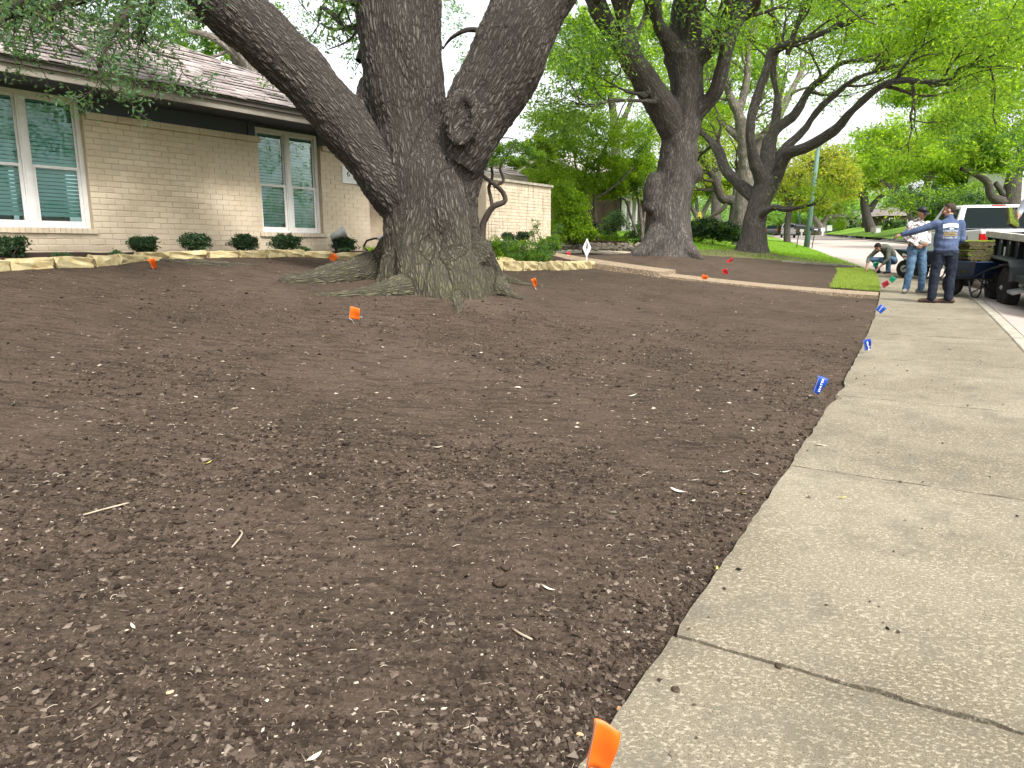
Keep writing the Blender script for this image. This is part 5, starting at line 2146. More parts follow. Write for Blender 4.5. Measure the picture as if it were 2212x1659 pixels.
def wall_px(x, y, off):
    """depth where the ray through a pixel crosses the plane parallel to the house front"""
    v = ray(x, y)
    q = HO + HN * off
    return (q @ HN) / (v[:2] @ HN)


for i, (x, y, w, h, lb) in enumerate([
        (22, 532, 38, 25, 'dark green clipped shrub below the left window, cut by the picture edge'),
        (310, 529, 33, 20, 'small round dark shrub under the middle of the brick wall'),
        (420, 524, 35, 21, 'small bushy shrub on the bed left of the second window'),
        (527, 524, 29, 19, 'pale tipped small shrub just left of the second window sill'),
        (617, 524, 32, 20, 'dark rounded shrub right under the second window'),
        (743, 527, 25, 17, 'small shrub beside the silver floodlight at the wall corner')]):
    Y = wall_px(x, y + h, .42)
    shrub(lb, (x, y + h + 2), Y, [(x, y + 2, w, h * .9, Y), (x - w * .3, y - h * .25, w * .55, h * .6, Y), (x + w * .35, y - h * .2, w * .5, h * .6, Y)], ['leaf_shrub', 'leaf_dark'], 200 + i, size=.045, n_cl=34, per=54, rc=.40, group='small shrubs along the house')
for i, (x, y, w, lb) in enumerate([(135, 549, 22, 'low grey green tuft of groundcover behind the edging below the left window'), (250, 546, 18, 'tiny low tuft behind the edging left of the first round shrub'), (655, 536, 14, 'tiny low tuft in the bed right of the second window'), (745, 539, 12, 'tiny pale tuft in front of the floodlight shrub')]):
    Y = wall_px(x, y, .65)
    shrub(lb, (x, y + 5), Y, [(x, y + 1, w, 5, Y)], 'leaf_teal', 230 + i, 'groundcover', .03, 20, 50, .4, False)

Yq = 15.2
shrub('pale green leafy shrubs in the bed at the right of the big oak', (1130, 560), Yq,
      [(1070, 530, 34, 20, 14.4), (1120, 535, 36, 24, 14.8), (1170, 540, 30, 24, 15.4), (1095, 550, 34, 16, 14.4), (1150, 555, 40, 14, 14.8), (1195, 530, 16, 22, 15.8)], ['leaf_lime', 'leaf_oak'], 241, size=.055, n_cl=44, per=44, rc=.34)
shrub('dark round clipped shrub low against the screen wall', (1128, 524), 16.6, [(1128, 512, 17, 11, 16.6)], 'leaf_dark', 247, size=.045, n_cl=40, per=60, rc=.4)
shrub('dull conical shrub left of the dark round one by the screen wall', (1097, 522), 16.2, [(1097, 512, 14, 9, 16.2)], 'leaf_shrub', 248, size=.045, n_cl=36, per=50, rc=.4)
shrub('thin upright twiggy shrub before the corner of the screen wall', (1172, 545), 16.2, [(1155, 500, 12, 26, 16.2), (1172, 520, 26, 14, 16.2), (1205, 505, 14, 20, 16.4)], 'leaf_oak', 251, size=.05, n_cl=16, per=26, rc=.3)
shrub('large bright green bush right of the screen wall', (1230, 525), 21.5,
      [(1215, 430, 34, 40, 21.5), (1240, 455, 32, 42, 21.5), (1222, 490, 40, 32, 21.6), (1255, 500, 30, 24, 21.6)], ['leaf_bright', 'leaf_bright', 'leaf_lime'], 257, 'bush', .085, 96, 56, .30)
shrub('dark low bush below the bright green bush by the brown house', (1270, 528), 23.5, [(1270, 500, 22, 20, 23.5), (1240, 515, 26, 12, 23)], 'leaf_dark', 263, 'bush', .08, 50, 50, .36)
shrub('airy green shrub against the brown brick wall', (1325, 524), 28, [(1325, 480, 26, 30, 28), (1312, 505, 20, 16, 28)], ['leaf_oak', 'leaf_dark'], 269, 'bush', .09, 40, 46, .34)
shrub('dark glossy shrub left of the base of the knobbly oak', (1378, 530), 27, [(1375, 505, 28, 24, 27), (1400, 515, 22, 16, 26.6)], ['leaf_dark', 'leaf_oak'], 271, 'bush', .09, 50, 46, .34)
shrub('long dark broadleaf hedge on the grass between two oaks', (1540, 524), 34,
      [(1500, 500, 24, 20, 34), (1530, 495, 30, 22, 34), (1565, 500, 28, 20, 34), (1590, 508, 16, 14, 34.5)], ['leaf_dark', 'leaf_dark', 'leaf_oak'], 277, 'hedge', .13, 90, 56, .34)
shrub('yellow green rounded bush across the street', (1812, 496), 138, [(1812, 484, 14, 14, 138)], 'leaf_bright', 281, 'bush', .3, 40, 40, .4)
shrub('pale rounded bush left of the yellow green one across the street', (1790, 496), 140, [(1788, 487, 13, 10, 140), (1760, 496, 12, 4, 140)], 'leaf_far', 283, 'bush', .3, 36, 40, .4)
shrub('dark clipped hedge across the street behind the white mailbox', (1935, 500), 108, [(1925, 485, 22, 14, 108), (1960, 487, 22, 12, 108), (1995, 484, 26, 16, 108)], ['leaf_dark', 'leaf_oak'], 293, 'hedge', .28, 50, 46, .36)
shrub('tall green shrubbery across the street behind the two standing men', (2050, 490), 74, [(2010, 455, 30, 24, 76), (2040, 440, 50, 36, 74), (2110, 430, 60, 36, 70), (1960, 430, 50, 26, 72)], ['leaf_oak', 'leaf_lime', 'leaf_dark'], 307, 'hedge', .30, 70, 50, .34)

# spiky pale plant and low green ground cover
def strap_plant(label, px, Y, n, L, seed, m='blade'):
    rs = np.random.default_rng(seed)
    b = V(*px, Y)
    t = thing('strap_leaf_plant', label, 'plant', tuple(b))
    for i in range(n):
        a = rs.uniform(0, 6.28)
        l = L * rs.uniform(.6, 1.1)
        mb = MB()
        pts = []
        for j in range(5):
            u = j / 4
            r = l * (.75 * u)
            z = l * (.9 * u - .65 * u * u)
            w = .013 * (1 - u) ** .6 + .001
            c = Vector((math.cos(a) * r, math.sin(a) * r, z))
            s_ = Vector((-math.sin(a), math.cos(a), 0)) * w
            pts.append((c - s_, c + s_))
        mb.grid(np.array(pts))
        link('leaf', mesh_of(mb, M[m], True, 'leaf'), t)
    return t


strap_plant('pale strap leaved plant behind the right limestone blocks', (1075, 566), 14.0, 22, .48, 1)
strap_plant('smaller strap leaved clump left of the big trunk at the porch', (800, 545), 12.9, 16, .34, 2)
strap_plant('strap leaved clump lying over the right edging', (1105, 570), 14.2, 12, .36, 3)
strap_plant('spiky plant in front of the dark hedge', (1505, 522), 33.2, 18, .7, 4)

# woods far behind everything
wb = []
rs = np.random.default_rng(99)
for x in range(1080, 2330, 34):
    for y0 in (470, 430):
        wb.append((x + rs.normal() * 10, y0 + rs.normal() * 8, 44, 26, 170 + rs.normal() * 12))
o = blob_leaves(None, None, wb, 'leaf_far', 401, .8, 22, 30, .42)
o.name = 'distant_woods'
o = blob_leaves(None, None, [(x, 500 + rs.normal() * 5, 44, 16, 165) for x in range(1180, 2330, 40)], 'leaf_dark', 402, .7, 20, 26, .42)
o.name = 'distant_undergrowth'

# the far side of the street towards the left: the trees mirrored in the window panes
rs = np.random.default_rng(55)
C, Rr = [], []
for s_ in np.arange(-34, 30, 3.2):
    q = XY(np.array(s_), np.array(-22 + rs.normal() * 2.0))
    for k in range(16):
        C.append((q[0] + rs.normal() * 2.4, q[1] + rs.normal() * 2.4, 2.0 + 9 * rs.random()))
        Rr.append(1.3)
o = leaves_at(C, Rr, 40, .42, M['leaf_oak'], 'street_woods', None, None, rs)
# ---------------------------------------------------------------- neighbour's brown house and houses across the street
nbC = V(1337, 515, 38)
nb = thing('brown_house', 'dark brown brick house with a cream trimmed gable half hidden by small trees', 'house', (nbC[0], nbC[1], nbC[2] - .6))
G3 = (-HN[0], -HN[1], 0)           # along the gable wall, away from the street
nbO = (nbC[0], nbC[1], 0)
zb, zt = nbC[2] - .6, V(1337, 422, 38)[2]
mb = MB()
mb.prism([(0, zb), (9, zb), (9, zt), (4.5, zt + 2.2), (0, zt)], nbO, G3, Z3, U3, 5)
nw = part('wall', mb, M['brown_mortar'], nb, world=True)
mb = MB()
r_ = random.Random(3)
z = zb + .1
row = 0
while z < zt + 2.1:
    t = .06 + (.11 if row % 2 else 0)
    tmax = 8.9 if z < zt else 8.9 - (z - zt) * 2.0
    tmin = 0 if z < zt else (z - zt) * 2.0
    while t < tmax:
        if t > tmin:
            mb.frame_box(nbO, G3, U3, Z3, (t, -.018 - r_.random() * .006, z), (min(t + .21, tmax), .0, z + .068))
        t += .22
    z += .08
    row += 1
part('brick', mb, M['brown_brick'], nw, world=True, kind='stuff')
mb = MB()
rk = math.atan2(2.2, 4.5)
for s0, s1 in (((-.6, zt - .3), (4.5, zt + 2.2)), ((4.5, zt + 2.2), (9.6, zt - .3))):
    (a, za), (b, zb2) = s0, s1
    P = [(a, za), (b, zb2), (b, zb2 + .26), (a, za + .26)]
    mb.prism(P, nbO, G3, Z3, U3, -.5)
part('bargeboard', mb, M['taupe'], nb, world=True)
mb = MB()
P = [(-.7, zt - .1), (4.5, zt + 2.48), (9.7, zt - .1), (9.7, zt + .02), (4.5, zt + 2.60), (-.7, zt + .02)]
mb.prism(P, (nbO[0] - U3[0] * .6, nbO[1] - U3[1] * .6, 0), G3, Z3, U3, 6)
part('roof', mb, M['shingle'], nb, world=True)
mb = MB()
for i, (a, b) in enumerate(((.10, .30), (.75, .95), (1.4, 1.6))):
    mb.frame_box(nbO, U3, N3, Z3, (a, .05, zb), (b, .25, zt - .1))
part('porch_post', mb, M['white_trim'], nb, world=True)
mb = MB()
mb.frame_box(nbO, U3, N3, Z3, (-.3, -.1, zt - .12), (4.5, .7, zt + .06))
part('porch_beam', mb, M['white_trim'], nb, world=True)


def far_house(label, px0, px1, y0, y1, Y, wm, rm):
    a, b = V(px0, y0, Y), V(px1, y0, Y)
    top = V(px0, y1, Y)[2]
    t = thing('house', label, 'house', tuple((a + b) / 2))
    w = b[0] - a[0]
    mb = MB()
    mb.box(((a[0] + b[0]) / 2, Y + 4, (a[2] - .5 + top) / 2), (w, 8, top - a[2] + .5))
    part('wall', mb, M[wm], t, world=True)
    mb = MB()
    mb.prism([(-w / 2 - .5, top), (w / 2 + .5, top), (w / 2 - 2, top + 1.6), (-w / 2 + 2, top + 1.6)], ((a[0] + b[0]) / 2, Y - .5, 0), (1, 0, 0), (0, 0, 1), (0, 1, 0), 9)
    part('roof', mb, M[rm], t, world=True)
    n = max(2, int(w / 3.2))
    for i in range(n):
        x = a[0] + (i + .5) * w / n
        mb = MB()
        mb.box((x, Y - .03, a[2] + 1.35), (1.1, .1, 1.5))
        f = part('window', mb, M['white_trim'], t, world=True)
        mb = MB()
        mb.box((x, Y - .09, a[2] + 1.35), (.9, .04, 1.3))
        part('pane', mb, M['dark_glass'], f, world=True)
    return t


far_house('low house with a tan wall across the street glimpsed between the standing men', 1905, 2140, 496, 466, 135, 'brown_brick', 'shingle')
far_house('pale walled house across the street at the right edge behind the big oak', 2190, 2330, 470, 350, 72, 'white_trim', 'shingle')
far_house('shaded brick house with a pale porch across the street behind the V shaped oak', 1795, 1850, 494, 470, 170, 'taupe', 'gutter')
far_house('dark house at the bend of the street beyond the parked cars', 1690, 1770, 500, 476, 158, 'brown_brick', 'gutter')

# ---------------------------------------------------------------- timber, stones, edging strip
a, b = V(1207, 517, 26), V(1357, 523, 25)
mb = MB()
d_ = Vector(b - a)
mb.frame_box(a, tuple(d_.normalized()), tuple(Vector((-d_.y, d_.x, 0)).normalized()), Z3, (0, -.12, -.22), (d_.length, .12, .02))
whole('landscape_timber', mb, M['timber'], 'long dark landscape timber lying in front of the brown brick house', 'timber')
rs = np.random.default_rng(77)
mb = MB()
for i in range(420):
    x = rs.uniform(1205, 1400)
    y = 527 + (x - 1205) * .012 + rs.uniform(-3, 11)
    Y = 24.5 - (y - 527) * .12
    p = V(x, y, Y)
    r = rs.uniform(.03, .09)
    mb.ball(p, (r, r * rs.uniform(.6, 1), r * .6), 6, 4, Matrix.Rotation(rs.uniform(0, 6), 3, 'Z'))
link('river_rocks', mesh_of(mb, M['river_rock']), kind='stuff')
mb = MB()
pa, pb = at(1178, 530), at(1340, 535)
gc = strip('rock_bed', np.linspace(20.5, 25.4, 8), lambda s: 7.6 + 0 * s, lambda s: 12.5 + 0 * s, 8, M['river_rock'], .03)
# ground cover behind the timber
shrub('low bright ground cover bed behind the dark timber', (1310, 515), 27, [(1290, 513, 30, 5, 27), (1335, 516, 26, 5, 27), (1250, 512, 24, 5, 27)], 'leaf_lime', 311, 'groundcover', .08, 40, 40, .4, False)
ss = np.linspace(26.75, 28.2, 10)
A = [at(x, y) for x, y in ((1690, 566), (1740, 569.5), (1800, 574), (1856, 579))]
mb = MB()
P = resample(A, .3)
for i in range(len(P) - 1):
    a, b = Vector(P[i]), Vector(P[i + 1])
    d_ = (b - a)
    mb.frame_box(a, tuple(d_.normalized()), tuple(Vector((-d_.y, d_.x, 0)).normalized()), Z3, (0, -.02, -.03), (d_.length * .98, .02, .065))
whole('edging_strip', mb, M['kerb'], 'thin pale edging strip between the dug soil and the neighbouring grass', 'edging strip')

mb = MB()
p = V(1083, 567, 14.1)
mb.ball(p, (.30, .16, .11), 12, 7)
o = whole('sandstone_boulder', mb, M['limestone'], 'flat tan sandstone among the pale strap leaves by the oak', 'stone', True)

# ---------------------------------------------------------------- sod
def sod_piece(name, label, s0, s1, d0, d1, seed, group=None):
    r = np.random.default_rng(seed)
    ns, nd = 14, 18
    S_, D = np.meshgrid(np.linspace(s0, s1, ns), np.linspace(d0, d1, nd), indexing='ij')
    jit = lambda: .025 * r.normal(size=S_.shape)
    edge = np.zeros(S_.shape)
    edge[0], edge[-1], edge[:, 0], edge[:, -1] = 1, 1, 1, 1
    S2, D2 = S_ + jit() * edge, D + jit() * edge
    p = XY(S2, D2)
    z = Zsd(S2, D2, p[..., 0], p[..., 1]) + .045 + .012 * r.normal(size=S_.shape) - .03 * edge
    P = np.concatenate([p, z[..., None]], -1)
    base = P[ns // 2, nd // 2].copy()
    base[2] -= .06
    t = thing(name, label, 'sod', tuple(base), group=group)
    mb = MB()
    mb.grid(P[:, ::-1])
    for e in (P[0], P[-1][::-1], P[:, 0][::-1], P[:, -1]):
        lo = e.copy()
        lo[:, 2] -= .07
        mb.grid(np.stack([e, lo], 0))
    part('mat', mb, M['sod_soil'], t, True, world=True)
    n = int((s1 - s0) * (d1 - d0) * 4200)
    s_, d_ = r.uniform(s0 - .02, s1 + .02, n), r.uniform(d0 - .02, d1 + .02, n)
    q = XY(s_, d_)
    Pt = np.concatenate([q, (Zsd(s_, d_, q[:, 0], q[:, 1]) + .035)[:, None]], 1)
    me = blades('turf', Pt - base, .035, .075, .007, M['sod_blade'], lean=.6)
    link('turf', me, t, kind='stuff')
    return t


a, b = at(1905, 630), at(1880, 582)
sod_piece('sod_strip', 'freshly laid sod strip beside the pavement where the crouching man works', 15.62, 24.4, .02, .47, 1)
sod_piece('sod_strip', 'freshly laid sod strip on the soil side of the first one', 15.75, 23.9, .50, .96, 2)


def loose_sod(name, label, loc, size, seed, rot=0, group=None, green=.3):
    r = np.random.default_rng(seed)
    nx, ny = 12, 9
    t = thing(name, label, 'sod', loc, (0, 0, rot), group)
    X, Y = np.meshgrid(np.linspace(-.5, .5, nx) * size[0], np.linspace(-.5, .5, ny) * size[1], indexing='ij')
    wav = .012 * np.sin(X * 9 + seed) + .012 * np.sin(Y * 13 + 2 * seed) + .006 * r.normal(size=X.shape)
    k = 1 - .5 * (np.abs(X / size[0] * 2) ** 6)
    top = np.stack([X + .012 * r.normal(size=X.shape), Y + .012 * r.normal(size=X.shape), size[2] * k * .5 + wav], -1)
    bot = np.stack([top[..., 0], top[..., 1], -size[2] * k * .5 + wav * .8], -1)
    mb = MB()
    mb.grid(top[:, ::-1])
    mb.grid(bot)
    for e, f in ((top[0], bot[0]), (top[-1][::-1], bot[-1][::-1]), (top[:, 0][::-1], bot[:, 0][::-1]), (top[:, -1], bot[:, -1])):
        mb.grid(np.stack([e, f], 0))
    part('mat', mb, M['sod_soil'], t, True)
    n = int(2600 * size[0] * size[1] / .3)
    q = np.stack([r.uniform(-.5, .5, n) * size[0], r.uniform(-.5, .5, n) * size[1], np.full(n, size[2] * .4)], -1)
    me = blades('turf', q, .01, .03, .006, M['sod_blade'], lean=1.4)
    link('turf', me, t, kind='stuff')
    return t


# ---------------------------------------------------------------- wheelbarrows
def wheelbarrow(label, loc, rot, tubm, sticker=False):
    """local: wheel at the origin, handles towards +Y"""
    t = thing('wheelbarrow', label, 'wheelbarrow', loc, (0, 0, rot))
    def rim(y0, y1, w0, w1, z0, z1):
        return [(-w0 / 2, y0, z0), (w0 / 2, y0, z0), (w1 / 2, y1, z1), (-w1 / 2, y1, z1)]
    top = [(-.27, -.12, .66), (.27, -.12, .66), (.33, .30, .62), (.33, .78, .60), (-.33, .78, .60), (-.33, .30, .62)]
    bot = [(-.13, .12, .36), (.13, .12, .36), (.17, .35, .33), (.17, .58, .33), (-.17, .58, .33), (-.17, .35, .33)]
    inn = [(x * .95, .33 + (y - .33) * .95, z) for x, y, z in top]
    inb = [(x * .95, .33 + (y - .33) * .95, z + .02) for x, y, z in bot]
    mb = MB()
    n = 6
    vs = top + bot + inn + inb
    fs = [(i, n + i, n + (i + 1) % n, (i + 1) % n) for i in range(n)] + [tuple(range(n, 2 * n))]
    fs += [(2 * n + i, 2 * n + (i + 1) % n, 3 * n + (i + 1) % n, 3 * n + i) for i in range(n)] + [tuple(range(4 * n - 1, 3 * n - 1, -1))]
    fs += [(i, (i + 1) % n, 2 * n + (i + 1) % n, 2 * n + i) for i in range(n)]
    mb.add(vs, fs)
    bevel(part('tub', mb, tubm, t), .012, 2)
    mb = MB()
    mb.tube([top[i] for i in range(6)] + [top[0]], .012, 6)
    part('rim', mb, tubm, t)
    mb = MB()
    for s in (-1, 1):
        mb.tube([(s * .06, -.02, .2), (s * .13, .2, .31), (s * .22, .6, .33), (s * .27, 1.0, .50), (s * .28, 1.32, .58)], .016, 7)
    part('handle_bar', mb, M['black'], t)
    mb = MB()
    for s in (-1, 1):
        mb.tube([(s * .28, 1.18, .555), (s * .28, 1.36, .585)], .022, 8)
    part('grip', mb, M['rubber'], t)
    for s in (-1, 1):
        mb = MB()
        mb.tube([(s * .19, .52, .33), (s * .21, .60, .12), (s * .21, .66, .02), (s * .21, .76, .015), (s * .215, .82, .1), (s * .235, .86, .42)], .015, 7)
        part('leg', mb, M['black'], t)
    mb = MB()
    mb.tube([(-.21, .62, .08), (.2, .72, .33)], .010, 6)
    mb.tube([(.21, .62, .08), (-.2, .72, .33)], .010, 6)
    part('brace', mb, M['black'], t)
    mb = MB()
    mb.lathe([(.12, -.04), (.18, -.05), (.205, -.03), (.21, 0), (.205, .03), (.18, .05), (.12, .04)], (0, 0, .21), 'X', 24)
    w = part('wheel', mb, M['rubber'], t, True)
    mb = MB()
    mb.lathe([(.03, -.06), (.115, -.03), (.115, .03), (.03, .06)], (0, 0, .21), 'X', 16)
    part('rim', mb, M['steel'], w)
    if sticker:
        mb = MB()
        mb.ball((0, 0, 0), (.002, .075, .085), 12, 6)
        st = part('sticker', mb, M['white_print'], t)
        st.location = (.285, .18, .50)
        st.rotation_euler = (0, R(32), R(-8))
        mb = MB()
        mb.box((.004, 0, -.005), (.004, .10, .03))
        part('stripe', mb, M['red_lamp'], st)
    return t


def gz(x, y):
    return float(H(np.array([x]), np.array([y]))[0])


wheelbarrow('blue wheelbarrow loaded with stacked sod beside the trailer wheels', (8.86, 14.45, gz(8.86, 14.3)), R(180 + 14), M['blue_tub']).scale = (1.2, 1.1, 1.12)
hv = Vector((math.sin(R(-(180 + 14))), math.cos(R(-(180 + 14)))))   # towards the handles
for i in range(7):
    c = Vector((8.86, 14.45, gz(8.86, 14.3))) + Vector((hv.x * .34 * -1 * -1, hv.y * .34, .50 + i * .088))
    loose_sod('folded_sod', ['lowest folded sod slab in the blue wheelbarrow', 'second folded sod slab from the bottom in the blue wheelbarrow', 'third folded sod slab from the bottom in the blue wheelbarrow', 'middle folded sod slab in the blue wheelbarrow', 'third folded sod slab from the top in the blue wheelbarrow', 'second folded sod slab from the top in the blue wheelbarrow', 'topmost and greenest sod slab in the blue wheelbarrow'][i],
              c, (.58 + .05 * math.sin(i * 2.3), .46, .088), 10 + i, R(14 + 8 * math.sin(i * 3.1)), 'sod stacked in the wheelbarrow')
wheelbarrow('dark teal wheelbarrow with a white sticker standing behind the man in the patterned hoodie', (10.78, 19.8, gz(10.78, 19.8)), R(180 + 26), M['teal_tub'], True).scale = (1.2, 1.15, 1.15)

# ---------------------------------------------------------------- trailer and pickup
def street_frame(s, d):
    p = XY(np.array(s), np.array(d))
    t = E_at(s + .5) - E_at(s - .5)
    z = float(Zsd(np.array([s]), np.array([d]))[0])
    return (p[0], p[1], z), math.atan2(t[1], t[0]) - math.pi / 2


loc, rz = (9.43, 13.55, float(H(np.array([9.43]), np.array([13.55]))[0])), -R(21.5)
tr = thing('dump_trailer', 'black tandem axle trailer with a weathered wooden top rail parked at the kerb', 'trailer', loc, (R(2.6), 0, rz))
mb = MB()
mb.box((1.0, -.5, .60), (1.98, 5.6, .06))
part('deck', mb, M['black_panel'], tr)
mb = MB()
mb.box((.045, -.5, .90), (.02, 5.58, .62))
part('side_panel', mb, M['black_panel'], tr)
mb = MB()
mb.box((1.96, -.5, .90), (.02, 5.58, .62))
part('side_panel', mb, M['black_panel'], tr)
mb = MB()
mb.box((1.0, 2.28, .90), (1.9, .03, .62))
part('front_panel', mb, M['black_panel'], tr)
for i in range(8):
    y = 2.26 - i * .62
    mb = MB()
    mb.box((.0, y, .90), (.07, .075, .66))
    bevel(part('stake', mb, M['black'], tr), .008)
    if i < 6:
        mb = MB()
        mb.box((-.040, y, 1.155), (.006, .05, .05))
        rf = part('reflector', mb, M['white_print'], tr)
        mb = MB()
        mb.box((-.0445, y - .008, 1.147), (.004, .026, .03))
        part('red_half', mb, M['red_lamp'], rf)
for y0, y1 in ((.30, 2.32), (-1.5, .28), (-3.25, -1.52)):
    mb = MB()
    mb.box((-.01, (y0 + y1) / 2, 1.275), (.12, y1 - y0 - .012, .125))
    bevel(part('top_rail', mb, M['old_wood'], tr), .01)
mb = MB()
mb.box((1.97, -.5, 1.275), (.1, 5.5, .12))
part('top_rail', mb, M['old_wood'], tr)
mb = MB()
mb.box((1.0, 2.29, 1.26), (1.86, .09, .10))
part('front_rail', mb, M['black'], tr)
mb = MB()
fp = [(1.12, .55), (1.02, .80), (.86, .90), (-.92, .90), (-1.08, .80), (-1.16, .55), (-1.10, .55), (-1.02, .78), (-.89, .87), (.83, .87), (.97, .78), (1.06, .55)]
mb.prism(fp, (-.33, 0, 0), (0, 1, 0), (0, 0, 1), (1, 0, 0), .345)
bevel(part('fender', mb, M['black_panel'], tr), .006)
mb = MB()
mb.prism([(1.135, .55), (1.03, .815), (.868, .915), (.868, .90), (1.02, .80), (1.12, .55)], (-.335, 0, 0), (0, 1, 0), (0, 0, 1), (1, 0, 0), .02)
part('pale_edge', mb, M['old_wood'], tr)  # pale strip along the front edge of the fender
for y in (.5, -.48):
    for x in (-.16, 2.14):
        mb = MB()
        mb.lathe([(.20, -.11), (.33, -.12), (.375, -.10), (.39, -.06), (.39, .06), (.375, .10), (.33, .12), (.20, .11)], (x, y, .39), 'X', 32)
        w = part('wheel', mb, M['rubber'], tr, True)
        sx = -1 if x < 1 else 1
        mb = MB()
        mb.lathe([(.205, -.10 * 1), (.215, .1)], (x, y, .39), 'X', 24)
        mb.lathe([(.20, sx * .07), (.10, sx * .05), (.08, sx * .09)], (x, y, .39), 'X', 20)
        part('rim', mb, M['black_panel'], w)
        mb = MB()
        mb.lathe([(.045, sx * .07), (.045, sx * .13), (.02, sx * .145)], (x, y, .39), 'X', 14)
        part('hub_cap', mb, M['steel'], w)
mb = MB()
mb.box((1.0, -.8, .52), (1.5, 4.9, .12))
mb.box((1.0, .5, .39), (2.0, .09, .09))
mb.box((1.0, -.48, .39), (2.0, .09, .09))
part('chassis', mb, M['black'], tr)
mb = MB()
mb.box((-.12, -1.45, .62), (.30, .75, .10))
mb.box((-.02, -1.35, .78), (.14, .5, .2))
bevel(part('side_box', mb, M['black_panel'], tr), .01)
mb = MB()
mb.box((-.20, -1.22, .40), (.24, .36, .05), Matrix.Rotation(R(-14), 3, 'Y'))
mb.ball((-.14, -1.15, .50), .045)
part('step_plate', mb, M['steel'], tr)
mb = MB()
for i in range(16):
    mb.ball((-.055, -.32 + .012 * (-1) ** i, 1.20 - i * .024), (.016, .016, .018), 6, 4)
part('chain', mb, M['black'], tr)
mb = MB()
mb.box((-.042, .70, .98), (.006, .11, .18))
part('notice', mb, M['pale_print'], tr)
mb = MB()
mb.tube([(.3, 2.2, .50), (1.0, 3.3, .46)], .05, 6)
mb.tube([(1.7, 2.2, .50), (1.0, 3.3, .46)], .05, 6)
mb.tube([(1.0, 2.95, .1), (1.0, 2.95, .85)], .035, 8)
part('tongue', mb, M['black'], tr)


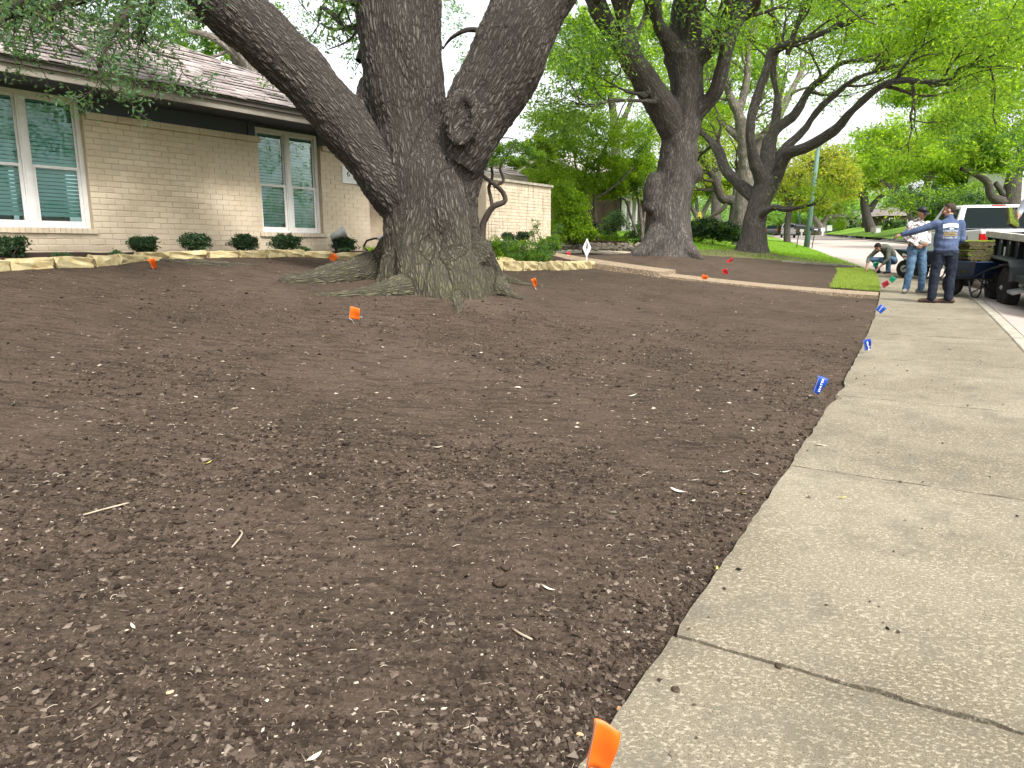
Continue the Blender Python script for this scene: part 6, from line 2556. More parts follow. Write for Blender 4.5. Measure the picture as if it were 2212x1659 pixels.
def pickup(label, loc, rot, paint, full=True):
    t = thing('pickup_truck', label, 'pickup truck', loc, rot)
    W = 2.0
    def side_prism(name, prof, x0, x1, m, bw=.02, parent=None):
        mb = MB()
        mb.prism(prof, (x0, 0, 0), (0, 1, 0), (0, 0, 1), (1, 0, 0), x1 - x0)
        o = part(name, mb, m, parent or t)
        if bw:
            bevel(o, bw, 3)
        return o
    def wheel_arch(yc, r=.46, n=9):
        return [(yc + r * math.cos(a), .42 + r * math.sin(a)) for a in np.linspace(0, math.pi, n)]
    # bed with wheel arch, cab lower body and bonnet
    body = [(0, .55)] + wheel_arch(1.15)[::-1] + [(3.95, .42)] + wheel_arch(4.75)[::-1] + [(5.75, .5), (5.8, .95), (5.7, 1.12), (4.3, 1.32), (1.86, 1.36), (.02, 1.42), (0, 1.36)]
    side_prism('body', body, 0, W, paint, .035)
    mb = MB()
    mb.box((W / 2, .93, 1.405), (W - .22, 1.66, .045))
    part('bed_cover', mb, M['black'], t)
    # cab: tapered towards the roof
    def cab_pts(ins, y0, y1, z):
        return [(ins, y0, z), (W - ins, y0, z), (W - ins, y1, z), (ins, y1, z)]
    lo, hi = cab_pts(.03, 1.90, 4.45, 1.34), cab_pts(.20, 2.12, 3.65, 2.0)
    mb = MB()
    mb.add(lo + hi, [(0, 3, 2, 1), (4, 5, 6, 7), (0, 1, 5, 4), (1, 2, 6, 5), (2, 3, 7, 6), (3, 0, 4, 7)])
    bevel(part('cab', mb, paint, t), .06, 3)
    def on_face(A, B, C, D, u0, u1, v0, v1, off, n):
        def P(u, v):
            p = (Vector(A) * (1 - u) + Vector(B) * u) * (1 - v) + (Vector(D) * (1 - u) + Vector(C) * u) * v
            return p + n * off
        a = [P(u0, v0), P(u1, v0), P(u1, v1), P(u0, v1)]
        mb = MB()
        mb.add(a + [q - n * .02 for q in a], [(0, 1, 2, 3), (7, 6, 5, 4), (0, 4, 5, 1), (1, 5, 6, 2), (2, 6, 7, 3), (3, 7, 4, 0)])
        return mb
    nb_ = Vector((0, -1, .3)).normalized()
    part('rear_window', on_face(lo[0], lo[1], hi[1], hi[0], .07, .93, .14, .90, .006, nb_), M['dark_glass'], t)
    nl = Vector((-1, 0, .25)).normalized()
    for (u0, u1) in ((.06, .36), (.40, .80)):
        part('side_window', on_face(lo[0], lo[3], hi[3], hi[0], u0, u1, .12, .86, .006, nl), M['dark_glass'], t)
        part('side_window', on_face(lo[1], lo[2], hi[2], hi[1], u0, u1, .12, .86, .006, Vector((1, 0, .25)).normalized()), M['dark_glass'], t)
    part('windscreen', on_face(lo[3], lo[2], hi[2], hi[3], .06, .94, .12, .92, .006, Vector((0, 1, .9)).normalized()), M['dark_glass'], t)
    mb = MB()
    mb.box((W / 2, 2.135, 1.965), (.30, .05, .055))
    part('brake_light', mb, M['red_lamp'], t)
    for x in (.06, W - .06):
        for k, (z0, z1, m) in enumerate(((1.12, 1.33, 'red_lamp'), (1.0, 1.12, 'clear_lamp'), (.86, 1.0, 'red_lamp'))):
            mb = MB()
            mb.box((x, .03, (z0 + z1) / 2), (.145, .10, z1 - z0 - .006))
            bevel(part('tail_light', mb, M[m], t), .012)
    mb = MB()
    mb.box((W / 2, -.016, 1.08), (W - .34, .05, .56))
    bevel(part('tailgate', mb, paint, t), .02)
    mb = MB()
    mb.box((W / 2, -.05, 1.30), (W - .36, .02, .05))
    part('tailgate_trim', mb, M['black'], t)
    mb = MB()
    mb.box((W / 2, -.10, .62), (W - .04, .18, .16))
    bevel(part('bumper', mb, M['steel'], t), .03)
    mb = MB()
    mb.box((W / 2, -.20, .62), (.32, .01, .13))
    part('number_plate', mb, M['sign_white'], t)
    for y in (1.15, 4.75):
        for x, sx in ((.13, -1), (W - .13, 1)):
            mb = MB()
            mb.lathe([(.22, -.12), (.36, -.13), (.41, -.09), (.41, .09), (.36, .13), (.22, .12)], (x, y, .41), 'X', 28)
            w = part('wheel', mb, M['rubber'], t, True)
            mb = MB()
            mb.lathe([(.24, sx * .10), (.20, sx * .08), (.08, sx * .10), (.05, sx * .12)], (x, y, .41), 'X', 20)
            part('rim', mb, M['steel'], w)
    mb = MB()
    mb.box((-.14, 3.75, 1.50), (.24, .12, .26))
    mb.box((W + .14, 3.75, 1.50), (.24, .12, .26))
    bevel(part('mirror', mb, M['black'], t), .03)
    if full:
        tx = text('lettering', '4x4', .16, (-.0035, .92, 1.16), R(-90), M['ink'], t, align='CENTER')
    return t


loc, rz = street_frame(17.75, -1.93)
rz += R(11)
pickup('white pickup truck with a black rear window parked ahead of the trailer', loc, (R(1.5), 0, rz), M['white_paint'])
c = at(1706, 511.5)
Yc = 105.0
c = V(1700, 510.5, Yc)
t_dir = math.atan2(.94, .34) - math.pi / 2
pickup('silver pickup truck driving away in the middle of the far street', (c[0] - .9, c[1], float(H(c[:1], c[1:2])[0])), (R(1.5), 0, t_dir), M['silver_paint'], False)


def small_suv(label, loc, rot, paint):
    t = thing('parked_car', label, 'car', loc, rot)
    W = 1.8
    mb = MB()
    arch = lambda yc: [(yc + .38 * math.cos(a), .33 + .38 * math.sin(a)) for a in np.linspace(math.pi, 0, 8)]
    prof = [(0, .45)] + arch(.95) + [(2.6, .3)] + arch(3.6) + [(4.4, .4), (4.45, .75), (3.4, .98), (2.9, 1.05), (.1, 1.05), (0, .9)]
    mb.prism(prof, (0, 0, 0), (0, 1, 0), (0, 0, 1), (1, 0, 0), W)
    bevel(part('body', mb, paint, t), .05, 3)
    mb = MB()
    lo = [(.05, .12, 1.04), (W - .05, .12, 1.04), (W - .05, 3.3, 1.0), (.05, 3.3, 1.0)]
    hi = [(.22, .5, 1.56), (W - .22, .5, 1.56), (W - .22, 2.4, 1.56), (.22, 2.4, 1.56)]
    mb.add(lo + hi, [(0, 3, 2, 1), (4, 5, 6, 7), (0, 1, 5, 4), (1, 2, 6, 5), (2, 3, 7, 6), (3, 0, 4, 7)])
    bevel(part('cabin', mb, M['dark_glass'], t), .06, 3)
    mb = MB()
    mb.box((W / 2, 1.4, 1.58), (W - .5, 1.8, .04))
    part('roof', mb, paint, t)
    for x in (.16, W - .16):
        mb = MB()
        mb.box((x, -.005, .88), (.26, .05, .16))
        part('tail_light', mb, M['red_lamp'], t)
        for y in (.95, 3.6):
            mb = MB()
            mb.lathe([(.18, -.10), (.33, -.1), (.33, .1), (.18, .10)], (x - .02 if x < 1 else x + .02, y, .33), 'X', 20)
            part('wheel', mb, M['rubber'], t)
    return t


c = V(1650, 509.5, 118)
small_suv('small dark car parked at the kerb beyond the silver pickup', (c[0] + .2, c[1], float(H(c[:1], c[1:2])[0])), (R(1.5), 0, t_dir), M['dark_paint'])

# ---------------------------------------------------------------- pole, mailboxes, signs across the street
Yp = 50
pb_ = V(1742, 531, Yp)
gpz = float(H(pb_[:1], pb_[1:2])[0])
pole = thing('utility_pole', 'tall leaning green utility pole at the kerb beyond the long bough', 'pole', (pb_[0], pb_[1], gpz))
mb = MB()
pt = V(1768, 318, Yp)
mb.tube([(pb_[0], pb_[1], gpz - .3), tuple((Vector(pb_) + Vector(pt)) / 2), tuple(pt)], [.20, .165, .12], 12)
part('shaft', mb, M['green_pole'], pole, True, world=True)
mb = MB()
mb.box(tuple(pt), (.18, .18, .5))
part('cap', mb, M['timber'], pole, world=True)
mb = MB()
far_ = V(1860, 240, 70)
mb.tube([tuple(pt + np.array([0, 0, .3]) * (1 - u) + (far_ - pt) * u - np.array([0, 0, 1.2 * u * (1 - u)])) for u in np.linspace(0, 1, 9)], .018, 5)
whole('overhead_wire', mb, M['black'], 'thin dark overhead wire running up from the leaning green pole', 'wire')


def post_mailbox(label, px, Y, boxm, w=.20, L=.5, h=.24, post_h=1.0, rot=0.0, post='black', lean=0.0, thick=.03, letter=None):
    b = V(*px, Y)
    g = float(H(b[:1], b[1:2])[0])
    t = thing('mailbox', label, 'mailbox', (b[0], b[1], g), (0, lean, rot))
    mb = MB()
    mb.box((0, 0, post_h / 2 - .05), (thick, thick, post_h + .1))
    part('post', mb, M[post], t)
    mb = MB()
    prof = [(-w / 2, 0), (w / 2, 0), (w / 2, h * .55)] + [(w / 2 * math.cos(a), h * .55 + h * .45 * math.sin(a)) for a in np.linspace(.3, math.pi - .3, 6)] + [(-w / 2, h * .55)]
    mb.prism(prof, (-L / 2, 0, post_h), (0, 1, 0), (0, 0, 1), (1, 0, 0), L)
    bx = part('box', mb, M[boxm], t)
    mb = MB()
    mb.box((-L / 2 - .012, 0, post_h + h * .45), (.02, w * .9, h * .8))
    part('door', mb, M[boxm], bx)
    if letter:
        text('lettering', letter, .13, (0, -w / 2 - .004, post_h + .06), 0, M['white_print'], t, align='CENTER')
    return t


post_mailbox('black mailbox on a thin post just left of the leaning green pole', (1721, 528), 48, 'black', w=.26, L=.64, h=.28, post_h=1.22, lean=R(5), thick=.045)
post_mailbox('black mailbox with white lettering on a thin post just right of the green pole', (1754, 532), 48, 'black', w=.26, L=.62, h=.26, post_h=1.12, lean=R(6), thick=.045, letter='6020')


def px_box(name, label, cat, x0, x1, y0, y1, Y, m, depth=.5, group=None, roof=None, post=None):
    a = V((x0 + x1) / 2, y1, Y)
    w = (x1 - x0) * Y / F
    h = (y1 - y0) * Y / F
    t = thing(name, label, cat, tuple(a), group=group)
    mb = MB()
    if post:
        mb.box((0, 0, h * post / 2 - .1), (w * .35, w * .35, h * post + .2))
        part('post', mb, M[m], t)
        mb = MB()
        mb.box((0, 0, h * (1 + post) / 2), (w, depth, h * (1 - post)))
        bevel(part('box', mb, M[m], t), .03)
    else:
        mb.box((0, 0, h / 2 - .05), (w, depth, h + .1))
        bevel(part('body', mb, M[m], t), .03)
    if roof:
        mb = MB()
        mb.prism([(-w * .65, h), (w * .65, h), (w * .4, h + w * .35), (-w * .4, h + w * .35)], (0, -depth * .6, 0), (1, 0, 0), (0, 0, 1), (0, 1, 0), depth * 1.2)
        part('cap', mb, M[roof], t)
    return t


px_box('mailbox', 'white pillar mailbox with tan cap on the far lawn', 'mailbox', 1889, 1899, 493, 515, 103, 'sign_white', .5, roof='taupe')
px_box('mailbox', 'grey mailbox on a dark post next to the white pillar mailbox', 'mailbox', 1880, 1889, 492, 515, 102, 'taupe', .4, post=.55)
px_box('garbage_bin', 'green bin standing on the far lawn right of the white pillar mailbox', 'bin', 1908.5, 1915, 503, 515, 103, 'green_plastic', .5)
px_box('mailbox', 'white mailbox on a white post in front of the V shaped pale oak', 'mailbox', 1773, 1780, 493, 507, 128, 'sign_white', .4, post=.5)
px_box('yard_sign', 'small white sign standing just left of the leaning green pole', 'sign', 1727, 1735.5, 493, 508, 70, 'sign_white', .08, post=.45)
px_box('street_sign', 'tiny white traffic sign on a thin post beyond the silver pickup', 'sign', 1701.5, 1706, 481, 505, 140, 'sign_white', .05, post=.72)
px_box('rubbish_bag', 'low black bag lying at the far kerb left of the white pillar mailbox', 'bag', 1851, 1862, 506, 512, 110, 'black', .6)
px_box('utility_cabinet', 'pale rounded utility box between bushes across the street', 'utility box', 1784, 1795, 487, 498, 137, 'sign_white', .8)
# slender far pole
mb = MB()
a, b = V(1729, 505, 120), V(1726, 440, 120)
mb.tube([tuple(a), tuple(b)], [.2, .13], 8)
whole('utility_pole', mb, M['green_pole'], 'slender pale green pole far behind the leaning pole', 'pole', True)
# yellow climbing frame
Yy = 62
t = thing('climbing_frame', 'bright yellow climbing frame glimpsed above the dark hedge', 'play equipment', tuple(V(1512, 490, Yy)))
mb = MB()
for x0, x1 in ((1507, 1510), (1516, 1513)):
    mb.tube([tuple(V(x0, 492, Yy)), tuple(V(x1, 458, Yy))], .05, 6)
part('side_rail', mb, M['yellow_plastic'], t, world=True)
mb = MB()
for y in (466, 474, 482):
    mb.tube([tuple(V(1508.5, y, Yy)), tuple(V(1514.5, y, Yy))], .04, 6)
part('rung', mb, M['yellow_plastic'], t, world=True)

# ---------------------------------------------------------------- floodlights in the bed
def flood_light(label, px, off, rot, arc=False):
    Y = wall_px(px[0], px[1], off)
    b = V(px[0], px[1], Y)
    t = thing('flood_light', label, 'floodlight', tuple(b), (0, 0, rot))
    mb = MB()
    mb.tube([(0, 0, -.12), (0, 0, .10), (.03, 0, .17)], .018, 7)
    part('stake', mb, M['black'], t)
    mb = MB()
    q = Matrix.Rotation(R(68), 3, 'Y')
    prof = [(.03, -.16), (.055, -.13), (.06, 0), (.085, .08), (.095, .11), (.09, .112), (.05, .05)]
    sub = MB()
    sub.lathe(prof, (0, 0, 0), 'Z', 16)
    mb.add([q @ Vector(p) + Vector((.07, 0, .21)) for p in sub.v], sub.f)
    part('lamp_head', mb, M['steel'], t, True)
    if arc:
        mb = MB()
        mb.tube([(-.30, 0, -.06), (-.36, 0, .03), (-.30, 0, .13), (-.15, 0, .17), (.05, 0, .17)], .02, 7)
        part('cable', mb, M['black'], t, True)
    return t


flood_light('silver floodlight on a stake beside the last shrub under the plaque', (725, 532), .55, R(20))
flood_light('silver floodlight with a black cable arc against the big oak trunk', (826, 535), .35, R(-8), True)

# ---------------------------------------------------------------- lawn sign
b = V(1267, 575, 16.75)
ls = thing('yard_sign', 'white diamond shaped yard sign on a white stake where the limestone row ends', 'sign', tuple(b), (0, 0, R(-4)))
mb = MB()
mb.box((0, 0, .10), (.028, .014, .34))
part('stake', mb, M['sign_white'], ls)
mb = MB()
mb.prism([(0, .20), (.10, .42), (0, .64), (-.10, .42)], (0, -.012, 0), (1, 0, 0), (0, 0, 1), (0, 1, 0), .012)
part('board', mb, M['sign_white'], ls)
mb = MB()
mb.prism([(-.012, .565), (.006, .575), (.012, .50), (.034, .49), (.014, .47), (.018, .40), (-.004, .385), (-.022, .42), (-.008, .48)], (0, -.015, 0), (1, 0, 0), (0, 0, 1), (0, 1, 0), .002)
mb.prism([(-.028, .372), (-.012, .385), (-.006, .36), (-.022, .340)], (0, -.015, 0), (1, 0, 0), (0, 0, 1), (0, 1, 0), .002)
part('emblem', mb, M['ink'], ls)
mb = MB()
mb.prism([(.006, .40), (.026, .37), (.030, .31), (.004, .30), (.010, .34)], (0, -.015, 0), (1, 0, 0), (0, 0, 1), (0, 1, 0), .002)
part('small_print', mb, M['pale_print'], ls)


# ---------------------------------------------------------------- marker flags
def marker_flag(label, gpx, Y, cpx, m, w=.10, h=.125, yaw=0., roll=0., curl=.02, group=None, letter=False, droop=.0, seed=0):
    """wire from the ground point to the cloth centre, both read off the photograph at the depth Y"""
    r = random.Random(seed)
    g = V(*gpx, Y)
    g[2] = float(H(g[:1], g[1:2])[0])
    c = V(*cpx, Y)
    t = thing('marker_flag', label, 'flag', tuple(g), group=group)
    mb = MB()
    top = Vector(c - g)
    q = Euler((0, roll, yaw)).to_matrix()
    edge0 = top + q @ Vector((-w / 2, 0, -h / 2))
    edge1 = top + q @ Vector((-w / 2, 0, h / 2))
    mb.tube([(0, 0, -.04), tuple(edge0 * .5), tuple(edge0), tuple(edge1)], .0016 if Y < 4 else .0025, 5)
    part('wire', mb, M['wire'], t)
    n = 9
    P = np.zeros((n, n, 3))
    for i in range(n):
        for j in range(n):
            u, v = i / (n - 1), j / (n - 1)
            p = Vector((-w / 2 + w * u, curl * math.sin(u * 3.0 + v * 1.5) + curl * .5 * math.sin(v * 5 + 1), -h / 2 + h * v - droop * u * u))
            P[i, j] = top + q @ p
    mb = MB()
    mb.grid(P)
    fl = part('flag', mb, M[m], t, True)
    sm = fl.modifiers.new('thick', 'SOLIDIFY')
    sm.thickness = .0008
    if letter:
        tx = text('lettering', 'WATER', h * .24, tuple(top + q @ Vector((0.0, -curl - .004, -h * .42))), 0, M['white_print'], t, align='LEFT', extr=.0002)
        tx.rotation_euler = (q.to_4x4() @ Euler((R(90), 0, 0)).to_matrix().to_4x4() @ Matrix.Rotation(R(90), 4, 'Z')).to_euler()
    return t


GF = 'marker flags stuck in the dug lawn'
marker_flag('square orange flag low in the soil in front of the big oak', (767, 695), 7.55, (766, 676), 'flag_orange', .105, .125, R(8), R(8), .014, GF, droop=.01, seed=1)
marker_flag('crumpled orange flag in front of the limestone edging at the left', (331, 587), 9.1, (331, 570), 'flag_orange', .06, .14, R(60), R(-28), .03, GF, seed=2)
marker_flag('orange flag turned on its corner at the edging left of the big oak', (720, 574), 11.4, (720, 556), 'flag_orange', .11, .12, R(10), R(42), .015, GF, seed=3)
marker_flag('leaning orange flag at the root right of the big oak', (1160, 622), 11.0, (1155, 611), 'flag_orange', .06, .15, R(40), R(-32), .02, GF, seed=4)
marker_flag('small bent orange flag at the edge of the walkway', (1521, 608), 16.0, (1522, 600), 'flag_orange', .12, .12, R(-12), R(10), .03, GF, seed=5)
marker_flag('big orange flag close to the camera at the pavement edge', (1300, 1740), 1.42, (1303, 1612), 'flag_orange', .058, .125, R(12), R(9), .012, GF, droop=.02, seed=6)
marker_flag('red flag standing in the soil beyond the walkway', (1566, 597), 18.4, (1566, 587), 'flag_red', .13, .14, R(-20), R(-24), .02, GF, seed=7)
marker_flag('fallen looking red flag near the neighbouring grass', (1577, 568), 24.8, (1577, 563), 'flag_red', .22, .10, R(10), R(-34), .03, GF, seed=8)
marker_flag('tiny red flag right of the bed and left of the diamond sign', (1229, 556), 21.0, (1228, 550), 'flag_red', .10, .14, R(20), R(4), .02, GF, seed=9)
marker_flag('pink flag at the corner of the new sod by the pavement', (1903, 632), 15.6, (1913, 614), 'flag_pink', .14, .13, R(5), R(-36), .02, GF, seed=10)
marker_flag('green flag on the pavement edge behind the pink one', (1922, 616), 17.6, (1928, 603), 'flag_green', .13, .13, R(5), R(40), .015, GF, seed=11)
marker_flag('green flag in front of the crouching man', (1890, 590), 20.6, (1892, 571), 'flag_green', .15, .12, R(8), R(-10), .03, GF, seed=12)
marker_flag('far blue flag tilted over the pavement edge near the walkway', (1890, 684), 11.1, (1903, 667), 'flag_blue', .11, .11, R(0), R(38), .012, GF, True, seed=13)
marker_flag('middle blue flag drooping over the pavement edge', (1860, 765), 7.75, (1874, 745), 'flag_blue', .075, .13, R(15), R(-22), .018, GF, True, seed=14)
marker_flag('nearest blue flag hanging above the soil by the cracked slab', (1778, 862), 5.6, (1771, 832), 'flag_blue', .075, .14, R(22), R(20), .02, GF, True, seed=15)


# ---------------------------------------------------------------- leaves, twigs and stones that can be picked out
def soil_at(x, y):
    g = at(x, y)
    s, d = SD(g[:1], g[1:2])
    if d[0] > 0:
        g[2] += float(soil_disp(g[:1], g[1:2], s, d)[0])
    return g


def dead_leaf(label, px, L, rot, m='dead_leaf', curl=.25, group='fallen leaves on the soil'):
    g = soil_at(*px)
    mb = MB()
    n = 7
    P = np.zeros((n, 3, 3))
    for i in range(n):
        u = i / (n - 1)
        w = .30 * math.sin(math.pi * min(max(u * .94 + .04, 0), 1)) ** .8
        for j, k in enumerate((-1, 0, 1)):
            P[i, j] = (L * (u - .5), L * w * k * .5, L * curl * ((u - .5) ** 2 * 1.6 + .25 * k * k * w))
    mb.grid(P)
    mb.tube([(-L * .5, 0, L * curl * .4), (-L * .66, L * .03, L * curl * .45)], L * .012, 4)
    o = whole('dead_leaf', mb, M[m], label, 'leaf', True, group, tuple(g + np.array([0, 0, .008])), (rnd.uniform(-.25, .25), rnd.uniform(-.25, .25), rot))
    return o


for lb, px, L, rt, m in [
        ('largest pale leaf on the soil right of the middle, above two small ones', (1464, 1062), .085, 2.4, 'dead_leaf'),
        ('small curled leaf just right of the largest pale leaf', (1497, 1080), .05, .9, 'dead_leaf'),
        ('thin pale leaf lying above and right of the largest pale leaf', (1500, 1034), .055, .1, 'dead_leaf'),
        ('pale leaf highest in the cluster near the pavement edge', (1567, 1015), .06, 2.9, 'dead_leaf'),
        ('slim pale leaf between the cluster and the pavement', (1633, 1022), .045, -.4, 'dead_leaf'),
        ('pointed leaf lying nearest the pavement below the cluster', (1605, 1062), .05, .3, 'yellow_leaf'),
        ('white leaf on the pavement beside the soil edge', (1773, 964), .085, .1, 'dead_leaf'),
        ('cream leaf lying on the middle of the second slab', (1820, 1078), .05, .3, 'yellow_leaf'),
        ('pale leaf by the soil edge left of the cracked slab', (1690, 765), .08, -.6, 'dead_leaf'),
        ('upright oval leaf near the dark clod right of the centre', (1627, 926), .05, 1.5, 'dead_leaf'),
        ('white curled leaf alone at the right centre of the soil', (1367, 856), .07, .3, 'dead_leaf'),
        ('single pale leaf lower right of the centre', (1185, 1262), .055, -.5, 'dead_leaf'),
        ('round yellow leaf left of the centre', (450, 999), .05, 1.2, 'yellow_leaf'),
        ('small white square leaf below the round yellow one', (669, 1025), .05, 1.6, 'dead_leaf'),
        ('pale speckled leaf in the middle of the soil', (946, 968), .06, .5, 'dead_leaf'),
        ('small yellow leaf at the edge of the nearest long slab', (1549, 1231), .03, 1.3, 'yellow_leaf'),
        ('pale leaf half way to the oak left of the centre', (513, 846), .07, .2, 'dead_leaf'),
        ('yellow leaf near the square orange flag', (711, 731), .09, .2, 'yellow_leaf'),
        ('pale leaf on the soil at the far left', (90, 1056), .07, .3, 'dead_leaf'),
        ('oval white leaf among crumbs at the lower left', (286, 1345), .035, 2.4, 'dead_leaf'),
        ('tan leaf at the bottom edge near the orange flag', (679, 1629), .045, .9, 'dead_leaf')]:
    dead_leaf(lb, px, L, rt, m)


def twig(label, pts, r, m='twig'):
    P = [soil_at(*p) + np.array([0, 0, r + h]) for p, h in pts]
    a, b = smooth_path(P, [r * (1 - .4 * i / len(P)) for i in range(len(P))], .02)
    mb = MB()
    mb.tube(a, b, 6)
    return whole('twig', mb, M[m], label, 'twig', True, 'twigs on the soil')


twig('long pale stick lying on the soil at the left', [((180, 1117), .004), ((230, 1106), .006), ((279, 1096), .008)], .0042)
twig('white curled root fibre left of the centre', [((500, 1178), .004), ((517, 1170), .02), ((524, 1158), .012), ((518, 1151), .004)], .0026)
twig('thin curved fibre right of the bottom centre', [((1106, 1358), .004), ((1125, 1376), .008), ((1150, 1384), .004)], .0022)
twig('forked twig on the soil up by the blue flags', [((1573, 800), .005), ((1578, 793), .04), ((1581, 786), .07)], .006, 'timber')


def clod(label, px, r, m, cat='stone', name='stone', group=None):
    g = soil_at(*px)
    me = stone_mesh(r * 2, r * 1.5, r * 1.2, rnd.randrange(999))
    me.materials.clear()
    me.materials.append(m)
    for v in me.vertices:
        v.co *= 1
    return link(name, me, None, tuple(g + np.array([0, 0, r * .25])), (rnd.uniform(-.3, .3), rnd.uniform(-.3, .3), rnd.uniform(0, 3)), label, cat, group)


def pebble(label, px, r, m, name='stone', cat='stone', group=None):
    g = soil_at(*px)
    mb = MB()
    mb.ball((0, 0, 0), (r, r * .72, r * .45), 14, 9)
    rr = random.Random(sum(map(ord, label)))
    lob = [(Vector((rr.gauss(0, 1), rr.gauss(0, 1), rr.gauss(0, 1))).normalized(), rr.uniform(-.30, .25)) for _ in range(9)]
    def knock(p):
        d = Vector(p).normalized()
        f = 1 + sum(a * max(0, d.dot(n)) ** 4 for n, a in lob) + rr.uniform(-.06, .06)
        return tuple(q * f for q in p)
    mb.v = [knock(p) for p in mb.v]
    return whole(name, mb, m, label, cat, True, group, tuple(g + np.array([0, 0, r * .25])), (0, 0, rr.uniform(0, 3)))


pebble('orange tan pebble by the pavement edge above the near flag', (1340, 1497), .014, M['tan_stone'], 'pebble', 'pebble')
pebble('small tan pebble left of the near orange flag', (1253, 1572), .013, M['tan_stone'], 'pebble', 'pebble')
pebble('ochre pebble among the crumbs at the lower left', (366, 1485), .010, M['tan_stone'], 'pebble', 'pebble')
pebble('dark soil clod on the near slab beyond the flag', (1458, 1493), .018, M['soil'], 'soil_clod', 'soil clod')
pebble('large flat brown clod in the middle of the soil', (1083, 1249), .040, M['soil'], 'soil_clod', 'soil clod')
pebble('dark clod beside the cluster of pale leaves', (1541, 1040), .040, M['soil'], 'soil_clod', 'soil clod')
pebble('dark clod below the nearest blue flag', (1620, 957), .045, M['soil'], 'soil_clod', 'soil clod')
pebble('flat stone just left of the large brown clod', (1091, 1228), .025, M['clod'], 'soil_clod', 'soil clod')
pebble('clod sitting in the joint of the nearest slab', (1680, 1440), .014, M['clod'], 'soil_clod', 'soil clod')
# ---------------------------------------------------------------- people
def loft_pts(path, side, rx, ry, seg=16):
    """elliptical sections along a path; side: the direction of rx"""
    path = [Vector(p) for p in path]
    n = len(path)
    vs, fs = [], []
    side = Vector(side)
    for i, p in enumerate(path):
        t = (path[min(i + 1, n - 1)] - path[max(i - 1, 0)]).normalized()
        e1 = (side - t * side.dot(t)).normalized()
        e2 = t.cross(e1)
        for k in range(seg):
            a = 2 * math.pi * k / seg
            vs.append(p + e1 * (rx[i] * math.cos(a)) + e2 * (ry[i] * math.sin(a)))
    for i in range(n - 1):
        for k in range(seg):
            a, b = i * seg + k, i * seg + (k + 1) % seg
            fs.append((a, b, b + seg, a + seg))
    fs.append(tuple(range(seg - 1, -1, -1)))
    fs.append(tuple(range((n - 1) * seg, n * seg)))
    return vs, fs


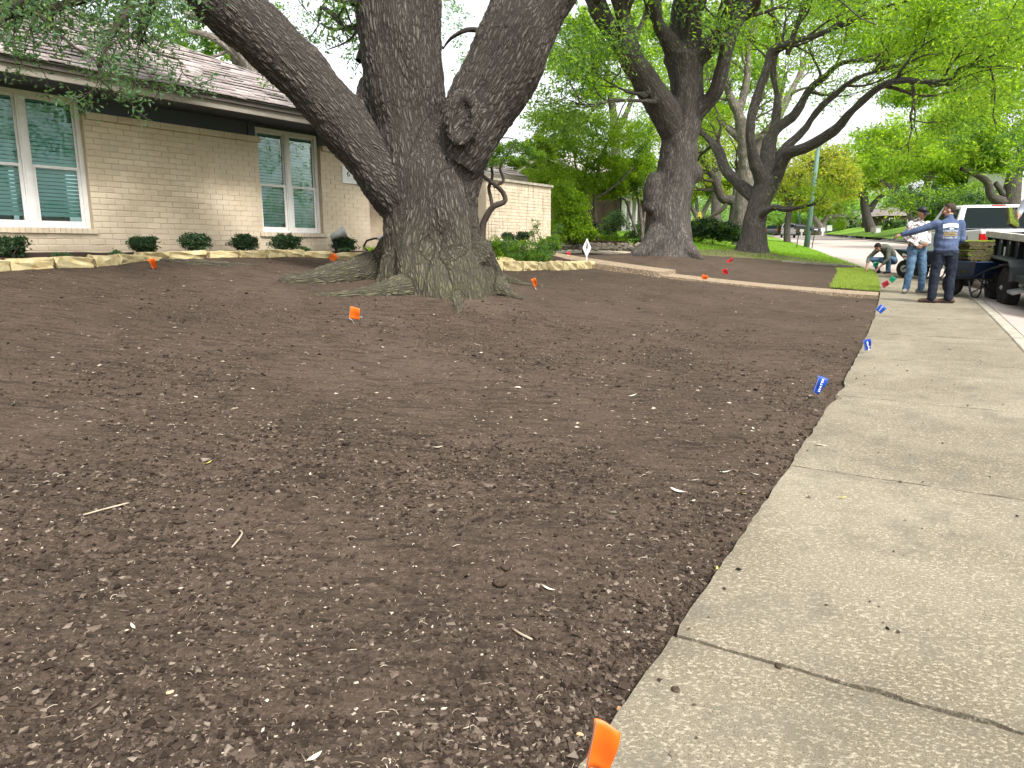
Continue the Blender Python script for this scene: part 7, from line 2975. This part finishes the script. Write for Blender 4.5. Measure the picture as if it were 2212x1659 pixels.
class Body:
    def __init__(self):
        self.mb = MB()
        self.pts, self.rad, self.tag = [], [], []
        self.tags = []

    def _note(self, path, rad, m):
        if m not in self.tags:
            self.tags.append(m)
        k = self.tags.index(m)
        path = [Vector(p) for p in path]
        for i in range(len(path) - 1):
            n = max(2, int((path[i + 1] - path[i]).length / .02))
            for j in range(n + 1):
                u = j / n
                self.pts.append(path[i].lerp(path[i + 1], u))
                self.rad.append(rad[i] * (1 - u) + rad[i + 1] * u)
                self.tag.append(k)

    def limb(self, path, rad, m, seg=12):
        self.mb.tube(path, rad, seg)
        for p, r in ((path[0], rad[0]), (path[-1], rad[-1])):
            self.mb.ball(p, r * .98, 10, 6)
        for p, r in list(zip(path, rad))[1:-1]:
            self.mb.ball(p, r * .97, 10, 6)
        self._note(path, rad, m)

    def trunk(self, path, side, rx, ry, m):
        v, f = loft_pts(path, side, rx, ry)
        self.mb.add(v, f)
        w = 1.06 if ('shirt' in m or m == 'camo') else .9
        self._note(path, [(a + b) / 2 * w for a, b in zip(rx, ry)], m)

    def ball(self, c, r, m):
        self.mb.ball(c, r, 14, 9)
        r = r if hasattr(r, '__len__') else (r, r, r)
        if m not in self.tags:
            self.tags.append(m)
        self.pts.append(Vector(c)); self.rad.append(sum(r) / 3); self.tag.append(self.tags.index(m))

    def hand(self, wrist, d, palm_n, m, curl=.5, size=1.0, thumb=1):
        """palm, four fingers of unequal length and a thumb; d: towards the fingertips, palm_n: out of the palm"""
        d, n = Vector(d).normalized(), Vector(palm_n).normalized()
        n = (n - d * n.dot(d)).normalized()
        s = d.cross(n)
        w = Vector(wrist)
        k = size
        for j in (-1, 0, 1):
            self.limb([w + s * (.012 * j * k), w + d * (.085 * k) + s * (.025 * j * k)], [.020 * k, .017 * k], m, 8)
        for j, L in enumerate((.070, .080, .074, .058)):
            b = w + d * (.085 * k) + s * ((-.033 + .022 * j) * k)
            b1 = b + (d * math.cos(curl) + n * math.sin(curl)) * (L * .5 * k)
            b2 = b1 + (d * math.cos(curl * 2) + n * math.sin(curl * 2)) * (L * .5 * k)
            self.limb([b - d * .015, b, b1, b2], [.011 * k, .0105 * k, .0095 * k, .008 * k], m, 7)
        tb = w + d * (.03 * k) - s * (.026 * k * thumb)
        t1 = tb + (d * .6 - s * .7 * thumb + n * .3).normalized() * (.035 * k)
        t2 = t1 + (d * .9 - s * .2 * thumb + n * .45).normalized() * (.032 * k)
        self.limb([tb, t1, t2], [.014 * k, .012 * k, .009 * k], m, 7)

    def head(self, c, face, up, skin, beard=None):
        """c: centre of the skull; face: where it looks"""
        c, f, u = Vector(c), Vector(face).normalized(), Vector(up).normalized()
        u = (u - f * u.dot(f)).normalized()
        s = f.cross(u)
        q = Matrix((s, f, u)).transposed()
        def el(p, r):
            p = c + q @ Vector(p)
            self.mb.ball(p, r, 14, 10, q)
            if skin not in self.tags:
                self.tags.append(skin)
            self.pts.append(p); self.rad.append(sum(r) / 3 * 1.3); self.tag.append(self.tags.index(skin))
        el((0, -.01, .02), (.078, .096, .098))
        el((0, .028, -.055), (.060, .062, .062))
        el((0, .05, -.088), (.036, .036, .026))
        el((0, .098, -.022), (.014, .022, .026))
        el((0, .088, -.060), (.026, .016, .012))
        for k in (-1, 1):
            el((k * .078, -.005, -.012), (.012, .024, .034))
            el((k * .045, .06, -.03), (.026, .03, .026))
        return c, q

    def build(self, name, label, loc, rot, voxel=.009, hem=None):
        me = remesh(self.mb, voxel, 4)
        n = len(me.polygons)
        c = np.empty(n * 3, np.float32)
        me.polygons.foreach_get('center', c)
        c = c.reshape(-1, 3)
        P, Rr, T = np.array([tuple(p) for p in self.pts]), np.array(self.rad), np.array(self.tag)
        idx = np.empty(n, np.int32)
        for i in range(0, n, 4000):
            d = np.linalg.norm(c[i:i + 4000, None] - P[None], axis=2) / Rr[None]
            idx[i:i + 4000] = T[d.argmin(1)]
        if hem:
            z, up, lo = hem
            a, b = self.tags.index(up), self.tags.index(lo)
            mid = (np.abs(c[:, 0]) < .25) & (np.abs(c[:, 1]) < .24)
            idx[mid & (c[:, 2] > z) & (idx == b)] = a
            idx[mid & (c[:, 2] < z) & (idx == a)] = b
        me.materials.clear()
        for t in self.tags:
            me.materials.append(M[t])
        me.polygons.foreach_set('material_index', idx)
        # cloth folds
        nv = len(me.vertices)
        co = np.empty(nv * 3, np.float32); me.vertices.foreach_get('co', co); co = co.reshape(-1, 3)
        no = np.empty(nv * 3, np.float32); me.vertices.foreach_get('normal', no); no = no.reshape(-1, 3)
        soft = np.ones(nv)
        skin_idx = [i for i, t in enumerate(self.tags) if t == 'skin']
        if skin_idx:
            lv = np.empty(len(me.loops), np.int32); me.loops.foreach_get('vertex_index', lv)
            ls_ = np.empty(n, np.int32); me.polygons.foreach_get('loop_start', ls_)
            lt_ = np.empty(n, np.int32); me.polygons.foreach_get('loop_total', lt_)
            rep = np.repeat(idx, lt_)
            soft[lv[np.isin(rep, skin_idx)]] = 0
        fold = .0055 * vnoise(co[:, 0] * 9 + co[:, 1] * 9, co[:, 2] * 16 + co[:, 0] * 5, 81) + .004 * vnoise(co[:, 0] * 20 + 5, co[:, 2] * 30 + co[:, 1] * 20, 82)
        co = co + no * (fold * soft)[:, None].astype(np.float32)
        me.vertices.foreach_set('co', co.ravel())
        me.polygons.foreach_set('use_smooth', [True] * n)
        me.update()
        return link(name, me, None, loc, rot, label, 'person')


def shoe(B, ankle, toe_dir, m, L=.27):
    a, d = Vector(ankle), Vector(toe_dir).normalized()
    h = a - d * .07
    z = Vector((0, 0, 1))
    B.limb([h + z * (.045 - a.z), a + d * .06 + z * (.045 - a.z), a + d * (L - .11) + z * (.034 - a.z)], [.044, .046, .036], m)
    B.limb([a + z * .01, a + z * (.05 - a.z)], [.048, .048], m)


def attach(name, mb, mats, person, smooth=True, label=None):
    return link(name, mesh_of(mb, mats, smooth, name), person, label=label)


def facing(dx, dy):
    return math.atan2(dy, dx) - math.pi / 2


# the man in the patterned hoodie, standing, facing the one in navy
B = Body()
for sx, foot, knee, hip in ((1, (.17, .02, .085), (.135, .045, .49), (.095, .0, .90)), (-1, (-.19, .0, .085), (-.14, .05, .49), (-.095, .0, .90))):
    B.limb([hip, knee, foot], [.108, .078, .068], 'denim')
    shoe(B, foot, (.75 * sx if sx > 0 else -.55, .7, 0), 'grey_shoe')
B.trunk([(0, -.01, .84), (0, -.01, .93), (0, 0, .985)], (1, 0, 0), [.165, .175, .172], [.12, .125, .122], 'denim')
B.trunk([(0, 0, .965), (0, .01, 1.04), (0, .0, 1.18), (0, -.01, 1.32), (0, -.015, 1.42), (0, -.01, 1.475)], (1, 0, 0), [.190, .198, .198, .205, .17, .08], [.135, .145, .135, .13, .105, .075], 'camo')
B.limb([(.19, -.01, 1.405), (.25, -.05, 1.14), (.15, .17, .995)], [.074, .060, .048], 'camo')
B.limb([(-.19, -.01, 1.405), (-.25, -.04, 1.14), (-.10, .19, 1.03)], [.074, .060, .048], 'camo')
B.limb([(0, .0, 1.46), (0, .02, 1.55)], [.060, .056], 'skin')
B.limb([(-.06, -.05, 1.47), (0, -.075, 1.485), (.06, -.05, 1.47)], [.042, .045, .042], 'camo')
B.hand((.165, .175, .985), (-.75, .45, -.35), (-.3, -.8, .2), 'skin', .5, 1, 1)
B.hand((-.09, .20, 1.025), (.7, .4, -.35), (.3, -.8, .2), 'skin', .5, 1, -1)
hc, hq = B.head((0, .045, 1.635), (-.25, .92, -.30), (0, .25, 1), 'skin')
man1 = B.build('person', 'man in white patterned camo hoodie, blue jeans and dark cap looking down at his hands', (8.40, 15.05, gz(8.40, 15.05) + .004), (0, 0, facing(.12, -.99)), hem=(.965, 'camo', 'denim'))
mb = MB()
q4 = hq.to_4x4()
def on_head(p):
    return hc + hq @ Vector(p)
for i in range(1):
    sub = MB()
    sub.ball((0, -.012, .028), (.088, .106, .100), 18, 10)
    keep = [f for f in sub.f if all(sub.v[i][2] > .018 for i in f)]
    mb.add([on_head(p) for p in sub.v], keep)
cap = attach('cap', mb, M['black'], man1)
sm = cap.modifiers.new('thick', 'SOLIDIFY'); sm.thickness = .006
mb = MB()
vis = [(math.sin(a) * .080, .06 + math.cos(a) * .118, .030 - .02 * math.cos(a)) for a in np.linspace(-1.2, 1.2, 9)]
vis_in = [(math.sin(a) * .080, .05 + math.cos(a) * .045, .034) for a in np.linspace(-1.2, 1.2, 9)]
mb.grid(np.array([[on_head(p) for p in vis_in], [on_head(p) for p in vis]]))
br = attach('peak', mb, M['black'], man1)
sm = br.modifiers.new('thick', 'SOLIDIFY'); sm.thickness = .006
mb = MB()
for k in (-1, 1):
    mb.ball(on_head((k * .034, .075, .068)), (.028, .014, .017), 10, 6, hq)
mb.tube([on_head((-.085, 0, .07)), on_head((-.06, .06, .07)), on_head((.06, .06, .07)), on_head((.085, 0, .07))], .004, 5)
attach('sunglasses', mb, M['dark_glass'], man1)
mb = MB()
for k in (-1, 1):
    mb.ball(on_head((k * .030, .083, -.004)), (.012, .007, .006), 8, 5, hq)
attach('eye', mb, M['ink'], man1)
mb = MB()
mb.ball((0, .135, 1.0), (.13, .05, .055), 12, 7)
attach('waist_pouch', mb, M['dark_camo'], man1)

# the man in navy, seen from behind, arm stretched out
B = Body()
for sx, foot, knee, hip in ((1, (.135, .02, .09), (.13, .03, .49), (.105, 0, .90)), (-1, (-.135, .05, .09), (-.13, .03, .49), (-.105, 0, .90))):
    B.limb([hip, knee, foot], [.112, .084, .074], 'dark_denim')
    shoe(B, foot, (-.88, .48, 0), 'boot', .29)
B.trunk([(0, 0, .84), (0, 0, .92), (0, .005, .985)], (1, 0, 0), [.17, .18, .178], [.135, .14, .14], 'dark_denim')
B.trunk([(0, .01, .94), (0, .03, 1.02), (0, .03, 1.14), (0, .01, 1.30), (0, -.005, 1.42), (0, .0, 1.485)], (1, 0, 0), [.19, .20, .20, .205, .17, .08], [.155, .175, .165, .145, .115, .08], 'navy_shirt')
sh = Vector((-.185, 0, 1.40))
ad = Vector((-.90, .30, -.32)).normalized()
B.limb([sh, sh + ad * .28 + Vector((0, 0, -.012)), sh + ad * .55], [.080, .064, .048], 'navy_shirt')
B.hand(sh + ad * .56, ad, (.2, .5, -.8), 'skin', .35, 1, 1)
B.limb([(.185, 0, 1.40), (.238, .0, 1.13), (.20, .21, 1.03)], [.080, .064, .050], 'navy_shirt')
B.hand((.195, .225, 1.025), (-.4, .8, -.1), (-.8, -.3, 0), 'skin', .6, 1, -1)
B.limb([(0, .0, 1.47), (-.005, .02, 1.56)], [.068, .064], 'skin')
hc, hq = B.head((-.015, .03, 1.635), (-.93, .36, -.10), (0, 0, 1), 'skin')
man2 = B.build('person', 'man in navy long sleeved shirt with printed back stretching his left arm out', (7.72, 12.90, gz(7.72, 12.90) + .004), (0, 0, facing(.20, .98)), hem=(.945, 'navy_shirt', 'dark_denim'))
mb = MB()
sub = MB()
sub.ball((0, -.016, .026), (.082, .100, .098), 18, 10)
keep = [f for f in sub.f if all(sub.v[i][2] > -.055 + max(0, sub.v[i][1] + .02) * 1.35 for i in f)]
mb.add([on_head(p) for p in sub.v], keep)
hr = attach('hair', mb, M['short_hair'], man2)
sm = hr.modifiers.new('thick', 'SOLIDIFY'); sm.thickness = .006
mb = MB()
mb.ball(on_head((0, .065, -.075)), (.045, .045, .035), 10, 6, hq)
attach('beard', mb, M['short_hair'], man2)
mb = MB()
for k in (-1, 1):
    mb.ball(on_head((k * .030, .083, -.004)), (.012, .007, .006), 8, 5, hq)
attach('eye', mb, M['ink'], man2)


def back_y(x, z):
    """surface of his back"""
    zs = [.94, 1.02, 1.14, 1.30, 1.42, 1.485]
    rx = np.interp(z, zs, [.19, .20, .20, .205, .17, .08])
    ry = np.interp(z, zs, [.155, .175, .165, .145, .115, .08])
    cy = np.interp(z, zs, [.01, .03, .03, .01, -.005, 0])
    return cy - ry * math.sqrt(max(0, 1 - (x / rx) ** 2)) - .013


def print_patch(name, x0, x1, z0, z1, m, arch=0.0, n=6):
    P = np.zeros((n, 2, 3))
    for i in range(n):
        x = x0 + (x1 - x0) * i / (n - 1)
        dz = arch * (1 - (x / .13) ** 2)
        for j, z in enumerate((z0 + dz, z1 + dz)):
            P[i, j] = (x, back_y(x, z), z)
    mb = MB()
    mb.grid(P)
    o = attach(name, mb, m, man2, False)
    return o


for x0, x1 in ((-.128, -.046), (-.040, .032), (.038, .115)):
    print_patch('photo_print', x0, x1, 1.315, 1.385, M['pale_print'], .02)
print_patch('emblem', -.03, .035, 1.292, 1.312, M['white_print'], .008)


def back_text(s, z, size, m, width):
    c = bpy.data.curves.new('lettering', 'FONT')
    c.body = s
    c.size = size
    c.extrude = .0004
    c.offset = .0009
    c.align_x = 'CENTER'
    o = bpy.data.objects.new('lettering', c)
    scene.collection.objects.link(o)
    dg = bpy.context.evaluated_depsgraph_get()
    me = bpy.data.meshes.new_from_object(o.evaluated_get(dg))
    bpy.data.objects.remove(o)
    xs = [v.co.x for v in me.vertices]
    k = width / (max(xs) - min(xs))
    bm = bmesh.new()
    bm.from_mesh(me)
    bmesh.ops.subdivide_edges(bm, edges=[e for e in bm.edges if e.calc_length() > .02], cuts=1)
    for v in bm.verts:
        x, zz = v.co.x * k, z + v.co.y
        v.co = Vector((x, back_y(x, zz) - .001 - abs(v.co.z), zz))
    bm.to_mesh(me)
    bm.free()
    me.materials.clear()
    me.materials.append(m)
    return link('lettering', me, man2)


back_text('LANDSCAPING', 1.258, .040, M['white_print'], .235)
back_text('PROFESSIONAL', 1.222, .036, M['yellow_print'], .22)
back_text('LICENSED & INSURED', 1.187, .032, M['yellow_print'], .23)
back_text('214-695-197', 1.142, .046, M['white_print'], .235)

# the crouching man laying sod
B = Body()
hipc = Vector((0, -.28, .37))
for sx, knee, foot in ((-1, (-.19, .07, .47), (-.15, -.02, .10)), (1, (.19, .30, .42), (.15, .06, .11))):
    h = hipc + Vector((.10 * sx, .02, 0))
    B.limb([h, knee, foot], [.118, .082, .070], 'denim')
    shoe(B, foot, (.1 * sx, 1, 0), 'dark_shoe', .28)
B.trunk([(0, -.33, .30), (0, -.29, .38), (0, -.24, .45)], (1, 0, 0), [.15, .175, .17], [.13, .15, .14], 'denim')
B.trunk([(0, -.27, .42), (0, -.20, .55), (0, -.08, .68), (0, .06, .755), (0, .15, .79)], (1, 0, 0), [.175, .19, .195, .18, .085], [.13, .14, .14, .125, .08], 'olive_shirt')
for sx, el, ha in ((-1, (-.27, .16, .42), (-.10, .34, .15)), (1, (.24, .37, .45), (.13, .54, .16))):
    B.limb([(sx * .175, .07, .73), el, Vector(el).lerp(Vector(ha), .45)], [.078, .062, .050], 'olive_shirt')
    B.limb([Vector(el).lerp(Vector(ha), .4), ha], [.040, .031], 'skin')
    B.hand(ha, Vector(ha) - Vector(el) + Vector((0, .05, -.05)), (0, -.6, -.5), 'skin', .5, 1, -sx)
B.limb([(0, .14, .785), (0, .22, .80)], [.060, .056], 'skin')
hc, hq = B.head((0, .305, .765), (-.12, .72, -.68), (0, .6, .7), 'skin')
man3 = B.build('person', 'crouching man in grey green shirt and jeans laying sod at the pavement edge', (11.12, 21.6, gz(11.12, 21.6) + .004), (0, 0, facing(-.93, -.37)))
mb = MB()
sub = MB()
sub.ball((0, -.016, .028), (.090, .108, .108), 18, 10)
keep = [f for f in sub.f if all(sub.v[i][2] > -.05 + max(0, sub.v[i][1] + .02) * 1.1 for i in f)]
mb.add([on_head(p) for p in sub.v], keep)
hr = attach('hair', mb, M['hair'], man3)
sm = hr.modifiers.new('thick', 'SOLIDIFY'); sm.thickness = .008

# the man in the trailer, mostly beyond the edge of the picture
B = Body()
for sx, foot, knee, hip in ((1, (.13, .0, .09), (.12, .05, .49), (.10, 0, .90)), (-1, (-.13, .0, .09), (-.12, .05, .49), (-.10, 0, .90))):
    B.limb([hip, knee, foot], [.118, .084, .074], 'dark_camo')
    shoe(B, foot, (0, 1, 0), 'boot')
B.trunk([(0, 0, .84), (0, .0, .92), (0, .02, .99)], (1, 0, 0), [.175, .182, .178], [.13, .135, .13], 'dark_camo')
B.trunk([(0, .01, .96), (0, .05, 1.10), (0, .12, 1.28), (0, .16, 1.38), (0, .18, 1.43)], (1, 0, 0), [.19, .2, .205, .17, .085], [.14, .145, .135, .11, .08], 'grey_shirt')
B.limb([(.195, .13, 1.36), (.25, .26, 1.13)], [.08, .06], 'grey_shirt')
B.limb([(.25, .26, 1.13), (.24, .30, 1.08)], [.056, .052], 'grey_shirt')
B.limb([(.245, .29, 1.10), (.22, .46, .98)], [.045, .034], 'skin')
B.hand((.218, .47, .975), (-.1, .5, -.75), (-.5, -.5, 0), 'skin', .7, 1.05, 1)
B.limb([(-.195, .13, 1.36), (-.26, .22, 1.12), (-.18, .42, 1.0)], [.08, .06, .05], 'grey_shirt')
B.hand((-.175, .43, .99), (.1, .5, -.75), (.5, -.5, 0), 'skin', .7, 1.05, -1)
B.limb([(0, .17, 1.42), (0, .22, 1.50)], [.060, .056], 'skin')
hc, hq = B.head((0, .27, 1.57), (0, .8, -.5), (0, .4, 1), 'skin')
tz = tr.location.z + .68
m4 = (10.98, 15.28)
man4 = B.build('person', 'man in grey shirt standing in the trailer, only arm and hip in view', (m4[0], m4[1], tz), (0, 0, facing(-.80, -.60)))
mb = MB()
sub = MB()
sub.ball((0, -.016, .028), (.088, .106, .104), 18, 10)
keep = [f for f in sub.f if all(sub.v[i][2] > -.03 + max(0, sub.v[i][1] + .02) * 1.1 for i in f)]
mb.add([on_head(p) for p in sub.v], keep)
attach('hair', mb, M['hair'], man4)
hp = V(2195, 452, 15.05)
loose_sod('sod_slab', 'mossy sod slab held over the trailer rail by the man at the edge', tuple(V(2186, 470, 15.0)), (.42, .34, .06), 44, R(30)).rotation_euler = (R(75), R(10), R(35))
